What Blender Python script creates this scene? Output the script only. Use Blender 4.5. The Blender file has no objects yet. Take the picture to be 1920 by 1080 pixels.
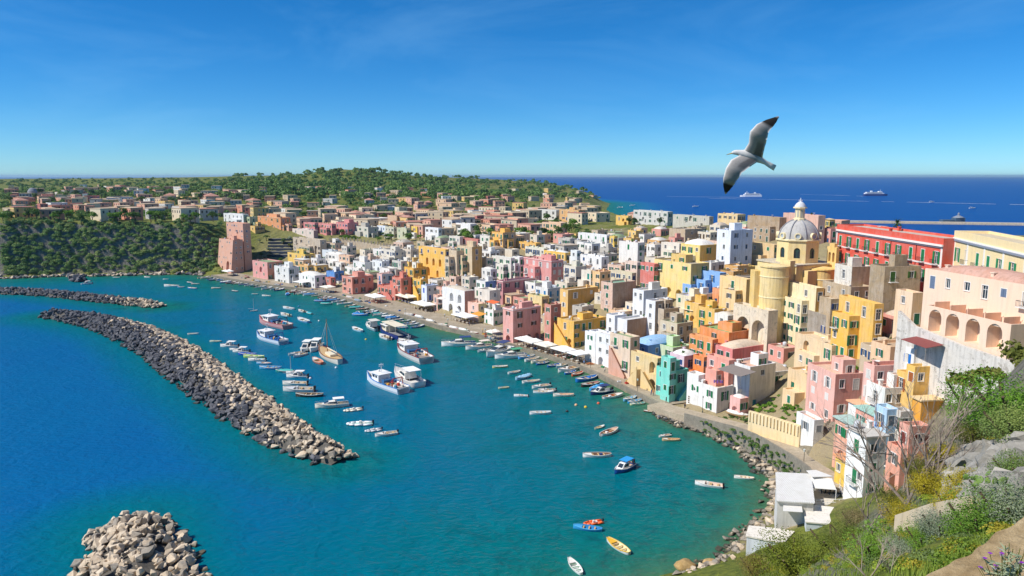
import bpy, bmesh, math, random
import numpy as np
from mathutils import Vector, Matrix
from mathutils.geometry import tessellate_polygon
R = math.radians
rnd = random.Random(7)
scene = bpy.context.scene
# ------------------------------------------------------------------ camera, sky, sun, exposure
F = 1370.0; CAMH = 60.0; PITCH = math.atan(210 / F); CP, SP = math.cos(PITCH), math.sin(PITCH)
cam_d = bpy.data.cameras.new('camera'); cam = bpy.data.objects.new('camera', cam_d)
scene.collection.objects.link(cam); scene.camera = cam
cam.location = (0, 0, CAMH); cam.rotation_euler = (math.pi / 2 - PITCH, 0, 0)
cam_d.sensor_width = 36; cam_d.lens = 36 * F / 1920; cam_d.clip_end = 200000; cam_d.clip_start = 0.2
SUN_EL, SUN_AZ = R(47), R(-108)          # azimuth from +Y clockwise: the sun stands to the left
world = bpy.data.worlds.new('World'); scene.world = world; world.use_nodes = True
nt = world.node_tree; nt.nodes.clear()
wo = nt.nodes.new('ShaderNodeOutputWorld'); wb = nt.nodes.new('ShaderNodeBackground')
sky = nt.nodes.new('ShaderNodeTexSky'); sky.sky_type = 'NISHITA'; sky.sun_disc = False
sky.sun_elevation = SUN_EL; sky.sun_rotation = SUN_AZ
sky.altitude = 2500; sky.air_density = 1.0; sky.dust_density = 0.1; sky.ozone_density = 6.0
# thin cirrus streaks over the clear sky
tc = nt.nodes.new('ShaderNodeTexCoord'); mp = nt.nodes.new('ShaderNodeMapping')
mp.inputs['Scale'].default_value = (1.0, 2.0, 5.0); mp.inputs['Rotation'].default_value = (0.2, 0.75, 0.4)
nz = nt.nodes.new('ShaderNodeTexNoise'); nz.inputs['Scale'].default_value = 2.2; nz.inputs['Detail'].default_value = 9
nz.inputs['Roughness'].default_value = 0.62; nz.inputs['Distortion'].default_value = 0.6
cr = nt.nodes.new('ShaderNodeValToRGB'); cr.color_ramp.elements[0].position = 0.50; cr.color_ramp.elements[1].position = 0.85
cr.color_ramp.elements[1].color = (0.2, 0.2, 0.2, 1)
sat = nt.nodes.new('ShaderNodeHueSaturation'); sat.inputs['Saturation'].default_value = 1.28; sat.inputs['Hue'].default_value = 0.492
mx = nt.nodes.new('ShaderNodeMix'); mx.data_type = 'RGBA'; mx.inputs[7].default_value = (5.2, 7.0, 8.6, 1)
L = nt.links
L.new(tc.outputs['Generated'], mp.inputs['Vector']); L.new(mp.outputs['Vector'], nz.inputs['Vector'])
L.new(nz.outputs['Fac'], cr.inputs['Fac']); L.new(cr.outputs['Color'], mx.inputs[0])
L.new(sky.outputs['Color'], sat.inputs['Color']); L.new(sat.outputs['Color'], mx.inputs[6])
tint = nt.nodes.new('ShaderNodeMix'); tint.data_type = 'RGBA'; tint.blend_type = 'MULTIPLY'; tint.inputs[0].default_value = 1.0; tint.inputs[7].default_value = (0.46, 0.69, 0.84, 1)
L.new(mx.outputs[2], tint.inputs[6]); L.new(tint.outputs[2], wb.inputs['Color']); L.new(wb.outputs['Background'], wo.inputs['Surface'])
wb.inputs['Strength'].default_value = 0.088
sd = bpy.data.lights.new('sun', 'SUN'); sun = bpy.data.objects.new('sun', sd); scene.collection.objects.link(sun)
sd.energy = 3.1; sd.angle = R(0.53); sd.color = (1.0, 0.95, 0.87)
S_DIR = Vector((math.sin(SUN_AZ) * math.cos(SUN_EL), math.cos(SUN_AZ) * math.cos(SUN_EL), math.sin(SUN_EL)))
sun.rotation_euler = S_DIR.to_track_quat('Z', 'Y').to_euler(); sun.location = (-200, 100, 300)
vs = scene.view_settings; vs.view_transform = 'Standard'; vs.look = 'None'; vs.gamma = 1; vs.exposure = 0.78
vs.use_curve_mapping = False
scene.cycles.use_denoising = True; scene.cycles.max_bounces = 5; scene.cycles.diffuse_bounces = 3
scene.cycles.glossy_bounces = 2; scene.cycles.transmission_bounces = 3; scene.cycles.transparent_max_bounces = 6
scene.cycles.caustics_reflective = False; scene.cycles.caustics_refractive = False
# ------------------------------------------------------------------ helpers
col = scene.collection
def ray(px, py):
    u = (px - 960) / F; v = (540 - py) / F
    return (u, CP + v * SP, -SP + v * CP)
def at_z(px, py, z=0.0):
    d = ray(px, py); t = (z - CAMH) / d[2]
    return (d[0] * t, d[1] * t)
def at_y(px, py, Y):
    d = ray(px, py); t = Y / d[1]
    return (d[0] * t, Y, CAMH + d[2] * t)
def proj(x, y, z):
    zc = y * CP - (z - CAMH) * SP; yc = y * SP + (z - CAMH) * CP
    zc = max(zc, 0.01)
    return (960 + F * x / zc, 540 - F * yc / zc)
def lin(h):
    h = h.lstrip('#'); o = []
    for i in (0, 2, 4):
        c = int(h[i:i + 2], 16) / 255
        o.append(c / 12.92 if c <= 0.04045 else ((c + 0.055) / 1.055) ** 2.4)
    return o
def tag(o, label=None, cat=None, group=None, kind=None):
    if label: o['label'] = label
    if cat: o['category'] = cat
    if group: o['group'] = group
    if kind: o['kind'] = kind
    return o
def link(name, data, parent=None, loc=(0, 0, 0), rz=0.0, scale=None, mats=None, rot=None):
    o = bpy.data.objects.new(name, data); col.objects.link(o)
    o.location = loc
    if rot: o.rotation_euler = rot
    elif rz: o.rotation_euler = (0, 0, rz)
    if scale: o.scale = scale
    if parent: o.parent = parent
    if mats:
        for i, m in enumerate(mats):
            if i < len(o.material_slots) and m is not None:
                o.material_slots[i].link = 'OBJECT'; o.material_slots[i].material = m
    return o
def empty(name, loc=(0, 0, 0), rz=0.0, scale=None):
    o = link(name, None, None, loc, rz, scale); o.empty_display_size = 0.5
    return o
class MB:
    def __init__(s): s.v = []; s.f = []; s.m = []
    def add(s, vs_, fs_, m=0):
        b = len(s.v); s.v.extend(vs_)
        for f in fs_: s.f.append(tuple(i + b for i in f)); s.m.append(m)
    def quad(s, a, b, c, d, m=0): s.add([a, b, c, d], [(0, 1, 2, 3)], m)
    def box(s, x0, x1, y0, y1, z0, z1, m=0):
        s.add([(x0, y0, z0), (x1, y0, z0), (x1, y1, z0), (x0, y1, z0), (x0, y0, z1), (x1, y0, z1), (x1, y1, z1), (x0, y1, z1)],
              [(0, 3, 2, 1), (4, 5, 6, 7), (0, 1, 5, 4), (1, 2, 6, 5), (2, 3, 7, 6), (3, 0, 4, 7)], m)
    def obox(s, o, u, v, z0, z1, m=0):   # o corner, u and v edge vectors (2D)
        p = [(o[0], o[1]), (o[0] + u[0], o[1] + u[1]), (o[0] + u[0] + v[0], o[1] + u[1] + v[1]), (o[0] + v[0], o[1] + v[1])]
        if u[0] * v[1] - u[1] * v[0] < 0: p = [p[0], p[3], p[2], p[1]]
        s.prism(p, z0, z1, m)
    def prism(s, poly, z0, z1, m=0, cap=True):
        n = len(poly)
        vs_ = [(p[0], p[1], z0) for p in poly] + [(p[0], p[1], z1) for p in poly]
        fs_ = [(i, (i + 1) % n, (i + 1) % n + n, i + n) for i in range(n)]
        if cap: fs_ += [tuple(range(n, 2 * n)), tuple(range(n - 1, -1, -1))]
        s.add(vs_, fs_, m)
    def lathe(s, prof, n=16, c=(0, 0), m=0, rib=0, ph=0.0):
        b = len(s.v); k = len(prof)
        for i in range(n):
            a = 2 * math.pi * i / n + ph
            rr = 1.0
            for (r, z) in prof: s.v.append((c[0] + r * rr * math.cos(a), c[1] + r * rr * math.sin(a), z))
        for i in range(n):
            j = (i + 1) % n
            for q in range(k - 1):
                s.f.append((b + i * k + q, b + j * k + q, b + j * k + q + 1, b + i * k + q + 1)); s.m.append(m)
    def bar(s, p, q, r, m=0, n=5, r2=None):
        p = Vector(p); q = Vector(q); d = (q - p)
        if d.length < 1e-6: return
        d.normalize(); a = d.orthogonal().normalized(); c = d.cross(a); b = len(s.v); r2 = r if r2 is None else r2
        for (o, rr) in ((p, r), (q, r2)):
            for i in range(n):
                t = 2 * math.pi * i / n; s.v.append(tuple(o + a * (rr * math.cos(t)) + c * (rr * math.sin(t))))
        for i in range(n):
            j = (i + 1) % n; s.f.append((b + i, b + j, b + n + j, b + n + i)); s.m.append(m)
        s.f.append(tuple(b + n - 1 - i for i in range(n))); s.m.append(m)
        s.f.append(tuple(b + n + i for i in range(n))); s.m.append(m)
    def mesh(s, name, mats, smooth=False):
        me = bpy.data.meshes.new(name); me.from_pydata(s.v, [], s.f)
        for m in mats: me.materials.append(m)
        if any(s.m): me.polygons.foreach_set('material_index', s.m)
        if smooth: me.polygons.foreach_set('use_smooth', [True] * len(s.f))
        me.update(); return me
    def build(s, name, mats, parent=None, loc=(0, 0, 0), rz=0.0, smooth=False):
        return link(name, s.mesh(name, mats if isinstance(mats, (list, tuple)) else [mats], smooth), parent, loc, rz)
# ------------------------------------------------------------------ materials
MATS = {}
def nodes(name):
    m = bpy.data.materials.new(name); m.use_nodes = True
    n = m.node_tree; b = n.nodes['Principled BSDF']; return m, n, b
def noise(n, vec, scale, detail=4, rough=0.55, dist=0.0):
    t = n.nodes.new('ShaderNodeTexNoise'); t.inputs['Scale'].default_value = scale; t.inputs['Detail'].default_value = detail
    t.inputs['Roughness'].default_value = rough; t.inputs['Distortion'].default_value = dist
    if vec is not None: n.links.new(vec, t.inputs['Vector'])
    return t.outputs['Fac']
def ramp(n, fac, *st):
    r = n.nodes.new('ShaderNodeValToRGB'); e = r.color_ramp.elements
    while len(e) < len(st): e.new(0.5)
    for i, (p, c) in enumerate(st):
        e[i].position = p; e[i].color = (c, c, c, 1) if isinstance(c, (int, float)) else (c[0], c[1], c[2], 1)
    n.links.new(fac, r.inputs['Fac']); return r.outputs['Color']
def mixc(n, fac, a, b, mode='MIX'):
    x = n.nodes.new('ShaderNodeMix'); x.data_type = 'RGBA'; x.blend_type = mode
    for i, s in ((0, fac), (6, a), (7, b)):
        if isinstance(s, (int, float)): x.inputs[i].default_value = s if i == 0 else (s, s, s, 1)
        elif isinstance(s, (tuple, list)): x.inputs[i].default_value = (s[0], s[1], s[2], 1)
        else: n.links.new(s, x.inputs[i])
    return x.outputs[2]
def pos(n, scale=None):
    g = n.nodes.new('ShaderNodeNewGeometry').outputs['Position']
    if scale:
        mpn = n.nodes.new('ShaderNodeMapping'); mpn.inputs['Scale'].default_value = scale
        n.links.new(g, mpn.inputs['Vector']); return mpn.outputs['Vector']
    return g
def bump(n, b, h, strength=0.3, dist=0.1):
    x = n.nodes.new('ShaderNodeBump'); x.inputs['Strength'].default_value = strength; x.inputs['Distance'].default_value = dist
    n.links.new(h, x.inputs['Height']); n.links.new(x.outputs['Normal'], b.inputs['Normal'])
def plaster(hx, wear=0.5):
    k = ('pl', hx, wear)
    if k in MATS: return MATS[k]
    m, n, b = nodes('plaster'); c = lin(hx); g_ = sum(c) / 3; c = [0.93 * x + 0.07 * g_ * y for x, y in zip(c, (1.08, 1.0, 0.9))]; c = [c[0], c[1] * 1.06, c[2] * 0.88] if c[0] > 1.25 * c[1] and c[2] > 0.75 * c[1] and c[0] > c[2] else c
    p = pos(n); big = noise(n, p, 0.35, 5, 0.65); fine = noise(n, p, 3.0, 5, 0.7)
    st = noise(n, pos(n, (1.6, 1.6, 0.16)), 1.0, 4, 0.6)
    lum = 0.3 * c[0] + 0.55 * c[1] + 0.15 * c[2]
    pale = [min(0.82, x * 0.72 + 0.19) for x in c]; dirt = [x * 0.5 + 0.05 * y for x, y in zip(c, (1, 0.9, 0.75))]
    oi = n.nodes.new('ShaderNodeObjectInfo').outputs['Random']
    a = mixc(n, ramp(n, oi, (0.0, 0.0), (1.0, 0.22)), c, pale)
    a = mixc(n, ramp(n, big, (0.42, 0.0), (0.58, 0.6 * wear + 0.15)), a, pale)
    a = mixc(n, ramp(n, st, (0.48, 0.0), (0.68, 0.75 * wear)), a, dirt)
    pt = noise(n, pos(n, (0.5, 0.5, 0.8)), 0.8, 7, 0.72, 0.3); a = mixc(n, ramp(n, pt, (0.55, 0.0), (0.62, 0.4 * wear)), a, [0.5 * x + 0.10 * y for x, y in zip(c, (1, 0.92, 0.8))])
    a = mixc(n, ramp(n, fine, (0.35, 0.0), (0.75, 0.25 * wear + 0.06)), a, [x * 0.7 for x in c])
    if wear > 0.8:
        chip = ramp(n, noise(n, p, 0.9, 6, 0.75), (0.56, 0.0), (0.62, 0.5)); a = mixc(n, chip, a, (0.20, 0.165, 0.125))
    n.links.new(a, b.inputs['Base Color']); b.inputs['Roughness'].default_value = 0.85; b.inputs['Specular IOR Level'].default_value = 0.2
    bump(n, b, fine, 0.35, 0.06)
    MATS[k] = m; return m
def paint(hx, rough=0.5, metal=0.0, spec=0.4):
    k = ('pt', hx, rough, metal)
    if k in MATS: return MATS[k]
    m, n, b = nodes('paint'); c = lin(hx); f = noise(n, pos(n), 2.5, 3)
    a = mixc(n, ramp(n, f, (0.35, 0.0), (0.75, 0.35)), c, [x * 0.72 for x in c])
    n.links.new(a, b.inputs['Base Color']); b.inputs['Roughness'].default_value = rough; b.inputs['Metallic'].default_value = metal
    b.inputs['Specular IOR Level'].default_value = spec
    MATS[k] = m; return m
def simple(key, hx, rough=0.6, spec=0.4):
    k = ('s', key)
    if k in MATS: return MATS[k]
    m, n, b = nodes(key); b.inputs['Base Color'].default_value = (*lin(hx), 1); b.inputs['Roughness'].default_value = rough
    b.inputs['Specular IOR Level'].default_value = spec
    MATS[k] = m; return m
def stone(hx, hx2, scale=0.5, bscale=2.0, bs=0.6, wet=False):
    k = ('st', hx, hx2, scale, wet)
    if k in MATS: return MATS[k]
    m, n, b = nodes('stone'); p = pos(n); a = noise(n, p, scale, 6, 0.65); f = noise(n, p, bscale, 7, 0.7)
    oi = n.nodes.new('ShaderNodeObjectInfo').outputs['Random']
    c = mixc(n, ramp(n, a, (0.35, 0.0), (0.68, 1.0)), lin(hx), lin(hx2))
    c = mixc(n, ramp(n, oi, (0.0, 0.0), (1.0, 0.3)), c, [x * 0.7 for x in lin(hx)])
    c = mixc(n, ramp(n, f, (0.36, 0.4), (0.56, 0.0)), c, [x * 0.5 for x in lin(hx)])
    if wet:   # weed and wet stone at the waterline
        sz = n.nodes.new('ShaderNodeSeparateXYZ'); n.links.new(p, sz.inputs[0]); ad = n.nodes.new('ShaderNodeMath'); ad.inputs[1].default_value = -0.5; n.links.new(a, ad.inputs[0]); a2 = n.nodes.new('ShaderNodeMath'); n.links.new(ad.outputs[0], a2.inputs[0]); n.links.new(sz.outputs[2], a2.inputs[1])
        c = mixc(n, ramp(n, a2.outputs[0], (0.25, 0.85), (0.6, 0.0)), c, (.035, .04, .025))
    n.links.new(c, b.inputs['Base Color']); b.inputs['Roughness'].default_value = 0.9; b.inputs['Specular IOR Level'].default_value = 0.2
    bump(n, b, f, bs, 0.15); MATS[k] = m; return m
def leafmat(key, hx, hx2, scale=0.6, trans=0.25):
    k = ('lf', key)
    if k in MATS: return MATS[k]
    m, n, b = nodes(key); p = pos(n); a = noise(n, p, scale, 4, 0.6); oi = n.nodes.new('ShaderNodeObjectInfo').outputs['Random']
    c = mixc(n, ramp(n, a, (0.35, 0.0), (0.66, 1.0)), lin(hx), lin(hx2))
    c = mixc(n, ramp(n, oi, (0.0, 0.0), (1.0, 0.45)), c, [lin(hx2)[0] * 0.45, lin(hx2)[1] * 0.5, lin(hx2)[2] * 0.6])
    n.links.new(c, b.inputs['Base Color']); b.inputs['Roughness'].default_value = 0.6; b.inputs['Specular IOR Level'].default_value = 0.25
    tr = n.nodes.new('ShaderNodeBsdfTranslucent'); n.links.new(c, tr.inputs['Color'])
    ms = n.nodes.new('ShaderNodeMixShader'); ms.inputs[0].default_value = trans
    n.links.new(b.outputs[0], ms.inputs[1]); n.links.new(tr.outputs[0], ms.inputs[2])
    n.links.new(ms.outputs[0], n.nodes['Material Output'].inputs['Surface']); MATS[k] = m; return m
def glassmat():
    k = 'glass'
    if k in MATS: return MATS[k]
    m, n, b = nodes('window_glass'); b.inputs['Base Color'].default_value = (0.03, 0.045, 0.06, 1); b.inputs['Roughness'].default_value = 0.08
    b.inputs['Specular IOR Level'].default_value = 0.6; MATS[k] = m; return m
GLASS = glassmat(); WHITE = paint('#E9E6DF', 0.5); DARK = simple('dark_interior', '#2A2622', 0.9, 0.1)
# ------------------------------------------------------------------ shape of the land
SHORE_QUAY = [(396, 520), (431, 527), (461, 532), (522, 541), (563, 545), (590, 551), (635, 560), (665, 570), (714, 585), (774, 602), (830, 620.5), (889, 632), (930, 644), (974, 658), (1010, 669), (1053, 682), (1089, 693), (1118, 707), (1142, 719), (1189, 744), (1233, 764), (1242, 770)]
SHORE_ROCK = [(1275, 792), (1330, 806), (1390, 833), (1425, 862), (1448, 890), (1450, 915), (1448, 950), (1430, 980), (1390, 1015), (1345, 1060), (1260, 1078)]
SHORE_LEFT = [(0, 521), (60, 519), (130, 517), (200, 516), (270, 515), (340, 514), (375, 514)]
def W(px, py, z): x, y = at_z(px, py, z); return (x, y, z)
QUAY = [at_z(p[0], p[1], 0.0) for p in SHORE_QUAY]
LAND = [(-900, 330), (-420, 425)] + [at_z(*p) for p in SHORE_LEFT] + QUAY + [at_z(*p) for p in SHORE_ROCK] + \
       [(10, 95), (-8, 60), (-20, 20), (-40, -60), (400, -60), (400, 420), (300, 520), (200, 600), (150, 700), (140, 1000), (175, 1350), (222, 1650), (150, 1900), (-300, 2100), (-2600, 2300), (-2600, 500)]
LP = np.array(LAND)
def sdist(P):
    """signed distance to the coast, positive inland"""
    P = np.asarray(P, float).reshape(-1, 2); n = len(LP); best = np.full(len(P), 1e9); ins = np.zeros(len(P), bool)
    for i in range(n):
        a = LP[i]; b = LP[(i + 1) % n]; ab = b - a
        t = np.clip(((P - a) @ ab) / (ab @ ab), 0, 1); d = np.hypot(*(P - a - t[:, None] * ab).T); best = np.minimum(best, d)
        c = (a[1] > P[:, 1]) != (b[1] > P[:, 1])
        with np.errstate(divide='ignore', invalid='ignore'):
            xi = (b[0] - a[0]) * (P[:, 1] - a[1]) / (b[1] - a[1] + 1e-12) + a[0]
        ins ^= c & (P[:, 0] < xi)
    return np.where(ins, best, -best)
def qdist(P):
    P = np.asarray(P, float).reshape(-1, 2); best = np.full(len(P), 1e9); Q = np.array(QUAY)
    for i in range(len(Q) - 1):
        a = Q[i]; ab = Q[i + 1] - a; t = np.clip(((P - a) @ ab) / (ab @ ab), 0, 1)
        best = np.minimum(best, np.hypot(*(P - a - t[:, None] * ab).T))
    return best
CTL = [W(*p) for p in [
    (430, 500, 4), (500, 437, 22), (600, 445, 20), (650, 470, 14), (700, 500, 9), (760, 450, 21), (830, 455, 22), (850, 530, 12), (800, 560, 4),
    (560, 500, 7), (950, 470, 22), (950, 520, 14), (950, 570, 6), (1050, 480, 21), (1050, 430, 25), (1050, 600, 6), (1120, 560, 14), (1150, 500, 20), (1150, 450, 25),
    (1200, 600, 10), (1200, 660, 4.5), (1250, 430, 28), (1300, 640, 10), (1300, 560, 18), (1300, 480, 24), (1400, 520, 22), (1400, 450, 28), (1350, 600, 14), (1400, 650, 12),
    (1430, 640, 13), (1550, 590, 22), (1600, 500, 33), (1770, 560, 33), (1850, 480, 36), (1600, 440, 33), (1560, 640, 21), (1620, 640, 22), (1462, 432, 35.5), (1535, 430, 35.5), (1300, 425, 31), (1230, 420, 29), (1100, 412, 26), (1350, 420, 32.5), (1450, 760, 6), (1500, 700, 11),
    (1600, 760, 14), (1600, 870, 8), (1700, 900, 10), (1750, 800, 20), (1700, 690, 24), (1700, 650, 26), (1850, 640, 30),
    (1300, 787, 2.5), (1400, 815, 4), (1450, 838, 4.5), (1500, 860, 5), (1550, 885, 6),
    (100, 405, 25), (300, 405, 26), (100, 360, 38), (300, 350, 45), (500, 380, 28), (640, 345, 48), (1000, 400, 24), (800, 400, 24), (1100, 400, 24), (700, 380, 30), (900, 385, 27)]]
for px, py, Y, dz in [(640, 318, 1500, 0), (600, 322, 1480, 0), (690, 321, 1500, 0), (560, 331, 1450, -4), (760, 333, 1450, -4), (640, 321, 1600, 0), (800, 345, 1400, -6), (950, 352, 1450, -6), (1080, 365, 1500, -6), (20, 346, 1500, -6), (200, 345, 1500, -6), (420, 341, 1500, -6),
                      (-60, 410, 466, 0), (40, 411, 464, 0), (120, 413, 464, 0), (200, 413, 464, 0), (300, 416, 464, 0), (370, 426, 464, 0), (40, 404, 490, -2), (200, 406, 492, -2), (330, 412, 492, -2),
                      (1900, 1060, 5, 0), (1850, 960, 14, 0), (1700, 1040, 22, 0), (1560, 1075, 40, 0), (1420, 1078, 78, 0), (1800, 900, 35, 0), (1900, 850, 35, 0), (1900, 700, 60, 0),
                      (1800, 820, 60, 0), (1650, 960, 60, 0), (1550, 995, 88, 0), (1480, 1055, 84, 0), (1700, 962, 68, 0), (1600, 1000, 72, 0), (1790, 812, 70, 0), (1750, 890, 70, 0), (1640, 985, 70, 0), (1650, 900, 112, 0), (1750, 880, 108, 0), (1820, 780, 100, 0), (1560, 960, 108, 0), (1890, 690, 85, 0)]:
    q = at_y(px, py, Y); CTL.append((q[0], q[1], q[2] + dz))
CTL += [(45, 90, 13), (52, 92, 16), (40, 100, 6), (38, 106, 3.5), (36, 113, 2), (45, 109, 4.5), (33, 95, 7), (0, 0, 57.5), (8, 1, 57.8), (20, -5, 58), (120, 60, 56), (120, -40, 58), (300, 100, 50), (350, 300, 30), (-3, 8, 52), (3, 22, 40), (6, 40, 26), (12, 60, 15), (22, 85, 8), (-1500, 1000, 40), (-1500, 2000, 50), (0, 2000, 50), (-700, 1900, 60), (200, 500, 22), (250, 400, 26)]
CA = np.array(CTL); CXY = CA[:, :2]; c_ = 12.0
def _phi(A, B): return np.sqrt(((A[:, None, :] - B[None, :, :]) ** 2).sum(-1) + c_ * c_)
_n = len(CA); _M = np.zeros((_n + 1, _n + 1)); _M[:_n, :_n] = _phi(CXY, CXY) - np.eye(_n) * 0.6; _M[:_n, _n] = 1; _M[_n, :_n] = 1
_w = np.linalg.solve(_M, np.append(CA[:, 2], 0))
def T(P):
    """ground height at the points P (n,2)"""
    P = np.asarray(P, float).reshape(-1, 2)
    h = _phi(P, CXY) @ _w[:_n] + _w[_n]
    d = sdist(P); q = qdist(P); isq = (q < np.abs(d) + 0.5)
    off = np.where(isq, 13.5, 1.0); wd = np.where(isq, 12.0, np.where(P[:, 1] > 420, 14.0, 6.0))
    wd = np.where((P[:, 0] > 100) & (P[:, 1] > 450), 60.0, wd)
    t = np.clip((d - off) / wd, 0, 1); s = t * t * (3 - 2 * t); base = np.where(isq, 1.15, 0.6)
    z = base + (np.maximum(h, base) - base) * s
    return np.where(d < np.where(isq, 0.8, 0.0), np.maximum(-7, d * 0.5 + np.where(isq, -1.2, 0.3)), z)
T_exact = T
class Grid:
    def __init__(s, x0, x1, y0, y1, st):
        s.x0, s.y0, s.st = x0, y0, st; s.nx = int((x1 - x0) / st) + 1; s.ny = int((y1 - y0) / st) + 1
        A, B = np.meshgrid(x0 + np.arange(s.nx) * st, y0 + np.arange(s.ny) * st); s.z = T_exact(np.stack([A.ravel(), B.ravel()], 1)).reshape(s.ny, s.nx)
    def inside(s, P): return (P[:, 0] >= s.x0) & (P[:, 0] < s.x0 + (s.nx - 1) * s.st) & (P[:, 1] >= s.y0) & (P[:, 1] < s.y0 + (s.ny - 1) * s.st)
    def __call__(s, P):
        u = np.clip((P[:, 0] - s.x0) / s.st, 0, s.nx - 1.001); v = np.clip((P[:, 1] - s.y0) / s.st, 0, s.ny - 1.001); i = u.astype(int); j = v.astype(int); a = u - i; b = v - j
        return (s.z[j, i] * (1 - a) + s.z[j, i + 1] * a) * (1 - b) + (s.z[j + 1, i] * (1 - a) + s.z[j + 1, i + 1] * a) * b
GN = Grid(-380, 130, 0, 620, 2.0); GF = Grid(-2600, 420, -60, 2350, 10.0)
def T(P):
    P = np.asarray(P, float).reshape(-1, 2); m = GN.inside(P); return np.where(m, GN(P), GF(P))
def T1(x, y): return float(T([(x, y)])[0])
_ts = np.concatenate([np.arange(3, 120, 1.0), np.arange(120, 600, 1.5), np.arange(600, 2200, 8.0)])
def hit(px, py, h=0.0, y0=100.0):
    """where the ray through a picture point meets the ground raised by h"""
    tt = _ts[_ts >= y0]; d = ray(px, py); t = tt / d[1]; P = np.stack([d[0] * t, d[1] * t], 1); z = CAMH + d[2] * t
    g = z - (np.maximum(T(P), 0) + h); i = np.where(g <= 0)[0]
    if not len(i): return None
    i = i[0]
    if i == 0: return (P[0, 0], P[0, 1], z[0])
    f = g[i - 1] / (g[i - 1] - g[i] + 1e-9); p = P[i - 1] + (P[i] - P[i - 1]) * f
    return (float(p[0]), float(p[1]), float(z[i - 1] + (z[i] - z[i - 1]) * f))
# ground sheet
gx = np.unique(np.concatenate([np.arange(-2600, -420, 60), np.arange(-420, -200, 5), np.arange(-200, 130, 2.5), np.arange(130, 420, 12)]))
gy = np.unique(np.concatenate([np.arange(-60, 0, 5), np.arange(0, 130, 2.0), np.arange(130, 520, 3.0), np.arange(520, 1000, 12), np.arange(1000, 2350, 30)]))
GX, GY = np.meshgrid(gx, gy); GP = np.stack([GX.ravel(), GY.ravel()], 1); GZ = T_exact(GP)
DS = sdist(GP)
hrng = np.random.RandomState(3); 
GZ = GZ + np.where(DS > 3, hrng.uniform(-1, 1, len(GZ)) * np.clip((DS - 3) / 10, 0, 1) * np.where(GP[:, 1] < 130, 0.18, 0.35), 0)
nx, ny = len(gx), len(gy); keep = DS.reshape(ny, nx) > -14
faces = []
for j in range(ny - 1):
    for i in range(nx - 1):
        if keep[j, i] or keep[j + 1, i] or keep[j, i + 1] or keep[j + 1, i + 1]:
            faces.append((j * nx + i, j * nx + i + 1, (j + 1) * nx + i + 1, (j + 1) * nx + i))
me = bpy.data.meshes.new('ground'); me.from_pydata(np.column_stack([GP, GZ]).tolist(), [], faces)
def ground_material():
    m, n, b = nodes('ground'); p = pos(n); a = noise(n, p, 0.05, 6, 0.6); f = noise(n, p, 0.9, 6, 0.7); k = noise(n, p, 6, 5, 0.7)
    gcol = mixc(n, ramp(n, f, (0.35, 0.0), (0.65, 1.0)), lin('#4E5A2C'), lin('#7C8138'))
    earth = mixc(n, ramp(n, k, (0.35, 0.0), (0.65, 1.0)), lin('#8E7E60'), lin('#B0A080'))
    rockc = mixc(n, ramp(n, f, (0.35, 0.0), (0.62, 1.0)), lin('#55544E'), lin('#8B8577'))
    c = mixc(n, ramp(n, a, (0.42, 0.0), (0.60, 1.0)), gcol, earth)
    at = n.nodes.new('ShaderNodeAttribute'); at.attribute_name = 'kind'; sp = n.nodes.new('ShaderNodeSeparateColor'); n.links.new(at.outputs['Color'], sp.inputs[0])
    c = mixc(n, sp.outputs[0], c, earth); c = mixc(n, sp.outputs[1], c, gcol)
    g = n.nodes.new('ShaderNodeNewGeometry'); s = n.nodes.new('ShaderNodeSeparateXYZ'); n.links.new(g.outputs['True Normal'], s.inputs[0])
    c = mixc(n, ramp(n, s.outputs[2], (0.55, 1.0), (0.78, 0.0)), c, rockc)
    n.links.new(c, b.inputs['Base Color']); b.inputs['Roughness'].default_value = 0.95; b.inputs['Specular IOR Level'].default_value = 0.1
    bump(n, b, f, 0.8, 0.6); return m
me.materials.append(ground_material())
va = me.color_attributes.new('kind', 'FLOAT_COLOR', 'POINT')
town = np.clip((qdist(GP) < 150) * (GP[:, 1] > 130), 0, 1) * 1.0; green = np.maximum(((GP[:, 1] < 110) & (GP[:, 0] < 60)) * 1.0, np.clip((-150 - GP[:, 0]) / 20, 0, 1) * (GP[:, 1] > 410) * .9); green = np.maximum(green, np.clip((GP[:, 1] - 430) / 60, 0, 1) * .7)
kc = np.zeros((len(GP), 4)); kc[:, 0] = town * 0.8; kc[:, 1] = green; kc[:, 3] = 1; va.data.foreach_set('color', kc.ravel())
me.update(); ground = link('ground', me); tag(ground, kind='structure')
# ------------------------------------------------------------------ the sea
BW_MAIN = [(84, 594), (130, 598), (190, 607), (250, 625), (310, 655), (370, 700), (430, 745), (500, 795), (570, 838), (640, 866)]
BW_FAR = [(-60, 547), (0, 549), (80, 552), (160, 560), (230, 568), (300, 576)]
BW_NEAR = [(240, 985), (248, 1015), (255, 1050), (262, 1120)]
def poly_dist(P, line):
    best = np.full(len(P), 1e9); Q = np.array(line, float)
    for i in range(len(Q) - 1):
        a = Q[i]; ab = Q[i + 1] - a; t = np.clip(((P - a) @ ab) / (ab @ ab), 0, 1); best = np.minimum(best, np.hypot(*(P - a - t[:, None] * ab).T))
    return best
sx = np.unique(np.concatenate([np.linspace(-40000, -3000, 12), np.linspace(-3000, -320, 30), np.arange(-320, 110, 4.0), np.linspace(110, 1500, 40), np.linspace(1500, 40000, 14)]))
sy = np.unique(np.concatenate([np.linspace(-300, 60, 8), np.arange(60, 560, 4.0), np.linspace(560, 2500, 50), np.linspace(2500, 45000, 30)]))
SX, SY = np.meshgrid(sx, sy); SPT = np.stack([SX.ravel(), SY.ravel()], 1)
dl = -sdist(SPT)
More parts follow.
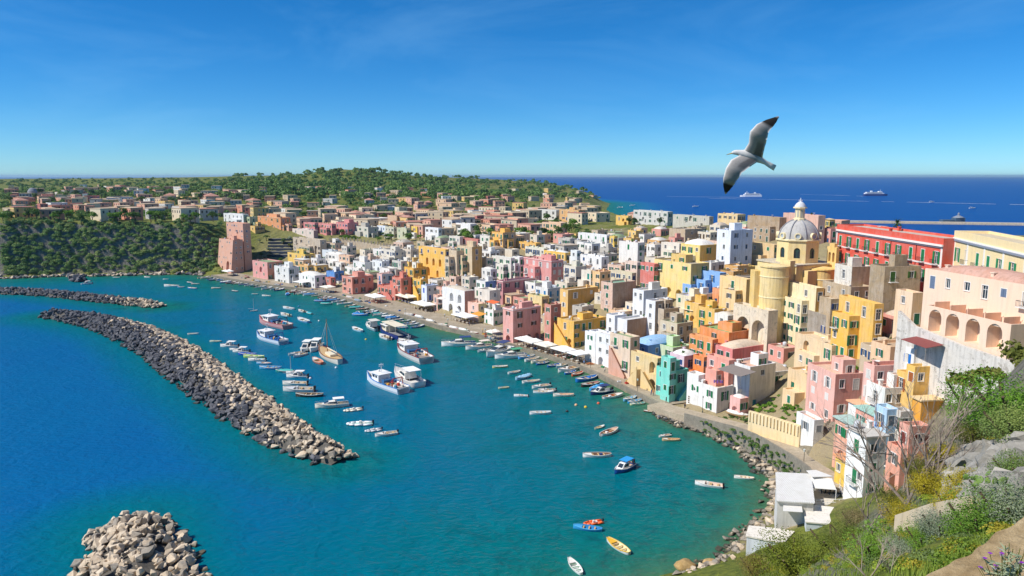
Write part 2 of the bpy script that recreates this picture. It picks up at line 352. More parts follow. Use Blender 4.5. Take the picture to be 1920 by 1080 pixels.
lines = [[at_z(*p) for p in b] for b in (BW_MAIN, BW_FAR, BW_NEAR)]
db = np.min([poly_dist(SPT, l) for l in lines], 0)
# depth of the water in metres: shelving off the coast, the harbour shallower than the open sea
line_m = np.array([at_z(*p) for p in BW_MAIN] + [at_z(760, 980), at_z(820, 1100)])
def side(P):
    """positive on the harbour side of the breakwater line"""
    xs = np.interp(-P[:, 1], -line_m[:, 1], line_m[:, 0]); return P[:, 0] - xs
hs = np.clip(side(SPT) / 45, -1, 1) * 0.5 + 0.5; inb = np.clip((520 - SPT[:, 1]) / 60, 0, 1) * np.clip((140 - SPT[:, 0]) / 40, 0, 1)
harbour = hs * inb
near = np.clip((215 - SPT[:, 1]) / 90, 0, 1) * inb * np.clip((SPT[:, 0] + 60) / 60, 0, 1)
depth = np.minimum(2 + dl * 0.16, 20 - 10 * harbour - 4.5 * near); depth = np.minimum(depth, 3 + np.maximum(db - 7, 0) * 0.55 + 3 * (1 - harbour))
shal = np.exp(-np.maximum(dl, 0) / 4.0) * inb
depth = np.clip(depth, 0.4, 15 + 5 * np.clip((SPT[:, 1] - 480) / 150, 0, 1))
me = bpy.data.meshes.new('sea'); sxn = len(sx)
fs = [(j * sxn + i, j * sxn + i + 1, (j + 1) * sxn + i + 1, (j + 1) * sxn + i) for j in range(len(sy) - 1) for i in range(sxn - 1)]
me.from_pydata(np.column_stack([SPT, np.zeros(len(SPT))]).tolist(), [], fs)
va = me.color_attributes.new('depth', 'FLOAT_COLOR', 'POINT')
kc = np.zeros((len(SPT), 4)); kc[:, 0] = depth / 20; kc[:, 1] = shal; kc[:, 2] = harbour; kc[:, 3] = 1; va.data.foreach_set('color', kc.ravel())
def sea_material():
    m, n, b = nodes('sea_water'); p = pos(n)
    at = n.nodes.new('ShaderNodeAttribute'); at.attribute_name = 'depth'; sp = n.nodes.new('ShaderNodeSeparateColor'); n.links.new(at.outputs['Color'], sp.inputs[0])
    big = noise(n, p, 0.02, 4, 0.55, 0.5); weed = noise(n, p, 0.16, 7, 0.72, 0.8); patch = noise(n, p, 0.045, 4, 0.6, 1.2)
    ad = n.nodes.new('ShaderNodeMath'); ad.operation = 'MULTIPLY_ADD'; ad.inputs[1].default_value = 0.20; n.links.new(big, ad.inputs[0])
    sb = n.nodes.new('ShaderNodeMath'); sb.operation = 'SUBTRACT'; sb.inputs[1].default_value = 0.10; n.links.new(sp.outputs[0], sb.inputs[0]); n.links.new(sb.outputs[0], ad.inputs[2])
    c = ramp(n, ad.outputs[0], (0.04, (.035, .15, .085)), (0.14, (.002, .15, .12)), (0.30, (.0, .145, .175)), (0.50, (.0, .128, .215)), (0.74, (.002, .115, .285)), (1.0, (.0, .065, .27)))
    # weed and rock on the sea floor, seen through the shallow harbour water
    wf = n.nodes.new('ShaderNodeMath'); wf.operation = 'MULTIPLY'; n.links.new(ramp(n, weed, (0.48, 0.0), (0.66, 0.75)), wf.inputs[0]); n.links.new(ramp(n, ad.outputs[0], (0.22, 1.0), (0.42, 0.0)), wf.inputs[1])
    c = mixc(n, wf.outputs[0], c, (.002, .062, .075))
    pf = n.nodes.new('ShaderNodeMath'); pf.operation = 'MULTIPLY'; n.links.new(ramp(n, patch, (0.52, 0.0), (0.70, 0.5)), pf.inputs[0]); n.links.new(sp.outputs[2], pf.inputs[1])
    c = mixc(n, pf.outputs[0], c, (.002, .11, .095))
    sf = n.nodes.new('ShaderNodeMath'); sf.operation = 'MULTIPLY'; n.links.new(ramp(n, weed, (0.30, 0.35), (0.60, 1.0)), sf.inputs[0]); n.links.new(sp.outputs[1], sf.inputs[1])
    c = mixc(n, sf.outputs[0], c, lin('#4E7048'))
    n.links.new(c, b.inputs['Base Color']); b.inputs['Roughness'].default_value = 0.6; b.inputs['Specular IOR Level'].default_value = 0.0
    w1 = noise(n, pos(n, (1, 1.6, 1)), 0.55, 3, 0.6, 0.4); w2 = noise(n, pos(n, (1.3, 1, 1)), 0.13, 3, 0.55, 0.6)
    s1 = n.nodes.new('ShaderNodeMath'); s1.operation = 'MULTIPLY_ADD'; s1.inputs[1].default_value = 1.6; n.links.new(w2, s1.inputs[0]); n.links.new(w1, s1.inputs[2])
    bump(n, b, s1.outputs[0], 0.7, 0.55)
    # sky mirrored by the waves: wave slopes keep it well under full even at a grazing look
    nb = b.inputs['Normal'].links[0].from_socket; gl = n.nodes.new('ShaderNodeBsdfGlossy'); gl.inputs['Roughness'].default_value = 0.13; fr_ = n.nodes.new('ShaderNodeFresnel'); fr_.inputs['IOR'].default_value = 1.33
    mn = n.nodes.new('ShaderNodeMath'); mn.operation = 'MINIMUM'; mn.inputs[1].default_value = 0.14; ms = n.nodes.new('ShaderNodeMixShader')
    n.links.new(nb, gl.inputs['Normal']); n.links.new(nb, fr_.inputs['Normal']); n.links.new(fr_.outputs[0], mn.inputs[0]); n.links.new(mn.outputs[0], ms.inputs[0]); n.links.new(b.outputs[0], ms.inputs[1]); n.links.new(gl.outputs[0], ms.inputs[2]); n.links.new(ms.outputs[0], n.nodes['Material Output'].inputs['Surface']); return m
me.materials.append(sea_material()); me.update(); sea = link('sea', me); tag(sea, kind='structure')
# ------------------------------------------------------------------ quay: pavement, edge stones, wall into the water
def offset(line, d):
    out = []
    for i, p in enumerate(line):
        a = line[max(i - 1, 0)]; b = line[min(i + 1, len(line) - 1)]; t = Vector((b[0] - a[0], b[1] - a[1])).normalized()
        out.append((p[0] - t.y * d, p[1] + t.x * d))
    return out
def densify(line, step):
    out = []
    for a, b in zip(line[:-1], line[1:]):
        n_ = max(1, int(math.hypot(b[0] - a[0], b[1] - a[1]) / step))
        for i in range(n_): out.append((a[0] + (b[0] - a[0]) * i / n_, a[1] + (b[1] - a[1]) * i / n_))
    return out + [line[-1]]
def smooth(line, k=2):
    for _ in range(k):
        line = [line[0]] + [((line[i - 1][0] + 2 * line[i][0] + line[i + 1][0]) / 4, (line[i - 1][1] + 2 * line[i][1] + line[i + 1][1]) / 4) for i in range(1, len(line) - 1)] + [line[-1]]
    return line
QL = smooth(densify(QUAY, 4.0), 4)
PAVE = stone('#A2947E', '#BDB09A', 0.25, 1.6, 0.3); PAVE_EDGE = stone('#7E776A', '#9A9282', 0.4, 2.0, 0.5)
qi = offset(QL, 15.5); qe = offset(QL, 0.7)
b_ = MB()
for i in range(len(QL) - 1):
    b_.quad((*qe[i], 1.34), (*qe[i + 1], 1.34), (*qi[i + 1], 1.38), (*qi[i], 1.38))
pav = b_.build('quay_pavement', PAVE); tag(pav, kind='structure')
b_ = MB()
for i in range(len(QL) - 1):
    a, b2, c2, d2 = QL[i], QL[i + 1], qe[i + 1], qe[i]
    b_.add([(*a, -3), (*b2, -3), (*a, 1.5), (*b2, 1.5), (*d2, 1.5), (*c2, 1.5), (*d2, 1.2), (*c2, 1.2)], [(0, 1, 3, 2), (2, 3, 5, 4), (4, 5, 7, 6)])
tag(b_.build('quay_kerb', PAVE_EDGE), kind='structure')
# ------------------------------------------------------------------ boulders and breakwaters
def hull_mesh(name, seed, n=13, flat=0.7):
    r_ = random.Random(seed); bm = bmesh.new()
    for _ in range(n):
        v = Vector((r_.gauss(0, 1), r_.gauss(0, 1), r_.gauss(0, 1))).normalized() * r_.uniform(0.85, 1.15)
        bm.verts.new((v.x * r_.uniform(0.8, 1.15), v.y * 0.85, v.z * flat))
    bmesh.ops.convex_hull(bm, input=bm.verts[:])
    for v in [v for v in bm.verts if not v.link_faces]: bm.verts.remove(v)
    bmesh.ops.triangulate(bm, faces=bm.faces[:])
    m = bpy.data.meshes.new(name); bm.to_mesh(m); bm.free(); return m
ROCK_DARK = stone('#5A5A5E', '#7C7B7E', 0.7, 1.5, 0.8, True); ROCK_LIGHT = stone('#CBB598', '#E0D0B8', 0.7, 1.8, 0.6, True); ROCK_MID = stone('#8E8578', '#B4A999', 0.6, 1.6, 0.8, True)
ROCKS = []
for i in range(14):
    m_ = hull_mesh('rock', 100 + i); m_.materials.append(ROCK_LIGHT); ROCKS.append(m_)
RK = [(np.array([v.co[:] for v in m_.vertices]), np.array([p.vertices[:] for p in m_.polygons])) for m_ in ROCKS]
from mathutils import Euler
def rock_pile(root, items, limit=300):
    """items: (x, y, z, size, material). The rocks that show largest become parts, the rest one joined part per material"""
    items = sorted(items, key=lambda t: -t[3] / math.hypot(t[0], t[1], t[2] - CAMH)); rest = {}
    for k, (x, y, z, s, m) in enumerate(items):
        i = rnd.randrange(len(ROCKS)); e = (rnd.uniform(-0.5, 0.5), rnd.uniform(-0.5, 0.5), rnd.uniform(0, 6.3)); sc = (s * rnd.uniform(0.85, 1.3), s * rnd.uniform(0.75, 1.05), s * rnd.uniform(0.75, 1.1))
        if k < limit:
            link('rock', ROCKS[i], root, (x - root.location.x, y - root.location.y, z - root.location.z), rot=e, scale=sc, mats=[m])
        else:
            M = np.array(Euler(e).to_matrix()); v = (RK[i][0] * np.array(sc)) @ M.T + np.array([x, y, z]) - np.array(root.location)
            rest.setdefault(m, []).append((v, RK[i][1]))
    for m, lst in rest.items():
        vs_ = []; fs_ = []; b = 0
        for v, f in lst: vs_.append(v); fs_.append(f + b); b += len(v)
        me = bpy.data.meshes.new('small_rocks'); me.from_pydata(np.concatenate(vs_).tolist(), [], np.concatenate(fs_).tolist()); me.materials.append(m)
        tag(link('small_rocks', me, root), kind='stuff')
def breakwater(name, line, widths, height, size, darkf, label, seed, group=None):
    L0 = smooth(densify([at_z(*p) for p in line], 1.0), 12); n_ = len(L0); rr = random.Random(seed); items = []
    root = empty(name, (L0[n_ // 2][0], L0[n_ // 2][1], 0)); tag(root, label, 'breakwater', group)
    core = MB(); ring = []
    acc = 0
    for i in range(n_):
        a = L0[max(i - 1, 0)]; b = L0[min(i + 1, n_ - 1)]; t = Vector((b[0] - a[0], b[1] - a[1])).normalized(); nrm = Vector((-t.y, t.x))  # left of travel
        f = i / (n_ - 1); w = np.interp(f, [k / (len(widths) - 1) for k in range(len(widths))], widths)
        ends = min(1.0, min(i, n_ - 1 - i) / 6 + 0.35); hh = height * ends
        ring.append((L0[i], nrm, w, hh))
        cnt = w / (size * 1.05) ** 2 * 1.25; acc += cnt
        while acc > 1:
            acc -= 1; s = rr.uniform(-1, 1); q = 1 - abs(s) ** 1.6
            sz = size * rr.choice([rr.uniform(.3, .6), rr.uniform(.55, .95), rr.uniform(.55, .95), rr.uniform(.7, 1.2)])
            z = hh * q + rr.uniform(-0.3, 0.25); x = L0[i][0] + nrm.x * s * w / 2 + t.x * rr.uniform(-.6, .6); y = L0[i][1] + nrm.y * s * w / 2 + t.y * rr.uniform(-.6, .6)
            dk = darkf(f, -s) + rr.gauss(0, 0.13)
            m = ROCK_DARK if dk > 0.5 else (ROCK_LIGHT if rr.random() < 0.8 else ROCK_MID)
            items.append((x, y, z, sz, m))
    for i in range(n_):
        p, nrm, w, hh = ring[i]
        for s in (-1.0, -0.6, 0, 0.6, 1.0):
            core.v.append((p[0] + nrm.x * s * w / 2 - root.location.x, p[1] + nrm.y * s * w / 2 - root.location.y, (hh * (1 - abs(s) ** 1.6) - 0.5) if abs(s) < 1 else -2.5))
    for i in range(n_ - 1):
        for k in range(4): core.f.append((i * 5 + k, i * 5 + k + 1, i * 5 + 6 + k, i * 5 + 5 + k)); core.m.append(0)
    core.build('rubble_core', stone('#5A564F', '#77726A', 0.8, 2.0, 0.8), root)
    rock_pile(root, items)
# seen from the sea side (left of the picture) the main breakwater is dark lava, its crest and harbour side pale limestone
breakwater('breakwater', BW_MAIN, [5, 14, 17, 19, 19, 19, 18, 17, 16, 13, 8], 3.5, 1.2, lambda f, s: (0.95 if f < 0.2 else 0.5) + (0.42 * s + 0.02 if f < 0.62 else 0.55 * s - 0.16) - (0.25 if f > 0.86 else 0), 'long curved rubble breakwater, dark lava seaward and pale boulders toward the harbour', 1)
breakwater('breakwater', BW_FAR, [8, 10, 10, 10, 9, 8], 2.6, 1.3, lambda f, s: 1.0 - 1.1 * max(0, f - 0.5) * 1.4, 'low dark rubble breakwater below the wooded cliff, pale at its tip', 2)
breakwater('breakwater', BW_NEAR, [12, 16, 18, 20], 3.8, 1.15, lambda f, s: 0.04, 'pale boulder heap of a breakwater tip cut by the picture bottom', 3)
# rocks at the foot of the cliff and along the road
def shore_rocks(line, n_, size, spread, label, seed, mats, zr=0.4):
    L0 = densify([at_z(*p) for p in line], 0.7); rr = random.Random(seed); root = empty('shore_rocks', (*L0[len(L0) // 2], 0)); tag(root, label, 'rocks'); items = []
    for _ in range(n_):
        p = rr.choice(L0); a = rr.uniform(0, 6.28); r_ = rr.uniform(0, spread); s = size * rr.uniform(0.4, 1.15)
        items.append((p[0] + r_ * math.cos(a), p[1] + r_ * math.sin(a), s * zr * rr.uniform(-0.2, 1.0) + max(0, T1(p[0] + r_ * math.cos(a), p[1] + r_ * math.sin(a))) * 0.8, s, rr.choice(mats)))
    rock_pile(root, items)
shore_rocks([(0, 523), (60, 520), (130, 518), (200, 517), (270, 516), (350, 514), (385, 515)], 230, 2.0, 4.0, 'dark and tawny rocks along the foot of the wooded cliff', 5, [ROCK_DARK, ROCK_MID, ROCK_MID, ROCK_LIGHT])
shore_rocks([(1250, 779), (1275, 793), (1330, 808), (1390, 835), (1425, 862), (1446, 888)], 760, 0.9, 3.6, 'grey boulders banked below the road wall at the cove', 6, [ROCK_MID, ROCK_MID, ROCK_DARK, ROCK_LIGHT])
shore_rocks([(1449, 905), (1449, 950), (1431, 980), (1391, 1015), (1346, 1060), (1290, 1076)], 240, 0.8, 2.6, 'tan rocks along the little beach below the restaurant', 9, [ROCK_MID, ROCK_LIGHT, ROCK_MID])
ri = at_z(146, 527); root = empty('sea_stack', (*ri, 0)); tag(root, 'dark rock islet standing off the wooded cliff', 'rock')
rock_pile(root, [(ri[0] + rnd.gauss(0, 2.2), ri[1] + rnd.gauss(0, 2), rnd.uniform(0, 3.0), rnd.uniform(1.2, 2.6), ROCK_DARK) for _ in range(26)])
for (px, py, s, lab) in ((1284, 1063, 1.45, 'larger tawny boulder in the shallows below the white hut'), (1332, 1058, 1.0, 'smaller tawny boulder in the shallows beside the larger one')):
    p = at_z(px, py); bm = bmesh.new(); bmesh.ops.create_icosphere(bm, subdivisions=3, radius=1)
    for v in bm.verts:
        v.co *= 1 + 0.12 * math.sin(v.co.x * 3 + px) * math.cos(v.co.y * 4) + 0.05 * math.sin(v.co.z * 9 + v.co.x * 7); v.co.z *= 0.62; v.co.x *= 1.2
    mm = bpy.data.meshes.new('boulder'); bm.to_mesh(mm); bm.free(); mm.materials.append(stone('#A98A58', '#C4A778', 0.9, 2.5, 0.4))
    for pl_ in mm.polygons: pl_.use_smooth = True
    tag(link('boulder', mm, None, (p[0], p[1], 0.2), 0.4, (s, s, s)), lab, 'boulder')
# ------------------------------------------------------------------ houses
def tang(px):
    """direction (toward the far end) in which facades run, by place along the harbour"""
    a = np.interp(px, [400, 640, 700, 1000, 1240, 1400, 1560, 1920], [138, 136, 130, 127, 122, 118, 100, 95])
    return R(float(a))
WIN = {}; SHUT = {}
def win_mesh(w, h, kind):
    k = (round(w, 1), round(h, 1), kind)
    if k in WIN: return WIN[k]
    w, h = k[0], k[1]; b = MB(); t = 0.09
    if kind == 'arch':
        n_ = 8; pts = [(-w / 2, 0)] + [(-w / 2 * math.cos(math.pi * i / n_), h - w / 2 + w / 2 * math.sin(math.pi * i / n_)) for i in range(n_ + 1)] + [(w / 2, 0)]
        b.add([(x, 0, z) for x, z in pts], [tuple(range(len(pts)))[::-1]], 1)
        b.box(-0.05, 0.05, -0.05, 0.0, 0, h, 0); b.box(-w / 2, w / 2, -0.05, 0.0, h - w / 2 - 0.05, h - w / 2 + 0.05, 0)
    else:
        b.quad((-w / 2, 0, 0), (w / 2, 0, 0), (w / 2, 0, h), (-w / 2, 0, h), 1)
        b.box(-w / 2, -w / 2 + t, -0.06, 0.01, 0, h); b.box(w / 2 - t, w / 2, -0.06, 0.01, 0, h); b.box(-w / 2 + t, w / 2 - t, -0.06, 0.01, 0, t); b.box(-w / 2 + t, w / 2 - t, -0.06, 0.01, h - t, h)
        b.box(-0.045, 0.045, -0.055, 0.012, t, h - t)
        for q in ((-w / 2 - .13, -w / 2 - .005, -.02, h + .13), (w / 2 + .005, w / 2 + .13, -.02, h + .13)): b.box(q[0], q[1], -.215, -.17, q[2], q[3])
        b.box(-w / 2 - .004, w / 2 + .004, -.215, -.17, h + .005, h + .13)
        if h > 1.7: b.box(-w / 2 + t, w / 2 - t, -0.055, 0.012, h * 0.68, h * 0.68 + 0.07)
    WIN[k] = b.mesh('window', [WHITE, GLASS]); return WIN[k]
def shut_mesh(w, h):
    k = (round(w, 1), round(h, 1))
    if k in SHUT: return SHUT[k]
    w, h = k; b = MB(); b.box(0, w, -0.05, 0, 0, h)
    n_ = 4
    for i in range(n_): b.box(0.07, w - 0.07, -0.075, -0.05, 0.1 + (h - 0.2) * i / n_, 0.1 + (h - 0.2) * (i + 0.7) / n_)
    SHUT[k] = b.mesh('shutter', [WHITE]); return SHUT[k]
def slab_mesh(key, w, d, h):
    k = (key, round(w, 1), round(d, 1), round(h, 2))
    if k in WIN: return WIN[k]
    b = MB(); b.box(-k[1] / 2, k[1] / 2, -k[2], 0, 0, k[3]); WIN[k] = b.mesh(key, [WHITE]); return WIN[k]
def rail_mesh(w, d):
    k = ('rail', round(w, 1), round(d, 1))
    if k in WIN: return WIN[k]
    w, d = k[1], k[2]; b = MB(); b.box(-w / 2, w / 2, -d, 0, -0.14, 0.0, 0); n_ = int(w / 0.22)
    for i in range(n_ + 1): x = -w / 2 + 0.03 + (w - 0.06) * i / n_; b.box(x - 0.015, x + 0.015, -d + 0.02, -d + 0.05, 0, 0.95, 1)
    b.box(-w / 2, w / 2, -d + 0.01, -d + 0.06, 0.95, 1.0, 1); b.box(-w / 2, -w / 2 + 0.04, -d, 0, 0.95, 1.0, 1); b.box(w / 2 - 0.04, w / 2, -d, 0, 0.95, 1.0, 1)
    WIN[k] = b.mesh('balcony', [WHITE, simple('iron', '#3A3B3D', 0.6)]); return WIN[k]
def hole_poly(x, z, w, h, arch):
    if not arch: return [(x - w / 2, z), (x + w / 2, z), (x + w / 2, z + h), (x - w / 2, z + h)]
    n_ = 8; r_ = w / 2; rz = min(r_, h * 0.6)
    return [(x - r_, z), (x + r_, z)] + [(x + r_ * math.cos(math.pi * i / n_), z + h - rz + rz * math.sin(math.pi * i / n_)) for i in range(n_ + 1)]
def facade(mb, o, u, ln, z0, z1, holes, m=0, lean=0.0):
    """wall face from o along u with real openings; holes: (x, z, w, h, arch, depth, backmat)"""
    nrm = (u[1], -u[0])
    def P(x, z, d=0.0):
        k = lean * max(0.0, (z1 - z))
        return (o[0] + u[0] * x + nrm[0] * (k - d), o[1] + u[1] * x + nrm[1] * (k - d), z)
    outer = [(0, z0), (ln, z0), (ln, z1), (0, z1)]
    if not holes: mb.quad(*[P(*p) for p in outer], m); return
    loops = [outer] + [hole_poly(*h[:5]) for h in holes]
    flat = [p for l in loops for p in l]
    tris = tessellate_polygon([[Vector((p[0], p[1], 0)) for p in l] for l in loops])
    base = len(mb.v); mb.v.extend(P(*p) for p in flat)
    for t in tris:
        a, b, c = (flat[i] for i in t); ar = (b[0] - a[0]) * (c[1] - a[1]) - (b[1] - a[1]) * (c[0] - a[0])
        if abs(ar) < 1e-7: continue
        mb.f.append(tuple(base + i for i in (t if ar > 0 else t[::-1]))); mb.m.append(m)
    for h, l in zip(holes, loops[1:]):
        dp = h[5]; n_ = len(l)
        for i in range(n_):
            p, q = l[i], l[(i + 1) % n_]; mb.quad(P(*p), P(*p, dp), P(*q, dp), P(*q), m)
        if h[6] is not None:
            b = len(mb.v); mb.v.extend(P(*p, dp) for p in l); mb.f.append(tuple(range(b, b + n_))); mb.m.append(h[6])
FOOT = []      # (corner list, z0, z1, bbox in picture)
SHUTC = ['#1E6B45', '#1F7550', '#2A6E52', '#24507E', '#5A4632', '#2E7D5B', '#3C5A4A', '#7A7468']
CHIM = MB(); CHIM.box(-.3, .3, -.3, .3, 0, 1.0); CHIM.box(-.4, .4, -.4, .4, 1.0, 1.15); CHIM = CHIM.mesh('chimney', [WHITE])
TANK = MB(); TANK.lathe([(0.02, 0), (.55, 0), (.55, 1.0), (.35, 1.2), (0.02, 1.22)], 10); TANK = TANK.mesh('water_tank', [WHITE], True)
DISH = MB(); DISH.bar((0, 0, 0), (0, 0, .8), .035); DISH.lathe([(0.02, 1.0), (.3, 1.05), (.52, 1.2)], 10); DISH = DISH.mesh('satellite_dish', [WHITE])
POT = MB(); POT.lathe([(0.02, 0), (.18, 0), (.28, .4), (0.02, .4)], 8)
_r = random.Random(5)
for _ in range(60):
    a = _r.uniform(0, 6.28); rr_ = _r.uniform(0, .45); z = .45 + _r.uniform(0, .7); x, y = rr_ * math.cos(a), rr_ * math.sin(a)
    POT.add([(x - .13, y, z), (x + .13, y + .05, z + .05), (x, y + .1, z + .22)], [(0, 1, 2)], 1)
POT = POT.mesh('potted_plant', [paint('#A5603C', .8), leafmat('pot_leaf', '#3F6B2A', '#6E9A3C')])
def solve_len(C, d, px):
    u = (px - 960) / F; zc = C[1] * CP - (C[2] - CAMH) * SP; den = d[0] - u * d[1] * CP
    return (u * zc - C[0]) / den if abs(den) > 1e-6 else 5.0
WARN = []
def openings(L_, H, fh=3.15, dens=0.85, rr=rnd, ztop=None, arches=(), doors=False, cols=None, rows=None, small=False, top=0.95, pitch=None, size=None):
    """list of windows in face coordinates (x, z below the top edge counted from the bottom)"""
    out = []
    if L_ < 2.0 or H < 2.4: return out
    nr = rows if rows is not None else max(1, min(6, int(round(H / fh)))); nc = cols if cols is not None else max(1, int(L_ / 2.9))
    for r_ in range(nr):
        zt = H - top - r_ * (pitch or (H / max(nr, 1) if rows is not None else fh))
        for c in range(nc):
            if rr.random() > dens: continue
            tall = rr.random() < (0.35 if not small else 0.1); h = 2.3 if tall else rr.choice([1.4, 1.5, 1.7]); w = 1.2 if tall else rr.choice([1.0, 1.1, 1.2])
            if small: w, h = 0.8, 1.1
            if size: w, h = size; tall = h > 2
            x = L_ * (c + 0.5) / nc + rr.uniform(-0.25, 0.25); z = zt - h
            if z < 0.3: continue
            if x - w / 2 < 0.25 or x + w / 2 > L_ - 0.25: continue
            bad = False
            for a in arches:
                if abs(x - a[0]) < (w + a[2]) / 2 + 0.25 and z < a[1] + a[3] + 0.2 and z + h > a[1] - 0.2: bad = True
            if not bad: out.append((x, z, w, h, tall))
    return out
def block(root, C, ang, La, Lb, z0, z1, wall, roofc='#B3A898', rt='flat', sh=None, nL=None, nR=None, dens=0.88, arL=(), arR=(), par=0.55, lean=0.0, wear=0.7, cornice=None, clutter=1, rr=rnd, side=None, small=False, balc=0.35, shp=0.65, frame=None):
    """one prism of a house: C front corner (x,y), La to the left-away along ang, Lb to the right-away"""
    a = (math.cos(ang), math.sin(ang)); b = (math.sin(ang), -math.cos(ang)); ox, oy = root.location.x, root.location.y; oz = root.location.z
    Cx, Cy = C[0] - ox, C[1] - oy; A = (Cx + a[0] * La, Cy + a[1] * La); B = (Cx + b[0] * Lb, Cy + b[1] * Lb); D = (A[0] + b[0] * Lb, A[1] + b[1] * Lb)
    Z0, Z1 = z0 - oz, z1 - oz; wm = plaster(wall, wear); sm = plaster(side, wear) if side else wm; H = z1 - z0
    gz = T1(*C); Hv = min(z1 - max(gz - 0.3, z0), 19)
    mb = MB(); sh = sh or rr.choice(SHUTC); shm = paint(sh, 0.6)
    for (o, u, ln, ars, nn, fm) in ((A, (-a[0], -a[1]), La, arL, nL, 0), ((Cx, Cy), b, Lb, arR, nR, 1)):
        zb = Z1 - Hv
        arc = [(x * ln, z, min(w, ln * 0.9), h, *rest) for (x, z, w, h, *rest) in ars]
        arc = [q for q in arc if q[0] - q[2] / 2 > 0.1 and q[0] + q[2] / 2 < ln - 0.1 and q[1] + q[3] < Hv - 0.15]
        kw = dict(cols=nn[0], rows=nn[1]) if nn else {}
        if nn and len(nn) > 2: kw.update(top=nn[2], pitch=nn[3], size=nn[4])
        ws = openings(ln, Hv - (0.25 if rt != 'tile' else 0), dens=dens if not nn else min(1, dens + 0.12), rr=rr, arches=arc, small=small, **kw) if not (nn and nn[0] == 0) else []
        holes = [(x, zb + z, w, h, False, 0.22, None) for (x, z, w, h, t) in ws]
        dr = None
        if ln > 3 and Hv > 3.2 and clutter and rr.random() < .6:
            x = rr.uniform(.9, ln - .9)
            if not any(abs(x - q[0]) < (q[2] + 1.3) / 2 + .2 and q[1] < 2.7 for q in list(ws) + list(arc)): dr = x; holes.append((x, zb + .12, 1.2, 2.2, False, .2, None))
        holes += [(q[0], zb + q[1], q[2], q[3], True, (q[4] if len(q) > 4 else 1.4), fm) for q in arc]
        facade(mb, o, u, ln, Z0, Z1, holes, fm, lean if fm == 0 else 0.0)
        nrm = (u[1], -u[0]); rz = math.atan2(u[1], u[0])
        if dr is not None: link('door', shut_mesh(1.2, 2.2), root, (o[0] + u[0] * (dr - .6) + nrm[0] * (lean * (Z1 - zb) * (fm == 0) - .12), o[1] + u[1] * (dr - .6) + nrm[1] * (lean * (Z1 - zb) * (fm == 0) - .12), zb + .12), rz, mats=[paint(rr.choice(['#2A6E52', '#24507E', '#5A4632', '#7A4A30', '#3C8A9C', '#E0DCD2']), .6)])
        for (x, z, w, h, tall) in ws:
            k = lean * (Z1 - zb - z) if fm == 0 else 0
            pz = zb + z; pp = (o[0] + u[0] * x + nrm[0] * (k - 0.18), o[1] + u[1] * x + nrm[1] * (k - 0.18), pz)
            closed = rr.random() < 0.28
            wi = link('window', win_mesh(w, h, 'r'), root, pp, rz)
            if closed and shp > 0:
                for sx_ in (-w / 2, 0.0): link('shutter', shut_mesh(w / 2 - 0.01, h), wi, (sx_, -0.12, 0), mats=[shm])
            elif rr.random() < shp:
                for s_ in (-1, 1):
                    link('shutter', shut_mesh(w / 2, h), wi, (s_ * (w / 2 + 0.02) if s_ > 0 else -w - 0.02, -0.20, 0), mats=[shm])
            else:
                link('window_sill', slab_mesh('window_sill', w + 0.25, 0.3, 0.08), wi, (0, -0.0, -0.085), mats=[WHITE])
            if tall and rr.random() < balc: link('balcony', rail_mesh(w + 0.9, 0.75), wi, (0, -0.19, -0.03))
    if lean:
        k = lean * (Z1 - Z0)
        for Q, fl in (((Cx, Cy), 0), (A, 1)):
            tri = [(*Q, Z1), (Q[0] - b[0] * k, Q[1] - b[1] * k, Z0), (*Q, Z0)]; mb.add(tri, [(0, 1, 2) if not fl else (2, 1, 0)], 1)
    # the two faces turned away
    mb.quad((*B, Z0), (*D, Z0), (*D, Z1), (*B, Z1), 1); mb.quad((*D, Z0), (*A, Z0), (*A, Z1), (*D, Z1), 0)
    cx_, cy_ = (A[0] + B[0]) / 2, (A[1] + B[1]) / 2
    ring = [(Cx, Cy), B, D, A]
    if rt in ('flat', 'vault'):
        t = 0.28
        inn = [(Cx + (a[0] + b[0]) * t, Cy + (a[1] + b[1]) * t), (B[0] + (a[0] - b[0]) * t, B[1] + (a[1] - b[1]) * t), (D[0] - (a[0] + b[0]) * t, D[1] - (a[1] + b[1]) * t), (A[0] + (b[0] - a[0]) * t, A[1] + (b[1] - a[1]) * t)]
        for i in range(4):
            j = (i + 1) % 4; mb.quad((*ring[i], Z1), (*ring[j], Z1), (*inn[j], Z1), (*inn[i], Z1), 0)
            mb.quad((*inn[i], Z1), (*inn[j], Z1), (*inn[j], Z1 - par), (*inn[i], Z1 - par), 0)
        rb = MB()
        if rt == 'flat': rb.add([(*p, Z1 - par) for p in inn], [(0, 1, 2, 3)])
        else:
            n_ = 8; hgt = min(La, Lb) * 0.20 + 0.2
            for i in range(n_ + 1):
                for j in range(n_ + 1):
                    s, q = i / n_, j / n_; x0 = inn[0][0] + (inn[1][0] - inn[0][0]) * s + (inn[3][0] - inn[0][0]) * q; y0 = inn[0][1] + (inn[1][1] - inn[0][1]) * s + (inn[3][1] - inn[0][1]) * q
                    rb.v.append((x0, y0, Z1 - 0.2 + hgt * (max(0, 1 - abs(2 * s - 1) ** 2.2) * max(0, 1 - abs(2 * q - 1) ** 2.2)) ** 0.6))
            for i in range(n_):
                for j in range(n_): rb.f.append((i * (n_ + 1) + j, (i + 1) * (n_ + 1) + j, (i + 1) * (n_ + 1) + j + 1, i * (n_ + 1) + j + 1)); rb.m.append(0)
        ro = rb.build('roof', plaster(roofc, 0.7), root, smooth=(rt == 'vault'))
    elif rt == 'slab':
        rb = MB(); e = 0.35
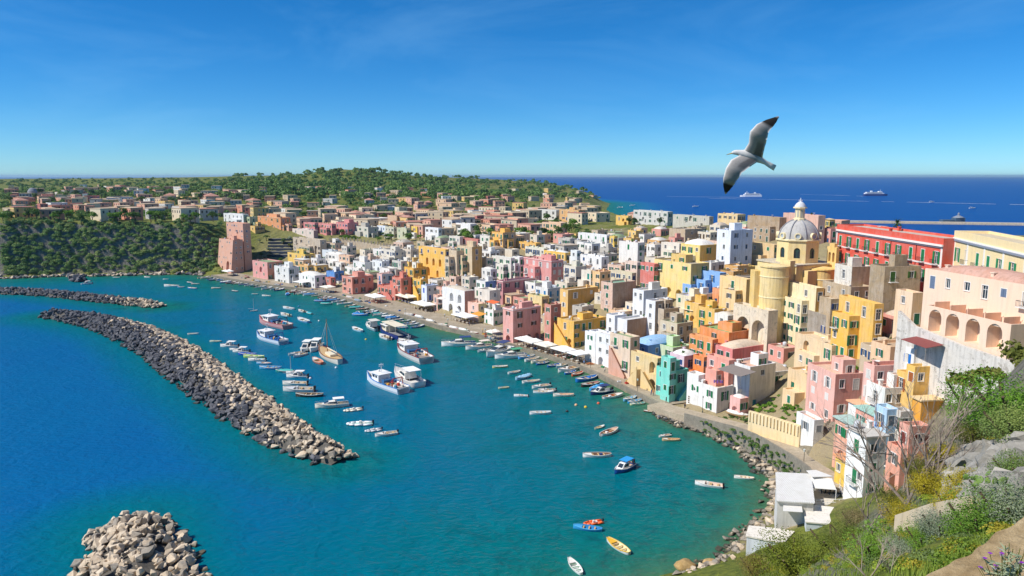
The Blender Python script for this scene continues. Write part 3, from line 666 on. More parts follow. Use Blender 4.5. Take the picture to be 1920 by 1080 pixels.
        ex = [(Cx - (a[0] + b[0]) * e, Cy - (a[1] + b[1]) * e), (B[0] + (b[0] - a[0]) * e, B[1] + (b[1] - a[1]) * e), (D[0] + (a[0] + b[0]) * e, D[1] + (a[1] + b[1]) * e), (A[0] + (a[0] - b[0]) * e, A[1] + (a[1] - b[1]) * e)]
        rb.prism(ex, Z1 - 0.02, Z1 + 0.22); ro = rb.build('roof', plaster(roofc, 0.7), root)
    else:   # tiled hip roof
        rb = MB(); e = 0.4; hgt = min(La, Lb) * 0.22
        ex = [(Cx - (a[0] + b[0]) * e, Cy - (a[1] + b[1]) * e), (B[0] + (b[0] - a[0]) * e, B[1] + (b[1] - a[1]) * e), (D[0] + (a[0] + b[0]) * e, D[1] + (a[1] + b[1]) * e), (A[0] + (a[0] - b[0]) * e, A[1] + (a[1] - b[1]) * e)]
        m_ = min(La, Lb) / 2
        if La > Lb: r1 = (Cx + a[0] * m_ + b[0] * Lb / 2, Cy + a[1] * m_ + b[1] * Lb / 2); r2 = (A[0] - a[0] * m_ + b[0] * Lb / 2, A[1] - a[1] * m_ + b[1] * Lb / 2); fs_ = [(0, 1, 4), (1, 2, 5, 4), (2, 3, 5), (3, 0, 4, 5), (3, 2, 1, 0)]
        else: r1 = (Cx + b[0] * m_ + a[0] * La / 2, Cy + b[1] * m_ + a[1] * La / 2); r2 = (B[0] - b[0] * m_ + a[0] * La / 2, B[1] - b[1] * m_ + a[1] * La / 2); fs_ = [(3, 0, 4), (0, 1, 5, 4), (1, 2, 5), (2, 3, 4, 5), (3, 2, 1, 0)]
        rb.add([(*p, Z1 + 0.02) for p in ex] + [(*r1, Z1 + hgt), (*r2, Z1 + hgt)], fs_); ro = rb.build('roof', plaster(roofc, 0.6), root)
    mb.build('wall', [wm, sm], root)
    if cornice:
        cb = MB(); e = 0.18; zc = Z1 - 0.5
        for (o, u, ln) in (((A[0] - b[0] * e + a[0] * e, A[1] - b[1] * e + a[1] * e), (-a[0], -a[1]), La + e), ((Cx - a[0] * e - b[0] * e, Cy - a[1] * e - b[1] * e), b, Lb + e)):
            cb.obox(o, (u[0] * ln, u[1] * ln), (-u[1] * (e - 0.004), u[0] * (e - 0.004)), zc, zc + 0.3)
        cb.build('cornice', paint(cornice, 0.7), root)
    # what stands on the roof
    if clutter and rt in ('flat', 'vault', 'slab') and La > 3 and Lb > 3:
        zr = {'flat': Z1 - par, 'slab': Z1 + 0.22}.get(rt, Z1 - 0.1)
        for _ in range(rr.choice([1, 2, 2, 3, 4]) if clutter == 1 else clutter):
            s, q = rr.uniform(0.15, 0.85), rr.choice([rr.uniform(0.12, 0.25), rr.uniform(0.75, 0.88)])
            loc = (Cx + a[0] * La * s + b[0] * Lb * q, Cy + a[1] * La * s + b[1] * Lb * q, zr); k = rr.random()
            if k < 0.4: link('chimney', CHIM, ro, loc, ang, mats=[wm])
            elif k < 0.55: link('water_tank', TANK, ro, loc, mats=[paint('#C9CCD0', 0.5)])
            elif k < 0.8: link('satellite_dish', DISH, ro, loc, rr.uniform(0, 6))
            else: link('potted_plant', POT, ro, loc, rr.uniform(0, 6))
        if rt == 'flat' and La > 5 and Lb > 5 and rr.random() < 0.22 and clutter == 1:
            w_, d_, h_ = La * rr.uniform(.25, .4), Lb * rr.uniform(.25, .45), rr.uniform(2.0, 2.6); s, q = rr.uniform(.1, .5), rr.uniform(.35, .5)
            hb = MB(); o = (Cx + a[0] * La * s + b[0] * Lb * q, Cy + a[1] * La * s + b[1] * Lb * q); hb.obox(o, (a[0] * w_, a[1] * w_), (b[0] * d_, b[1] * d_), zr, zr + h_)
            hb.build('roof_hut', wm, ro)
    pr = [proj(p[0] + ox, p[1] + oy, z) for p in ring for z in (max(z0, gz), z1)]
    FOOT.append(([(p[0] + ox, p[1] + oy) for p in ring], z0, z1, (min(p[0] for p in pr), min(p[1] for p in pr), max(p[0] for p in pr), max(p[1] for p in pr)), C[1]))
    return dict(A=A, B=B, C=(Cx, Cy), D=D, a=a, b=b, Z1=Z1, zg=gz - oz)
def place(cx, ty, spec):
    """corner point from the picture: spec > 100 is the row where the corner meets the ground, else the height in metres"""
    if isinstance(spec, tuple):          # (depth Y,)
        q = at_y(cx, ty, spec[0]); return q
    if spec > 100:
        g = hit(cx, spec)
        if g is None: return None
        q = at_y(cx, ty, g[1]); return q
    return hit(cx, ty, spec)
HOUSES = {}
def house(label, cx, ty, lx, rx, spec, wall, name='house', cat='house', group='houses of the harbour town', ang=None, to=None, dz=0.0, **kw):
    q = place(cx, ty, spec)
    if q is None: WARN.append(('no ground', label)); return None
    an = tang(cx) + (R(ang) if ang else 0); a = (math.cos(an), math.sin(an)); b = (math.sin(an), -math.cos(an))
    La, Lb = solve_len(q, a, lx), solve_len(q, b, rx)
    if not (1.0 < La < 60) or not (1.0 < Lb < 60): WARN.append((label, round(La, 1), round(Lb, 1), [round(v) for v in q]))
    La = min(max(La, 2.2), 45) if 0 < La < 400 else 10.0; Lb = min(max(Lb, 2.2), 40) if 0 < Lb < 400 else 10.0
    pts = [(q[0], q[1]), (q[0] + a[0] * La, q[1] + a[1] * La), (q[0] + b[0] * Lb, q[1] + b[1] * Lb)]
    zg = float(np.min(T(pts)))
    if to: root = to
    else:
        root = empty(name, (q[0], q[1], T1(q[0], q[1]))); tag(root, label, cat, group)
    quay = not isinstance(spec, tuple) and spec > 100; rr = rnd
    if not kw.get('arL') and not quay and La > 5 and rr.random() < .4: kw['arL'] = [(rr.uniform(.25, .75), rr.uniform(.3, 2.5), rr.uniform(1.8, 2.6), rr.uniform(2.4, 3.2), 1.0)]
    info = block(root, (q[0], q[1]), an, La, Lb, zg - 1.2 + dz, q[2], wall, **kw)
    z1 = q[2]; k2 = dict(wear=kw.get('wear', .5), clutter=0, roofc=kw.get('roofc', '#B3A898'), sh=kw.get('sh'), par=.35); v2 = rr.choice([wall, wall, kw.get('side') or wall, '#EAE6DC'])
    if kw.get('rt', 'flat') == 'flat' and min(La, Lb) > 5 and kw.get('clutter', 1) and rr.random() < .6:
        s, t_ = rr.uniform(.12, .5), rr.uniform(.3, .5); block(root, (q[0] + a[0] * La * s + b[0] * Lb * t_, q[1] + a[1] * La * s + b[1] * Lb * t_), an, La * rr.uniform(.28, .46), Lb * rr.uniform(.3, .46), z1 - .7, z1 + rr.uniform(1.7, 2.5), v2, **k2)
    if not quay and not to and La > 4 and z1 - zg > 6 and rr.random() < .55 and cat == 'house':
        p_ = rr.uniform(1.4, 3.0); s = rr.uniform(.05, .4); block(root, (q[0] - b[0] * p_ + a[0] * La * s, q[1] - b[1] * p_ + a[1] * La * s), an, La * rr.uniform(.4, .6), p_ - .01, zg - 1.5, z1 - rr.uniform(2.6, 4.5), v2, **k2)
    if not quay and not to and Lb > 5 and z1 - zg > 6 and rr.random() < .45 and cat == 'house':
        p_ = rr.uniform(1.4, 2.6); s = rr.uniform(.1, .4); block(root, (q[0] - a[0] * p_ + b[0] * Lb * s, q[1] - a[1] * p_ + b[1] * Lb * s), an, p_ - .01, Lb * rr.uniform(.35, .55), zg - 1.5, z1 - rr.uniform(2.8, 5), v2, **k2)
    info['root'] = root; info['La'] = La; info['Lb'] = Lb
    return info
def stair(info, face, x0, x1, z0, z1, w=1.2, colr='#C9B79A'):
    """solid outside stair against a face, climbing from x0,z0 to x1,z1 (x in metres along the face from the corner)"""
    C, u = info['C'], (info['a'] if face == 'L' else info['b']); nrm = (-info['b'][0], -info['b'][1]) if face == 'L' else (-info['a'][0], -info['a'][1])
    n_ = max(4, int(abs(z1 - z0) / 0.19)); mb = MB(); g = info['zg']
    for i in range(n_):
        xa, xb = x0 + (x1 - x0) * i / n_, x0 + (x1 - x0) * (i + 1) / n_; zz = g + z0 + (z1 - z0) * (i + 1) / n_
        o = (C[0] + u[0] * min(xa, xb) + nrm[0] * 0.01, C[1] + u[1] * min(xa, xb) + nrm[1] * 0.01)
        mb.obox(o, (u[0] * abs(xb - xa), u[1] * abs(xb - xa)), (nrm[0] * w, nrm[1] * w), g - 0.6, zz)
    st = mb.build('outside_stair', plaster(colr, 0.5), info['root'])
    pb = MB()   # sloping parapet on the outer edge
    o0 = (C[0] + u[0] * x0 + nrm[0] * w, C[1] + u[1] * x0 + nrm[1] * w); o1 = (C[0] + u[0] * x1 + nrm[0] * w, C[1] + u[1] * x1 + nrm[1] * w); t = (nrm[0] * 0.2, nrm[1] * 0.2)
    za, zb = g + z0 + 0.9, g + z1 + 0.9
    pb.add([(*o0, g - 0.6), (*o1, g - 0.6), (*o1, zb), (*o0, za), (o0[0] + t[0], o0[1] + t[1], g - 0.6), (o1[0] + t[0], o1[1] + t[1], g - 0.6), (o1[0] + t[0], o1[1] + t[1], zb), (o0[0] + t[0], o0[1] + t[1], za)],
           [(0, 1, 2, 3), (7, 6, 5, 4), (3, 2, 6, 7), (0, 3, 7, 4), (1, 5, 6, 2)])
    pb.build('stair_parapet', plaster(colr, 0.5), st)
# ------------------------------------------------------------------ the houses, one row each: corner column, top row, left and right columns, ground row or height, colour
GR = '#8FA372'; GR2 = '#7DA98A'
# far end of the harbour
t = house('tall leaning pink tower house at the far end of the quay', 437, 450, 411, 455, 513, '#DDA093', name='tower_house', lean=0.12, wear=0.4, roofc='#C99A86', small=True, dens=0.6, shp=0.2, arL=[(0.72, 0.4, 3.2, 5.5, 1.5)])
if t: house('', 455, 419, 424, 469, (hit(437, 513)[1] + 6,), '#DDA093', to=t['root'], wear=0.4, roofc='#C99A86', small=True, dens=0.55, shp=0.2, clutter=0)
house('white three storey apartment block above the pink tower house', 456, 402, 419, 466, 7.5, '#E4E6E8', side='#A9B7A4', sh='#55606A', nL=(5, 3), shp=0.2)
house('pale green house between the white apartment block and the orange house', 468, 407, 458, 482, 6.5, '#BFC69A', sh='#2E7D5B')
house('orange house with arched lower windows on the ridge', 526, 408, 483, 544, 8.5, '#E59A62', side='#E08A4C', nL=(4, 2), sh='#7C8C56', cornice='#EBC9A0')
house('small yellow house beside the pink tower house', 478, 424, 469, 496, 5, '#EBBE5C', sh='#6B5A3A', nL=(1, 1), nR=(3, 1))
house('low salmon house right of the orange house', 541, 420, 527, 548, 5, '#E2A88C', nL=(2, 1))
house('long raspberry pink house on the ridge, left wing', 590, 418, 567, 597, 7.5, '#D97F88', roofc='#C9A9A0')
house('raspberry pink house on the ridge, middle wing with white door', 622, 420, 597, 630, 7.5, '#E08A92', roofc='#D0B0A6')
house('raspberry pink house on the ridge, broad right wing', 652, 418, 630, 672, 8.5, '#DD8088', roofc='#CDAFA4')
house('cream house with green shutters under the raspberry wing', 588, 432, 548, 596, 6, '#E3D2C6', side='#D69AA0', sh='#2E7D5B', roofc='#C98B90', nL=(3, 1))
house('weathered stone house with tall blind arches below the ridge', 600, 450, 549, 612, 11, '#C9B79E', wear=0.9, arL=[(0.16, 2.0, 3.2, 5.5, 1.0), (0.5, 2.0, 3.2, 5.5, 1.0), (0.84, 2.0, 3.2, 5.5, 1.0)], dens=0.3)
house('grey cream villa with a terrace above the crenellated wall', 690, 426, 661, 709, 7, '#D3CDBB', nL=(3, 1), side='#B7B3A6', roofc='#BEB6A6')
house('yellow flat roofed house below the arched stone house', 572, 477, 539, 590, 6, '#F0C64E', side='#E8B83C', roofc='#8FA372', nL=(3, 1))
t = house('pink house with a big arched niche standing on the far quay', 501, 492, 473, 530, 525, '#E49AA0', side='#DF8F7C', roofc=GR, name='quay_house', nL=(2, 2), arL=[(0.55, 4.2, 3.0, 3.2, 1.0)])
if t: stair(t, 'R', t['Lb'] * 0.95, t['Lb'] * 0.35, 0, 3.2, colr='#DF8F7C')
t = house('white house with a blue door beside the pink quay house', 541, 502, 514, 561, 532, '#E6E6E2', name='quay_house', roofc='#E1DDD3', dens=0.5)
if t: stair(t, 'R', 7, 1.5, 0, 3.4, colr='#E2DFD8')
house('ochre house wedged between white houses near the far quay', 577, 498, 559, 588, 8, '#E7B466', roofc='#D8CDB8')
house('white vaulted house under the ochre house by the far quay', 590, 517, 560, 611, 541, '#EDEBE6', rt='vault', roofc='#E4DED2', arL=[(0.3, 0.2, 2.2, 2.8, 1.0), (0.7, 0.2, 2.2, 2.8, 1.0)])
t = house('bright blue house near the far quay', 627, 510, 612, 645, 6.8, '#4E94DC', side='#3C80CF', roofc='#B9C7D4', name='blue_house', sh='#2E5C92')
house('small brick red house below the bright blue house', 620, 521, 610, 629, 541, '#CE7068', roofc='#C9A090')
t = house('salmon pink quay house with a first floor terrace', 660, 520, 641, 700, 553, '#E79389', side='#E58779', name='quay_house', roofc='#C2BBAF', nL=(2, 2), nR=(3, 2), arR=[(0.82, 0.1, 2.2, 2.8, 0.8)])
house('light blue house with a pink flank and white stair', 716, 514, 707, 737, 543, '#E9B4BA', side='#A9D0EA', roofc='#D9CFC4', sh='#3C80B8')
t = house('brick red terraced house with sloping buttress walls on the quay', 741, 541, 708, 771, 564, '#DB7468', side='#DE7A6C', roofc='#CE7568', arL=[(0.25, 0.1, 2.0, 2.2, 0.8)])
if t:
    house('', 752, 522, 735, 771, 11, '#DE7A6C', to=t['root'], roofc='#D58A7A', clutter=4)
    stair(t, 'R', 8, 2, 0, 4.5, colr='#DE7A6C'); stair(t, 'L', 1, 6, 0, 3.2, colr='#D9705F')
# white cluster below the crenellated wall
for (lab, cx, ty, lx, rx, h, c, kw) in [
    ('pinkish plaster house under the crenellated wall, beside the stone arches', 628, 456, 612, 645, 8, '#DDBBA8', {}),
    ('tall cream house with small windows under the crenellated wall', 650, 462, 640, 668, 8, '#E1D6C4', {}),
    ('white house with a vaulted roof left of the stone cone pillar', 640, 478, 610, 655, 8, '#E9E5DC', {'rt': 'vault', 'roofc': '#E4DED2'}),
    ('pale blue grey house in the white cluster above the bright blue house', 622, 470, 604, 634, 7, '#D5DEE2', {}),
    ('salmon house in the white cluster above the pink terrace house', 655, 480, 635, 664, 9, '#E5B4A0', {}),
    ('white house with round arches above the salmon terrace house', 684, 492, 662, 704, 8, '#EAE8E2', {'arL': [(0.3, 3.0, 2.0, 2.6, 1.0), (0.7, 3.0, 2.0, 2.6, 1.0)]}),
    ('white house with a dark blue window band in the white cluster', 716, 490, 698, 730, 8, '#E6E8E8', {'sh': '#2C4C86'}),
    ('cream house with a roof terrace below the crenellated wall', 740, 470, 715, 760, 8, '#E0D8C6', {}),
    ('grey plaster house left of the big yellow house', 752, 490, 735, 763, 9, '#CFC9BD', {'wear': 0.9}),
    ('white stepped house above the light blue house', 730, 504, 712, 745, 7, '#EBE7E0', {}),
    ('beige house at the foot of the crenellated wall, its right end', 770, 468, 752, 786, 6, '#D9C8B2', {})]:
    house(lab, cx, ty, lx, rx, h, c, **kw)
# middle: big yellow house and the tower beside it
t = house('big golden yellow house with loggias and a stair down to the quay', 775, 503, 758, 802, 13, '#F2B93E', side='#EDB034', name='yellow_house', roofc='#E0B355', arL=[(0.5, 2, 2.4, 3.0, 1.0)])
if t:
    house('', 835, 468, 785, 842, 15, '#F4BD45', to=t['root'], roofc='#D9B565', nL=(4, 1), sh='#2C4C86', arL=[(0.32, 6.6, 2.0, 3.6, 1.6), (0.56, 6.6, 2.0, 3.6, 1.6), (0.80, 6.6, 2.0, 3.6, 1.6), (0.35, 1.0, 3.0, 4.6, 1.8), (0.7, 1.2, 1.8, 3.4, 1.2)])
    i2 = house('', 789, 524, 774, 800, 563, '#F2B93E', to=t['root'], roofc='#E6D9BE', sh='#2E7D5B')
    if i2: stair(i2, 'L', 4.5, 0.2, 6.5, 1.5, colr='#F2B93E')
house('tall tan tower house with a golden side wall', 885, 463, 857, 904, 15, '#D9BE93', side='#E8AE52', name='tower_house', wear=0.8, roofc='#CDBFA6', arL=[(0.72, 3.2, 2.6, 5.0, 1.2)], sh='#2E7D5B')
house('ruined tan house with arches between the yellow house and the tan tower', 856, 470, 842, 872, 14, '#DCC3A0', wear=0.9, arL=[(0.5, 1.5, 2.6, 4.6, 1.2)], dens=0.5)
house('white house with blue shutters beside the golden stair', 800, 536, 790, 822, 573, '#DDE4F0', side='#D2D7DE', sh='#3E63C0', roofc='#8C9CC8', arL=[(0.5, 0.1, 1.6, 2.3, 0.6)])
t = house('dusty pink house with a red outside stair behind the white canopies', 832, 540, 818, 850, 9, '#E1A79E', roofc='#D9BCA8')
t = house('white two storey house with round arched loggias on the quay', 871, 546, 829, 890, 594, '#EDEDEB', side='#D79C82', name='arched_house', rt='vault', roofc='#C9BBA5', nL=(0, 0), arL=[(0.42, 5.5, 2.7, 3.7, 2.0), (0.78, 5.5, 2.7, 3.7, 2.0), (0.38, 0.8, 2.9, 3.6, 2.0), (0.76, 0.8, 2.9, 3.6, 2.0)])
if t: stair(t, 'L', 0.3, 5.0, 0, 3.6, colr='#EDEDEB')
house('cream house with a flat terrace behind the white arched house', 880, 520, 865, 897, 8, '#E4D6BE', roofc='#E8DDC8')
house('pink and yellow striped narrow house right of the white arched house', 897, 570, 877, 912, 605, '#EDB6AE', side='#EED48A', roofc='#E3CDB2', nL=(1, 3))
house('white narrow house with green shutters and an orange awning', 925, 582, 908, 947, 611, '#ECE9E2', side='#E2DFD6', roofc='#D9D2C4', sh='#2E7D5B')
house('cream house with balconies left of the mauve palazzo', 918, 545, 896, 938, 12, '#E6DACA', roofc='#D6CBB8', balc=0.8)
house('white house with a blue terrace wall left of the mauve palazzo', 910, 528, 893, 930, 10, '#E9E7E0', side='#6FA2DB', roofc='#C9CDD0')
house('mauve palazzo with tall dark shutters and a cream cornice', 943, 527, 932, 1011, 572, '#CF8494', side='#C97C8C', name='palazzo', cornice='#EAD3C6', nL=(1, 2), nR=(4, 2), sh='#2E3A44', roofc='#8C93A6', shp=0.9)
house('rosy pink palazzo with white framed windows behind the mauve one', 1034, 489, 982, 1056, 12, '#E08B91', name='palazzo', roofc='#D6B8B0', nL=(4, 2), sh='#D8D2CC', cornice='#E9C2BC')
house('white house with green shutters and a green terrace roof', 958, 484, 922, 963, 11, '#E3DCD0', sh='#237A4C', roofc=GR2, nL=(3, 2))
house('narrow white house with tall green doors by the rosy palazzo', 974, 482, 961, 983, 11, '#E9E6DF', sh='#237A4C')
house('white rounded house right of the tan tower', 920, 505, 903, 932, 10, '#E6E1D8', rt='vault', roofc='#D9D2C6')
house('grey pink house with a cone buttress right of the tan tower', 912, 484, 900, 925, 8, '#D9C2BC')
house('cream house with green shutters on the ridge behind the tan tower', 918, 443, 900, 923, 8, '#E0DACB', sh='#237A4C', nL=(2, 2))
t = house('orange yellow house with a round arch on the ridge', 943, 436, 922, 967, 10, '#F0B548', side='#C9A87C', roofc='#D9B87A', arL=[(0.6, 1, 2.6, 4, 1.0)], sh='#237A4C')
house('white tall windowed house on the ridge', 822, 428, 797, 828, 8, '#E8E8E6', nL=(3, 1))
house('cream house with green shutters on the ridge behind the yellow house', 862, 444, 842, 868, 6.5, '#DCD3C4', sh='#237A4C', nL=(3, 1))
house('low brick red house on the ridge', 896, 449, 867, 902, 5, '#C9706A', roofc='#B9887C', nL=(3, 1))
house('white cube house with one window on the ridge', 882, 420, 855, 894, 7, '#EBE8E3', nL=(0, 0), nR=(1, 1))
house('yellow narrow house at the park wall', 782, 425, 771, 786, 7, '#EDC640', nL=(1, 2))
house('pink house with an awning at the park wall', 792, 424, 785, 799, 7, '#EFAFA0')
house('sage green house at the park wall', 762, 428, 744, 771, 7, '#C8C8A4', nL=(2, 2), sh='#237A4C')
house('pale sage house with an arched door at the park', 738, 426, 722, 746, 7, '#CFCBB0', arL=[(0.5, 0.2, 2, 2.6, 0.8)])
house('white blue house at the park wall', 722, 424, 707, 726, 6, '#DDE4EA')
# quay right of the harbour office
t = house('pink quay house with an arcade, roof terrace and restaurant awning', 962, 580, 943, 1014, 646, '#EFA3A4', side='#ECA09E', name='quay_house', roofc='#E6D6C8', nL=(1, 2), nR=(2, 3), cornice='#F0DAD2', arL=[(0.5, 0.1, 2.6, 3.0, 1.2)], arR=[(0.25, 0.1, 2.4, 3.0, 1.2), (0.55, 0.1, 2.4, 3.0, 1.2), (0.85, 0.1, 2.2, 3.0, 1.2)])
house('reddish brown narrow house right of the pink arcaded quay house', 1033, 572, 1021, 1052, 14, '#D98C84', side='#B9705E', roofc='#DDC6AE', nL=(1, 3))
house('white house with blue shutters above the pink arcaded quay house', 1027, 541, 1004, 1051, 9, '#EAE8E3', side='#A9BCD0', roofc='#C9C4BA', sh='#2A7FB5')
house('pale yellow house with a mossy terrace beside the white blue shuttered house', 1016, 556, 990, 1030, 10, '#EBCF8C', roofc=GR)
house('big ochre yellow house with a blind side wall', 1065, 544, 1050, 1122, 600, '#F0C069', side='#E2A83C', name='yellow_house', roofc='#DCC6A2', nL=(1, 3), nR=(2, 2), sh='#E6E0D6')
t = house('golden yellow quay house with outside stairs and an arched door', 1076, 603, 1045, 1136, 654, '#F2BC42', side='#EDB238', name='quay_house', roofc='#C9A86A', nL=(1, 2), arL=[(0.75, 0.1, 2.2, 3.4, 1.0)], clutter=4)
if t: stair(t, 'L', 1.0, 9.0, 0, 7.0, colr='#F2BC42')
house('white low house with a blue terrace at the golden quay house', 1117, 625, 1097, 1130, 683, '#EEECE8', side='#DAD8D2', roofc='#7FB6CE')
house('tan house with a pink upper storey and mossy green roof', 1149, 531, 1127, 1192, 588, '#E2B6AE', side='#A98F76', name='house', wear=0.85, roofc=GR2, nL=(1, 4), nR=(0, 0))
t = house('white modern stepped house complex above the quay', 1207, 545, 1187, 1252, 12, '#ECEEF0', side='#D3D8DE', roofc='#CFC8BC', name='white_complex', nL=(2, 2), sh='#55606A', shp=0.0)
if t:
    house('', 1229, 565, 1211, 1262, 12, '#ECEEF0', side='#A99B8A', to=t['root'], roofc='#C9BFB0', shp=0.0)
    house('', 1176, 600, 1158, 1218, 11, '#F0F1F2', side='#B48A68', to=t['root'], roofc='#D9D6D0', shp=0.0, nR=(0, 0))
    house('', 1153, 592, 1137, 1175, 10, '#F0F1F2', to=t['root'], roofc='#DAD8D4', shp=0.0)
house('white quay house with arched windows and open loggia storeys', 1146, 630, 1105, 1163, 692, '#F0F1F2', side='#E4E5E6', name='quay_house', roofc='#D6D4D0', nL=(3, 3), shp=0.1, arL=[(0.14, 7.0, 2.0, 2.4, 1.0), (0.14, 3.7, 2.0, 2.4, 1.0), (0.55, 0.2, 2.2, 3.0, 1.2)])
t = house('pale pink quay house with a green arched boat door', 1182, 633, 1144, 1200, 712, '#EBC9BE', side='#E6C2AE', name='quay_house', roofc=GR, nL=(2, 2), sh='#237A4C', arL=[(0.3, 0.1, 3.2, 4.4, 1.2)])
if t: stair(t, 'L', 1.0, 8.0, 0.0, 8.0, w=1.0, colr='#D9A288')
house('cornflower blue house with a domed terrace', 1215, 648, 1181, 1280, 9.5, '#4F97DD', side='#5B9FE0', name='blue_house', rt='vault', roofc='#8EC0EA', sh='#2F6FB0', nR=(2, 1))
t = house('sandy yellow quay house with deep arches and triangular stairs', 1233, 672, 1183, 1243, 735, '#EBCB8C', side='#E3BE78', name='quay_house', roofc='#E0C590', nL=(2, 1), arL=[(0.16, 0.3, 3.0, 3.6, 1.8), (0.42, 0.3, 3.0, 3.2, 1.8), (0.82, 0.1, 2.8, 3.4, 1.6), (0.82, 5.0, 2.4, 3.4, 1.4)])
if t: stair(t, 'L', 0.5, 5.0, 0, 4.6, w=1.3, colr='#EBC680'); stair(t, 'L', 10.5, 6.6, 0, 5.0, w=1.4, colr='#E8C684')
t = house('turquoise quay house with an outside stair', 1263, 696, 1231, 1291, 752, '#6FDCC6', side='#5BC9AE', name='quay_house', roofc='#B9A88C', nL=(2, 2), nR=(1, 1), sh='#3F5C60')
if t:
    stair(t, 'R', 1.0, 5.5, 0, 4.2, w=1.3, colr='#7ADFCB')
    house('', 1257, 672, 1240, 1266, 12, '#74DCC8', to=t['root'], roofc='#86D8C4', clutter=0)
house('lilac house with blue shutters and a white domed roof', 1283, 668, 1256, 1310, 9.5, '#E2C0E0', side='#DDA6C0', rt='vault', roofc='#F0ECE4', nL=(2, 1), sh='#2C4C86')
house('green terraced house top behind the lilac house', 1262, 652, 1232, 1295, 8, '#CFE0B8', roofc='#8FC060', clutter=3)
t = house('orange house with a green roof terrace', 1367, 624, 1312, 1410, 8, '#F0944A', side='#EC8030', name='orange_house', roofc='#86A95E', nL=(1, 1), nR=(0, 0))
if t: house('', 1336, 637, 1293, 1344, 8, '#F09A50', to=t['root'], roofc='#9CAA62', sh='#237A4C', side='#EC8030')
house('coral pink house with humped vaulted roof', 1374, 655, 1342, 1440, 7, '#EA8088', side='#E4747E', rt='vault', roofc='#D9C4A8', nR=(0, 0))
house('salmon pink house with a green shuttered window and washing line', 1367, 676, 1326, 1380, 12, '#F09A94', side='#E88C86', roofc='#D9A898', nL=(2, 1), sh='#237A4C')
house('narrow orange house squeezed between lilac and salmon houses', 1320, 670, 1300, 1330, 9, '#F08C3E', roofc='#D98A50')
t = house('white house with a big roof terrace and weathered side wall', 1407, 688, 1368, 1455, 765, '#EDEEEC', side='#DED6C6', name='terrace_house', roofc='#D9A88C', wear=0.8, nL=(2, 2), nR=(1, 1), shp=0.1, arL=[(0.65, 1.0, 3.0, 3.6, 1.4)], clutter=4)
house('white quay house with green shutters on the roadside', 1345, 728, 1291, 1376, 774, '#F0EEE8', side='#EAE6DE', name='quay_house', roofc='#DDCFB2', nL=(2, 2), nR=(1, 1), sh='#237A4C', wear=0.8)
house('small white house with an arched window above the roadside', 1310, 704, 1289, 1325, 8, '#F0EEE8', roofc='#E6DCC8', arL=[(0.5, 3.4, 2.2, 1.8, 0.5)], nL=(0, 0))
house('little pink domed house beside the road', 1388, 748, 1369, 1404, 782, '#F2AFB4', rt='vault', roofc='#F0E6E0', arL=[(0.5, 0.2, 1.8, 2.4, 0.8)])
house('tan house with mossy flat roof below the yellow houses', 1270, 607, 1238, 1300, 8, '#D6C3A0', roofc=GR, side='#BDA688', wear=0.8)
t = house('yellow house with a green shutter below the church wall', 1310, 570, 1284, 1346, 8, '#F2C050', side='#EDB43C', roofc='#C9B8A0', sh='#237A4C')
if t: house('', 1340, 580, 1309, 1363, 8, '#F2BE48', to=t['root'], roofc='#A9A06A', sh='#237A4C')
house('pale yellow house with a lilac terrace next to the green shuttered yellow house', 1296, 556, 1268, 1325, 8, '#E9DCB8', roofc='#C6BFD6')
house('white gabled house by the stone arches', 1365, 592, 1340, 1380, 8, '#EAE6DC', rt='vault', roofc='#D6CDBC', nL=(1, 1))
house('beige stone house right of the white complex', 1245, 580, 1217, 1272, 9, '#CBB69A', wear=0.9, roofc='#C9B9A0')
# upper rows
house('long white house with green shutters on the upper street', 1138, 441, 1084, 1145, 7, '#E9E9E6', nL=(4, 1), sh='#237A4C', roofc='#B9BFC6')
house('narrow lemon yellow house on the upper street', 1152, 443, 1143, 1157, 8, '#F0C63E')
house('white tower like house with one green shutter on the upper street', 1196, 455, 1161, 1209, 11, '#ECE7DE', nL=(1, 1), sh='#237A4C', roofc='#C98A74')
house('cream house with paired green shutters by the white vaulted yellow house', 1274, 457, 1240, 1280, 8, '#E8DDCB', nL=(2, 1), sh='#237A4C', roofc='#D2C8B4')
house('yellow house with a white vaulted roof and golden end wall', 1313, 460, 1277, 1346, 12, '#F3D57A', side='#EDB247', rt='vault', roofc='#F2EADF', nL=(3, 1), nR=(1, 1), sh='#237A4C')
t = house('pale yellow terrace house with round arches at its foot', 1296, 495, 1227, 1330, 13, '#F5D684', side='#E2BE6A', roofc='#B9A98E', nL=(3, 1), arL=[(0.15, 0.5, 3.0, 3.4, 1.4), (0.42, 0.5, 3.0, 3.4, 1.4), (0.7, 0.5, 3.0, 3.2, 1.4)], sh='#237A4C')
house('rose red narrow house with green shutters left of the yellow arches', 1227, 495, 1201, 1232, 13, '#DC6E68', nL=(3, 2), sh='#237A4C', roofc='#CFC0B4')
house('pale blue house with two arched windows below the church', 1350, 512, 1297, 1362, 9, '#79AEE6', side='#6BA2DC', nL=(2, 1), roofc='#A9A498', sh='#2F6FB0')
house('small bright blue house at the yellow arches', 1296, 534, 1280, 1304, 6, '#6FAAE8', roofc='#BFD0E0')
t = house('tall white and blue grey house left of the church', 1371, 432, 1345, 1412, 18, '#E6ECF4', side='#D2DDEE', name='white_tower_house', nL=(1, 4), nR=(2, 4), sh='#3C5A78', roofc='#DADCE0', shp=0.3)
house('tan stone block with blank walls behind the vaulted yellow house', 1285, 430, 1255, 1318, 7, '#C3AC8C', wear=0.9, dens=0.2, roofc='#B9A88C')
house('pink white house with a gallery left of the rose red house', 1195, 492, 1172, 1203, 9, '#EAC8C4', nL=(2, 2), sh='#3C5A4A')
house('long white laundry terrace house in the upper rows', 1128, 482, 1088, 1142, 7, '#EDECE8', nL=(3, 1), roofc='#DAD5CB')
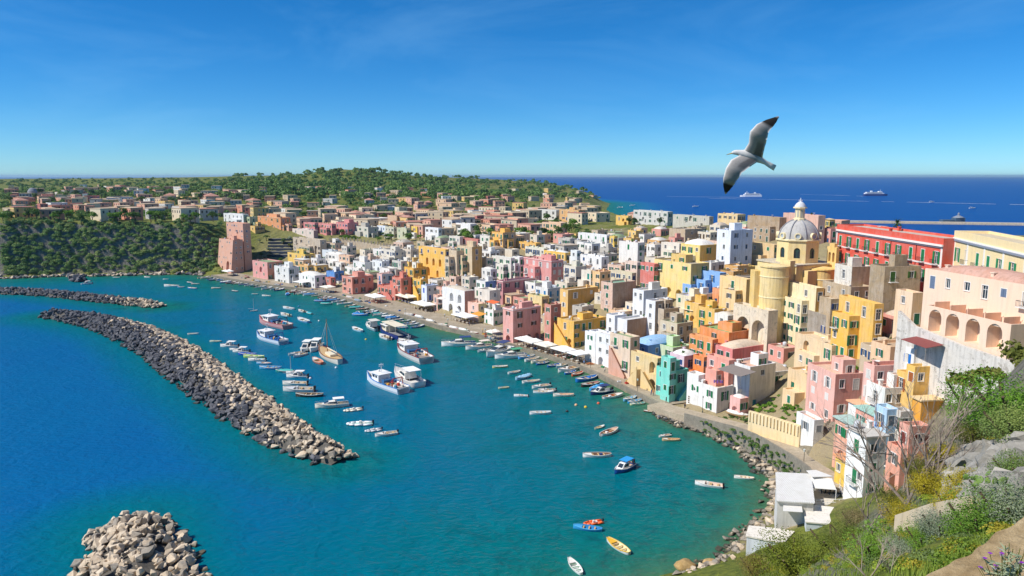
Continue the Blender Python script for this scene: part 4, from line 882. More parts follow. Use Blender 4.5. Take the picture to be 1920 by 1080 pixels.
house('white and turquoise narrow house in the upper rows', 1082, 470, 1070, 1088, 9, '#E6ECEA', sh='#1F8A7A', nL=(1, 2))
house('cream house with a mossy roof right of the rosy palazzo', 1080, 500, 1057, 1100, 9, '#E0D6C2', roofc=GR)
house('amber yellow house with domed white roofs on the ridge', 1060, 474, 1020, 1072, 7, '#F0C04A', rt='vault', roofc='#D6D6D2')
house('pale house with a green painted terrace beside the amber domed house', 1020, 466, 985, 1030, 6, '#E0DAC6', roofc='#9CBF86')
house('amber walled garden house on the ridge', 1005, 456, 965, 1015, 5, '#EDB64E', roofc='#B9A070')
house('peach house with a terracotta terrace left of the tan pink house', 1125, 510, 1105, 1150, 8, '#EFC58A', roofc='#D9A078')
house('cream house with a turquoise door left of the peach house', 1108, 508, 1090, 1118, 9, '#E7DCC8', sh='#1F8A7A')
house('mossy roofed tan house above the tan pink house', 1185, 512, 1145, 1192, 8, '#D9C9A6', roofc=GR)
house('orange cube house below the pale blue house', 1358, 543, 1336, 1378, 5.5, '#F09A58', side='#E88842', roofc='#9CB070', nL=(1, 1), nR=(1, 1))
house('white terrace house with a turquoise door below the small blue house', 1312, 552, 1290, 1340, 5.5, '#E8EEF0', sh='#1F8A7A')
house('long peach wall house below the tall white house', 1400, 524, 1350, 1412, 11, '#F3CE8C', nL=(1, 1), roofc='#A9A092', dens=0.3)
house('tan house with one green shutter between white tower house and church', 1452, 459, 1405, 1462, 9, '#E2BE84', nL=(2, 1), sh='#237A4C', roofc='#8E8A80')
house('brown stone palace with a flat roof behind the church', 1462, 408, 1402, 1475, 10, '#AF9470', wear=0.9, nL=(3, 1), dens=0.25, roofc='#A08C70')
house('faded pink palace behind the church dome', 1535, 404, 1469, 1548, 12, '#DDA9A2', nL=(5, 1), dens=0.3, roofc='#C99E90')
house('small yellow pavilion with a pyramid roof right of the pink palace', 1556, 412, 1546, 1566, 6, '#E6C06A', rt='tile', roofc='#CBB48C', nL=(1, 1))
house('cream and ochre house on the ridge left of the brown palace', 1383, 402, 1346, 1398, 8, '#E6C68A', nL=(4, 2), roofc='#E0C4B4')
house('ochre brown house among trees near the sea', 1085, 394, 1049, 1097, 9, '#E0AC68', side='#C9985C', nL=(3, 2), arL=[(0.4, 1, 2, 2.6, 0.8)])
house('white grey villa left of the ochre brown house', 1043, 394, 1008, 1049, 8, '#D9D6CC', nL=(3, 2))
house('yellow villa in front of the sea', 1178, 405, 1155, 1185, 6, '#EDBE56', nL=(2, 1))
house('grey white apartment block with dark openings in front of the sea', 1252, 397, 1188, 1262, 9, '#D3D0C8', nL=(7, 2), roofc='#C6C0B4')
house('low grey house with a tree behind in front of the sea', 1330, 406, 1262, 1338, 5, '#C3BDAE', nL=(4, 1))
# right side, below the church
t = house('weathered brown house with blue framed windows right of the church', 1596, 538, 1543, 1637, (180,), '#C0A680', side='#A48A66', wear=0.9, roofc='#C9B9A0', nL=(2, 3), nR=(2, 3), sh='#2C4C86', shp=0.0)
if t: house('', 1598, 500, 1566, 1640, (184,), '#E2DACA', side='#B09872', to=t['root'], wear=0.9, roofc='#B9A88C', nL=(1, 1), nR=(0, 0), shp=0.0)
house('long brown flank wall house under the red palace', 1660, 500, 1632, 1728, 15, '#AF9876', side='#BDA580', wear=0.9, roofc='#A79A84', nL=(0, 0), nR=(2, 1), sh='#3E6B2E')
house('golden yellow house on the rocks below the brown house', 1640, 570, 1574, 1654, 12, '#F2BC40', roofc='#D9B060', nL=(2, 1), shp=0.0)
house('small peach house with an arch left of the hotel', 1712, 549, 1680, 1732, 10, '#F3D0A8', side='#EBC08E', roofc='#D2B48C', nL=(1, 1), arL=[(0.15, 3, 3, 4, 1.2)])
t = house('pink house with a climbing stair parapet and blue window band', 1567, 702, 1515, 1622, 790, '#F0AEAC', side='#EE9A98', name='pink_house', roofc='#E0B898', nL=(2, 3), nR=(2, 2), sh='#E6DED6')
house('pale pink terrace house with flower pots on its ledge', 1640, 686, 1620, 1706, 11, '#F2B4B4', side='#F0AAAC', roofc='#B4665C', nR=(3, 2), sh='#DAD6CE', clutter=4)
house('cream patio house with dark brown pergola slats under the pale pink terrace', 1660, 728, 1625, 1720, 9, '#EDEAE0', roofc='#C98E78', nL=(1, 1), nR=(3, 1), shp=0)
t = house('saffron yellow villa with a sloping parapet and white terrace', 1716, 688, 1709, 1800, 10, '#F4C152', side='#F2BC4A', name='yellow_villa', roofc='#EFEDE8', nL=(1, 1), nR=(3, 1), sh='#A9602E')
house('low saffron yellow hut left of the villa', 1700, 700, 1682, 1718, 8, '#F4C152', roofc='#EBDCC0', nL=(1, 1), sh='#A9602E')
house('deep yellow garage box below the saffron villa', 1728, 752, 1716, 1790, 5.5, '#F2A81E', side='#F2A81E', roofc='#E9C78E', rt='slab', nL=(0, 0), nR=(0, 0), clutter=0)
house('white house with a maroon awning terrace below the hotel wall', 1715, 655, 1689, 1775, (128,), '#EFEFEC', side='#EBEAE6', roofc='#C9765C', nL=(1, 1), nR=(1, 1), sh='#2A7FCF', clutter=0)
house('white house with a green door at the foot of the curved stair', 1527, 788, 1494, 1540, 835, '#F0EEE8', roofc='#D9A890', nL=(1, 1), sh='#9AA0A4')
house('salmon house with green shutters and turquoise flat roof', 1640, 780, 1605, 1655, 9, '#EC9F88', side='#E4957C', roofc='#9CCCBC', rt='slab', sh='#237A6A', nL=(2, 1))
house('light blue narrow house with a big window and washing', 1664, 768, 1641, 1676, 11, '#B4D8F2', side='#A5CCEC', roofc='#C9C4BA', nL=(1, 2), sh='#6C7C8C')
house('salmon and white house with one green window beside the curved stair', 1600, 800, 1566, 1628, 9, '#EFA490', side='#E89A84', rt='slab', roofc='#A9C8BC', sh='#237A4C', nL=(2, 2))
house('white gabled house with green doors above the yellow hut', 1625, 820, 1590, 1662, 10, '#F0F0EC', side='#E6E4DE', rt='slab', roofc='#C9C4BA', nL=(3, 2), sh='#237A4C')
house('little white hut with two green windows by the pink stair house', 1612, 762, 1591, 1625, 7, '#F2EFE8', rt='slab', roofc='#F0B080', nL=(2, 1), sh='#22A04A')
house('grey terrace house behind the light blue house', 1690, 772, 1672, 1712, 9, '#D6CEC2', roofc='#B9B2A6', nL=(1, 1))
house('salmon roof terrace house right of the light blue house', 1706, 800, 1690, 1745, 9, '#EF9F84', side='#EE9C80', roofc='#E8DCC8', nL=(1, 1), nR=(1, 1), sh='#7A3A30')
house('coral house with an outside stair down the slope', 1690, 842, 1664, 1722, 8, '#EE9A86', roofc='#E8A088', nL=(1, 1), nR=(1, 1))
t = house('yellow hut with an orange roof and green shutters by the road', 1598, 873, 1567, 1628, 918, '#F2C838', side='#EDBE30', name='yellow_hut', rt='slab', roofc='#F0A060', nL=(2, 1), nR=(1, 1), sh='#1F8A4A', clutter=0)
house('low peach garden terrace above the playground', 1520, 706, 1478, 1556, 5, '#F0CB94', roofc='#E2C79A', nL=(1, 1), dens=0.2)
house('low peach ramp wall below the church outbuilding', 1560, 648, 1492, 1598, 6, '#EFCFA0', roofc='#E2C79A', dens=0.1)
print('WARN', WARN)
# ------------------------------------------------------------------ church, palaces, hotel, walls
YEL = '#F3D58C'; YEL2 = '#EFC76C'
def church():
    Y = 214.0; c = at_y(1497, 447, Y); cx, cy = c[0], c[1]; zs = c[2]; zt = at_y(1497, 411, Y)[2]; zd = at_y(1497, 486, Y)[2]; an = R(112)
    root = empty('church', (cx, cy, 14)); tag(root, 'yellow church with a ribbed grey dome, lantern and round apse', 'church'); oz = 14.0
    pm = plaster(YEL, 0.6); tr = plaster('#F6E3AE', 0.4); a = (math.cos(an), math.sin(an)); b = (math.sin(an), -math.cos(an))
    def loc(u, v): return (a[0] * u + b[0] * v, a[1] * u + b[1] * v)
    def rect(u0, u1, v0, v1): return [loc(u0, v0), loc(u0, v1), loc(u1, v1), loc(u1, v0)]
    m = MB(); m.prism(rect(-7.5, 8.5, -7.2, 7.2), -3, zd - oz - 1.0); m.prism(rect(-9.3, -7.5, -4.6, 4.4), -3, zd - oz - 2.2); m.prism(rect(-5, 5.5, -9.6, -7.2), -3, zd - oz - 2.0)
    m.prism(rect(-7.0, -3.0, -9.0, -7.2), -3, zd - oz + 0.6); m.prism(rect(8.5, 12, -5, 6), -3, zd - oz - 3.0)
    m.build('nave', pm, root)
    m = MB()
    m.prism(rect(-7.8, 8.8, -7.5, 7.5), zd - oz - 0.99, zd - oz - 0.55); m.build('roof', plaster('#C9BCA2', .7), root)
    rs = 6.15; zsl, zdl, ztl = zs - oz, zd - oz, zt - oz
    # octagonal drum with bell shaped windows cut into each side
    dm = MB(); n8 = [(rs * math.cos(R(22.5 + 45 * i) + an), rs * math.sin(R(22.5 + 45 * i) + an)) for i in range(8)]
    for i in range(8):
        p, q = n8[i], n8[(i + 1) % 8]; ln = math.hypot(q[0] - p[0], q[1] - p[1]); u = ((q[0] - p[0]) / ln, (q[1] - p[1]) / ln)
        facade(dm, p, u, ln, zdl - 1, zsl - 0.5, [(ln / 2, zdl + 0.8, 1.7, 3.0, True, 0.35, None)])
        nrm = (u[1], -u[0]); mid = ((p[0] + q[0]) / 2 - nrm[0] * 0.3, (p[1] + q[1]) / 2 - nrm[1] * 0.3)
        link('window', win_mesh(1.7, 3.0, 'arch'), root, (mid[0], mid[1], zdl + 0.8), math.atan2(u[1], u[0]), mats=[paint('#3E6A5A', .5), GLASS])
    dm.build('drum', pm, root)
    cm = MB(); cm.lathe([(rs, zsl - 0.5), (rs + 0.5, zsl - 0.35), (rs + 0.5, zsl - 0.05), (rs - 0.2, zsl + 0.05), (rs - 0.3, zsl - 0.5)], 8, ph=R(22.5) + an); cm.build('cornice', tr, root)
    r0 = 5.75; prof = [(r0 * math.cos(t), zsl + (ztl - zsl) * math.sin(t)) for t in [R(6 * k) for k in range(0, 14)]] + [(r0 * 0.16, ztl)]
    do = MB(); do.lathe(prof, 32, ph=an + R(22.5)); do = do.build('dome', plaster('#B6B2AC', 0.7), root, smooth=True)
    for k in range(8):
        rb = MB(); t0 = R(22.5 + 45 * k) + an; pts = [((r0 + .1) * math.cos(t) * math.cos(t0), (r0 + .1) * math.cos(t) * math.sin(t0), zsl + (ztl - zsl + .1) * math.sin(t)) for t in [R(8 * j) for j in range(0, 11)]]
        for p, q in zip(pts[:-1], pts[1:]): rb.bar(p, q, 0.17, n=5)
        rb.build('rib', plaster('#8E8E92', 0.5), do)
        t1 = R(45 * k) + an; ob = MB(); r_ = 0.95; ctr = Vector(((r0 + 0.12) * math.cos(t1), (r0 + 0.12) * math.sin(t1), zsl + 1.0)); tx = Vector((-math.sin(t1), math.cos(t1), 0)); up = Vector((0, 0, 1)); nn = Vector((math.cos(t1), math.sin(t1), 0))
        ring = []
        for j in range(12):
            w = 2 * math.pi * j / 12
            for (rr_, dd) in ((r_, 0.3), (r_ * 0.68, 0.3), (r_ * 0.68, 0.1), (r_, -1.2)): ob.v.append(tuple(ctr + tx * rr_ * math.cos(w) + up * rr_ * math.sin(w) + nn * dd))
        for j in range(12):
            q = (j + 1) % 12
            for s in range(3): ob.f.append((j * 4 + s, q * 4 + s, q * 4 + s + 1, j * 4 + s + 1)); ob.m.append(0)
            ob.f.append((j * 4 + 3, q * 4 + 3, q * 4, j * 4)); ob.m.append(0)
        ob.f.append(tuple(j * 4 + 2 for j in range(12))); ob.m.append(1)
        ob.build('round_window', [tr, paint('#AEB6BC', .3)], do)
    zl = at_y(1497, 388, Y)[2] - oz
    la = MB(); la.lathe([(1.75, ztl - 0.35), (1.75, ztl + 0.2), (1.35, ztl + 0.3), (1.35, zl - 0.5), (1.9, zl - 0.35), (1.9, zl), (0.02, zl)], 8, ph=an); la = la.build('lantern', tr, root)
    for k in range(8):
        t0 = R(22.5 + 45 * k) + an; wb_ = MB(); u = (-math.sin(t0), math.cos(t0)); x, y = 1.27 * math.cos(t0), 1.27 * math.sin(t0); wb_.obox((x - u[0] * .25, y - u[1] * .25), (u[0] * .5, u[1] * .5), (math.cos(t0) * .03, math.sin(t0) * .03), ztl + .6, zl - .9); wb_.build('lantern_window', paint('#B9B2A0', .6), la)
    z2 = at_y(1497, 381, Y)[2] - oz
    cp = MB(); cp.lathe([(1.6, zl + 0.01), (1.55, zl + .35), (1.1, zl + 1.0), (.45, zl + 1.55), (.2, z2 + .5), (.28, z2 + .7), (.02, z2 + .9)], 16); cp.build('lantern_cap', plaster('#D3D5D8', .4), root, smooth=True)
    zc = z2 + .9; zx = at_y(1497, 371, Y)[2] - oz
    cr_ = MB(); cr_.bar((0, 0, zc - .1), (0, 0, zx), .11, n=6); cr_.bar((-.55, 0, zx - .7), (.55, 0, zx - .7), .1, n=6); cr_.build('cross', paint('#E6E6E6', .4), root)
    # apses
    for (px, Yc, py, rad, col_, ext) in ((1453, 203, 497, 3.9, YEL, 3), (1541, 208, 502, 4.0, YEL2, 4)):
        q = at_y(px, py, Yc); m = MB(); zt_ = q[2] - oz; m.lathe([(rad, -4), (rad, zt_ - .5), (rad + .25, zt_ - .4), (rad + .25, zt_ - .05), (rad * .5, zt_ + .25), (0.05, zt_ + .5)], 28, c=(q[0] - cx, q[1] - cy)); ap = m.build('apse', plaster(col_, .78), root); m = MB()
        for zz in (zt_ - 3.2, zt_ - 9): m.lathe([(rad, zz), (rad + .12, zz + .05), (rad + .12, zz + .3), (rad, zz + .35)], 28, c=(q[0] - cx, q[1] - cy))
        m.build('moulding', tr, ap)
        wb_ = MB(); wb_.lathe([(0.55, 0), (0.02, 0.0)], 14); 
    # buttress at the foot of the apse, left pier, bell gable
    q = at_y(1418, 500, 204); m = MB(); m.obox((q[0] - cx - .4, q[1] - cy - .5), (2.0, 0), (0, 4), -4, q[2] - oz - 1.2); m.build('pier', plaster(YEL2, .7), root)
    q = at_y(1560, 463, 208); w = R(100); u = (math.cos(w), math.sin(w)); m = MB(); o = (q[0] - cx, q[1] - cy); zg = q[2] - oz
    facade(m, (o[0] + u[0] * 2.2, o[1] + u[1] * 2.2), (-u[0], -u[1]), 4.4, zg - 8, zg, [(1.3, zg - 4.3, 1.1, 2.8, True, 0.9, None), (3.1, zg - 4.3, 1.1, 2.8, True, .9, None), (2.2, zg - 7.2, 1.2, 2.2, True, .9, None)])
    m.quad((o[0] - u[0] * 2.2, o[1] - u[1] * 2.2, zg), (o[0] + u[0] * 2.2, o[1] + u[1] * 2.2, zg), (o[0] + u[0] * 2.2 + u[1] * .9, o[1] + u[1] * 2.2 - u[0] * .9, zg), (o[0] - u[0] * 2.2 + u[1] * .9, o[1] - u[1] * 2.2 - u[0] * .9, zg))
    m.obox((o[0] - u[0] * 2.2 + u[1] * .9, o[1] - u[1] * 2.2 - u[0] * .9), (-u[1] * .9, u[0] * .9), (-u[0] * .02, -u[1] * .02), zg - 8, zg); m.obox((o[0] - u[0] * 1.2, o[1] - u[1] * 1.2), (u[0] * 2.4, u[1] * 2.4), (u[1] * .9, -u[0] * .9), zg + .01, zg + 1.0)
    m.build('bell_gable', plaster(YEL2, .6), root)
    FOOT.append(([(cx + p[0], cy + p[1]) for p in rect(-10, 12, -10, 8)], 14, zt, (1415, 411, 1572, 640), cy - 8))
church()
house('cream church outbuilding with small square windows below the apse', 1531, 540, 1460, 1546, (190,), '#F5E0AE', side='#EDB458', roofc='#BFB29A', nL=(2, 1), nR=(1, 1), shp=0, wear=.7, clutter=0, cat='house')
house('peach plaster retaining wall with two tall arches below the church', 1441, 583, 1376, 1459, (195,), '#E6D3B4', name='retaining_wall', cat='wall', group=None, wear=.85, roofc='#CBBB9C', nL=(0, 0), nR=(0, 0), clutter=0, arL=[(.30, 1.0, 5.0, 9.0, 2.2), (.74, 1.0, 5.0, 9.0, 2.2)])
house('grey cement retaining wall below the church outbuilding', 1552, 592, 1462, 1565, (184,), '#A49684', name='retaining_wall', cat='wall', group=None, wear=.9, nL=(0, 0), nR=(0, 0), clutter=0, par=.1, roofc='#9A9A70')
def along(name, label, p1, p2, Lb, ztop, wall, cat, z0, **kw):
    """a long building whose seen facade runs from p2 (near, right) to p1 (far, left)"""
    La = math.hypot(p1[0] - p2[0], p1[1] - p2[1]); an = math.atan2(p1[1] - p2[1], p1[0] - p2[0])
    root = empty(name, (p2[0], p2[1], z0)); tag(root, label, cat)
    i = block(root, p2, an, La, Lb, z0 - 4, ztop, wall, **kw); i['root'] = root; i['La'] = La; i['Lb'] = Lb; return i
def band(info, face, z, h, out, colr, name='string_course'):
    u, n_, L_ = ((info['a'], (-info['b'][0], -info['b'][1]), info['La']) if face == 'L' else (info['b'], (-info['a'][0], -info['a'][1]), info['Lb'])); m = MB(); C = info['C']
    m.obox((C[0] + n_[0] * .003, C[1] + n_[1] * .003), (u[0] * L_, u[1] * L_), (n_[0] * out, n_[1] * out), z, z + h); return m.build(name, paint(colr, .7), info['root'])
def post(info, face, x, w, z0, z1, out, colr, name='pilaster'):
    u, n_ = ((info['a'], (-info['b'][0], -info['b'][1])) if face == 'L' else (info['b'], (-info['a'][0], -info['a'][1]))); C = info['C']; m = MB()
    m.obox((C[0] + u[0] * x + n_[0] * .002, C[1] + u[1] * x + n_[1] * .002), (u[0] * w, u[1] * w), (n_[0] * out, n_[1] * out), z0, z1); return m.build(name, paint(colr, .7), info['root'])
r3 = random.Random(11)
t = along('palace', 'long red palace with green shutters and white cornice beside the church', at_z(1570, 420, 46.3), at_z(1770, 447, 46.3), 8, 46.3, '#E04A2A', 'palace', 34, side='#D04A2C', nL=(10, 2, 2.9, 4.6, (1.3, 2.8)), nR=(1, 2, 2.9, 4.6, (1.3, 2.8)), sh='#1F7A48', shp=.95, balc=1.0, roofc='#C9B6A2', wear=.35, rr=r3, clutter=3, dens=.95)
z_ = t['Z1']; band(t, 'L', z_ - 1.9, .45, .35, '#EDE6DE', 'cornice'); band(t, 'L', z_ - 2.3, .4, .2, '#6C6A78', 'cornice'); band(t, 'L', z_ - 6.4, .4, .12, '#F0DAD2'); post(t, 'L', 0.05, .6, z_ - 12, z_ - 2.31, .1, '#F0E4DC', 'quoin'); post(t, 'L', t['La'] - .65, .6, z_ - 12, z_ - 2.31, .1, '#F0E4DC', 'quoin')
for x in (t['La'] * .2, t['La'] * .42): post(t, 'L', x, .14, z_ - 12, z_ - 2.31, .12, '#5A2A22', 'downpipe')
t = along('palace', 'pale yellow palace with white pilasters and green shutters at the right edge', at_z(1790, 432, 48), at_z(1975, 470, 48), 7, 48, '#F6DCA2', 'palace', 34, side='#EDB84E', nL=(8, 2, 3.4, 4.8, (1.5, 3.0)), nR=(2, 2, 3.4, 4.8, (1.3, 2.6)), sh='#1F8A58', shp=.9, balc=.8, roofc='#D6C29A', wear=.25, rr=r3, clutter=0)
z_ = t['Z1']; band(t, 'L', z_ - 2.2, .4, .3, '#8E95A2', 'cornice'); band(t, 'L', z_ - 1.8, .3, .2, '#F4EEE2', 'cornice')
for f in (.02, .2, .4, .6, .8, .97): post(t, 'L', t['La'] * f, .7, z_ - 11, z_ - 2.21, .1, '#F4EEE4')
p1, p2 = at_z(1735, 503, 43), at_z(1945, 538, 43)
t = along('hotel', 'peach hotel with round arched loggias and partitioned terraces', p1, p2, 7, 43, '#F6D3B4', 'hotel', 30, nL=(6, 2), sh='#6C7C94', shp=.15, balc=.6, roofc='#C98E80', rt='vault', wear=.3, rr=r3, clutter=3)
an = math.atan2(p1[1] - p2[1], p1[0] - p2[0]); n_ = (-math.sin(an), math.cos(an)); n_ = (-abs(math.sin(an)), -abs(math.cos(an)) * (1 if math.cos(an) < 0 else -1)); La = math.hypot(p1[0] - p2[0], p1[1] - p2[1])
a_ = (math.cos(an), math.sin(an)); C2 = (p2[0] - math.sin(an) * 4.0, p2[1] + math.cos(an) * 4.0)
i2 = block(t['root'], C2, an, La - 5.5, 3.98, 27, 37.2, '#F6D3B4', roofc='#E0B898', nL=(0, 0), nR=(0, 0), wear=.3, clutter=0, par=.9, arL=[(f, 4.6, 2.9, 4.2, 2.4) for f in (.14, .36, .60, .84)])
pb = MB()
for f in (.1, .3, .5, .7, .9): pb.obox((i2['C'][0] + a_[0] * (La - 5.5) * f - math.sin(an) * -0.4, i2['C'][1] + a_[1] * (La - 5.5) * f + math.cos(an) * -0.4), (a_[0] * .15, a_[1] * .15), (math.sin(an) * 3.0, -math.cos(an) * 3.0), 36.4 - 30, 38.0 - 30)
pb.build('terrace_partitions', plaster('#EBB894', .4), t['root'])
# rough white rubble wall under the hotel
def wall_line(name, label, pts, th, mat, cat='wall', cren=None):
    """upright wall through (x, y, zbottom, ztop) points"""
    root = empty(name, (pts[0][0], pts[0][1], pts[0][2])); tag(root, label, cat); ox, oy, oz = root.location; m = MB()
    for p, q in zip(pts[:-1], pts[1:]):
        d = Vector((q[0] - p[0], q[1] - p[1])).normalized(); n2 = (-d.y * th, d.x * th); v = []
        for (s, k) in ((p, 0), (q, 0), (q, 1), (p, 1)): v.append((s[0] + n2[0] * k - ox, s[1] + n2[1] * k - oy))
        m.add([(*v[0], p[2] - oz), (*v[1], q[2] - oz), (*v[2], q[2] - oz), (*v[3], p[2] - oz), (*v[0], p[3] - oz), (*v[1], q[3] - oz), (*v[2], q[3] - oz), (*v[3], p[3] - oz)], [(4, 5, 6, 7), (0, 1, 5, 4), (1, 2, 6, 5), (2, 3, 7, 6), (3, 0, 4, 7)])
    m.build('wall', mat, root)
    if cren:
        cb = MB(); cb.box(-.35, .35, -.35, .35, -.02, cren); cm = cb.mesh('merlon', [mat])
        for p, q in zip(pts[:-1], pts[1:]):
            k = max(1, int(math.hypot(q[0] - p[0], q[1] - p[1]) / 3.2))
            for i in range(k):
                f = (i + .5) / k; link('merlon', cm, root, (p[0] + (q[0] - p[0]) * f - ox, p[1] + (q[1] - p[1]) * f - oy, p[3] + (q[3] - p[3]) * f - oz))
    return root
RUB = plaster('#DAD3C8', 0.95)
w0 = (C2[0] + a_[0] * (La - 5) - .8, C2[1] + a_[1] * (La - 5)); w1 = (C2[0] - a_[0] * 3 - .8, C2[1] - a_[1] * 3)
wall_line('rubble_wall', 'rough whitewashed rubble wall under the arched hotel', [(w0[0] - 1.5, w0[1] + 3, 20, 35.5), (w0[0], w0[1], 20, 33.2), ((w0[0] + w1[0]) / 2, (w0[1] + w1[1]) / 2, 20, 32.2), (w1[0], w1[1], 20, 31.8)], -0.8, RUB)
pts = []
for px, py in ((613, 452), (640, 449), (668, 452), (700, 457), (735, 463), (775, 470)):
    h_ = hit(px, py + 16); pts.append((h_[0], h_[1], h_[2] - 2, at_y(px, py, h_[1])[2]))
wall_line('crenellated_wall', 'long weathered crenellated wall above the white houses', pts, 1.0, plaster('#BBA98C', .9), cren=1.6)
# garden wall on the ridge right of the orange house
pts = []
for px, py in ((968, 457), (1010, 458), (1045, 461), (1075, 466)):
    h_ = hit(px, py + 8); pts.append((h_[0], h_[1], h_[2] - 2, at_y(px, py, h_[1])[2]))
wall_line('garden_wall', 'long cream garden wall along the orchard on the ridge', pts, .6, plaster('#D9CBB0', .8))
# playground wall with pillars, road, road parapet
ROAD = stone('#A89A84', '#C2B49C', 0.3, 2.0, 0.3)
rl = [(1228, 757, 1.45), (1262, 768, 1.7), (1300, 777, 2.2), (1350, 791, 3.0), (1400, 803, 3.8), (1440, 818, 4.4), (1475, 838, 5.0), (1510, 858, 5.6), (1550, 885, 6.2), (1575, 925, 6.6)]
RL = [(*at_z(p[0], p[1], p[2]), p[2]) for p in rl]
def strip(name, line, w, mat, dz=0.0, kind='structure', off=0.0):
    m = MB(); d2 = densify([(p[0], p[1]) for p in line], 1.5); zs_ = []
    tot = [0]
    for p, q in zip(line[:-1], line[1:]): tot.append(tot[-1] + math.hypot(q[0] - p[0], q[1] - p[1]))
    acc = 0; prev = d2[0]
    for p in d2: acc += math.hypot(p[0] - prev[0], p[1] - prev[1]); prev = p; zs_.append(float(np.interp(acc, tot, [q[2] for q in line])) + dz)
    s1 = smooth(d2, 4); l_ = offset(s1, w / 2 + off); r_ = offset(s1, -w / 2 + off)
    for i in range(len(s1) - 1):
        m.quad((*r_[i], zs_[i]), (*r_[i + 1], zs_[i + 1]), (*l_[i + 1], zs_[i + 1]), (*l_[i], zs_[i]))
        m.quad((*r_[i + 1], zs_[i + 1]), (*r_[i], zs_[i]), (*r_[i], zs_[i] - 4), (*r_[i + 1], zs_[i + 1] - 4)); m.quad((*l_[i], zs_[i]), (*l_[i + 1], zs_[i + 1]), (*l_[i + 1], zs_[i + 1] - 4), (*l_[i], zs_[i] - 4))
    o = m.build(name, mat); tag(o, kind=kind); return s1, zs_
S1, ZS = strip('road', RL, 5.2, ROAD, 0.12)
pr_ = offset(S1, -2.75); wall_line('road_parapet', 'low stone parapet wall along the seaward side of the road', [(p[0], p[1], z - 4, z + .75) for p, z in list(zip(pr_, ZS))[8:-2:2]], -.35, stone('#8A8376', '#A8A090', .8, 2.5, .8))
pts = [(1402, 770, 812, 5.0), (1450, 783, 826, 5.5), (1498, 798, 840, 6.0)]
pp = []
for px, y0, y1, z in pts:
    q = at_z(px, y1 - 8, z); pp.append((q[0], q[1], z - 1, at_y(px, y0, q[1])[2]))
pw = wall_line('playground_wall', 'cream playground wall with a row of pillars above the road', pp, .5, plaster('#F0D49C', .5))
pl_ = MB(); pl_.box(-.14, .14, -.3, 0, 0, 2.0); pl_ = pl_.mesh('pillar', [plaster('#F4DEB0', .4)])
for i in range(15):
    f = (i + .5) / 15 * 2; k = min(int(f), 1); g = f - k; p, q = pp[k], pp[k + 1]; d = math.atan2(q[1] - p[1], q[0] - p[0])
    link('pillar', pl_, pw, (p[0] + (q[0] - p[0]) * g - pw.location.x, p[1] + (q[1] - p[1]) * g - pw.location.y, p[3] + (q[3] - p[3]) * g - pw.location.z - 2.2), d)
# ------------------------------------------------------------------ the restaurant by the water
def pxroof(root, name, corners, z, th, mat, dzs=None):
    m = MB(); P = [at_z(x, y, z + (dzs[i] if dzs else 0)) for i, (x, y) in enumerate(corners)]; ox, oy, oz = root.location; n = len(P)
    zz = [z + (dzs[i] if dzs else 0) - oz for i in range(n)]
    m.add([(p[0] - ox, p[1] - oy, zz[i]) for i, p in enumerate(P)] + [(p[0] - ox, p[1] - oy, zz[i] - th) for i, p in enumerate(P)], [tuple(range(n))[::-1], tuple(range(n, 2 * n))] + [(i, (i + 1) % n, (i + 1) % n + n, i + n) for i in range(n)])
    bm_ = m.build(name, mat, root); return [(p[0] - ox, p[1] - oy) for p in P]
def corrugated(hx):
    m, n, b = nodes('corrugated'); w = n.nodes.new('ShaderNodeTexWave'); w.inputs['Scale'].default_value = 0.9; w.bands_direction = 'X'; n.links.new(pos(n), w.inputs['Vector'])
    f = noise(n, pos(n), .8, 5, .7); n.links.new(mixc(n, ramp(n, f, (.4, 0.), (.7, .35)), lin(hx), lin('#B9B2A4')), b.inputs['Base Color']); bump(n, b, w.outputs['Fac'], .6, .08); b.inputs['Roughness'].default_value = .7; return m
q = at_z(1500, 930, 4); rs_ = empty('restaurant', (q[0], q[1], 4)); tag(rs_, 'white waterside restaurant with a corrugated roof and open terraces', 'restaurant')
CANV = paint('#E0DED8', .8); WPL = plaster('#DDDAD4', .7)
P = pxroof(rs_, 'corrugated_roof', [(1454, 885), (1521, 888), (1528, 943), (1456, 939)], 9.0, .18, corrugated('#DEDDD8'))
m = MB(); cx_ = sum(p[0] for p in P) / 4; cy_ = sum(p[1] for p in P) / 4; sh_ = [(cx_ + (p[0] - cx_) * .94, cy_ + (p[1] - cy_) * .94) for p in P]; m.prism(sh_[::-1], -6, 4.75); m.build('wall', WPL, rs_)
P2 = pxroof(rs_, 'awning', [(1521, 893), (1560, 897), (1568, 918), (1525, 915)], 9.3, .08, CANV, (0, 0, -.9, -.9)); pxroof(rs_, 'awning', [(1512, 882), (1530, 881), (1562, 893), (1523, 894)], 9.6, .08, CANV)
P3 = pxroof(rs_, 'terrace_floor', [(1524, 920), (1574, 918), (1584, 946), (1529, 948)], 6.4, .3, plaster('#D6CDBC', .5)); m = MB(); m.prism(P3[::-1], -6, 2.05); m.build('terrace_wall', WPL, rs_)
P4 = pxroof(rs_, 'flat_roof', [(1505, 944), (1575, 952), (1590, 985), (1510, 978)], 7.4, .2, plaster('#E9E2D6', .6)); m = MB(); cx_ = sum(p[0] for p in P4) / 4; cy_ = sum(p[1] for p in P4) / 4; m.prism([(cx_ + (p[0] - cx_) * .95, cy_ + (p[1] - cy_) * .95) for p in P4][::-1], -6, 3.15); m.build('wall', plaster('#C9D2DA', .5), rs_)
pxroof(rs_, 'awning', [(1469, 944), (1503, 946), (1505, 960), (1468, 958)], 8.2, .08, CANV); P5 = pxroof(rs_, 'terrace_floor', [(1466, 968), (1505, 975), (1506, 985), (1466, 978)], 4.6, .3, plaster('#D6CDBC', .5))
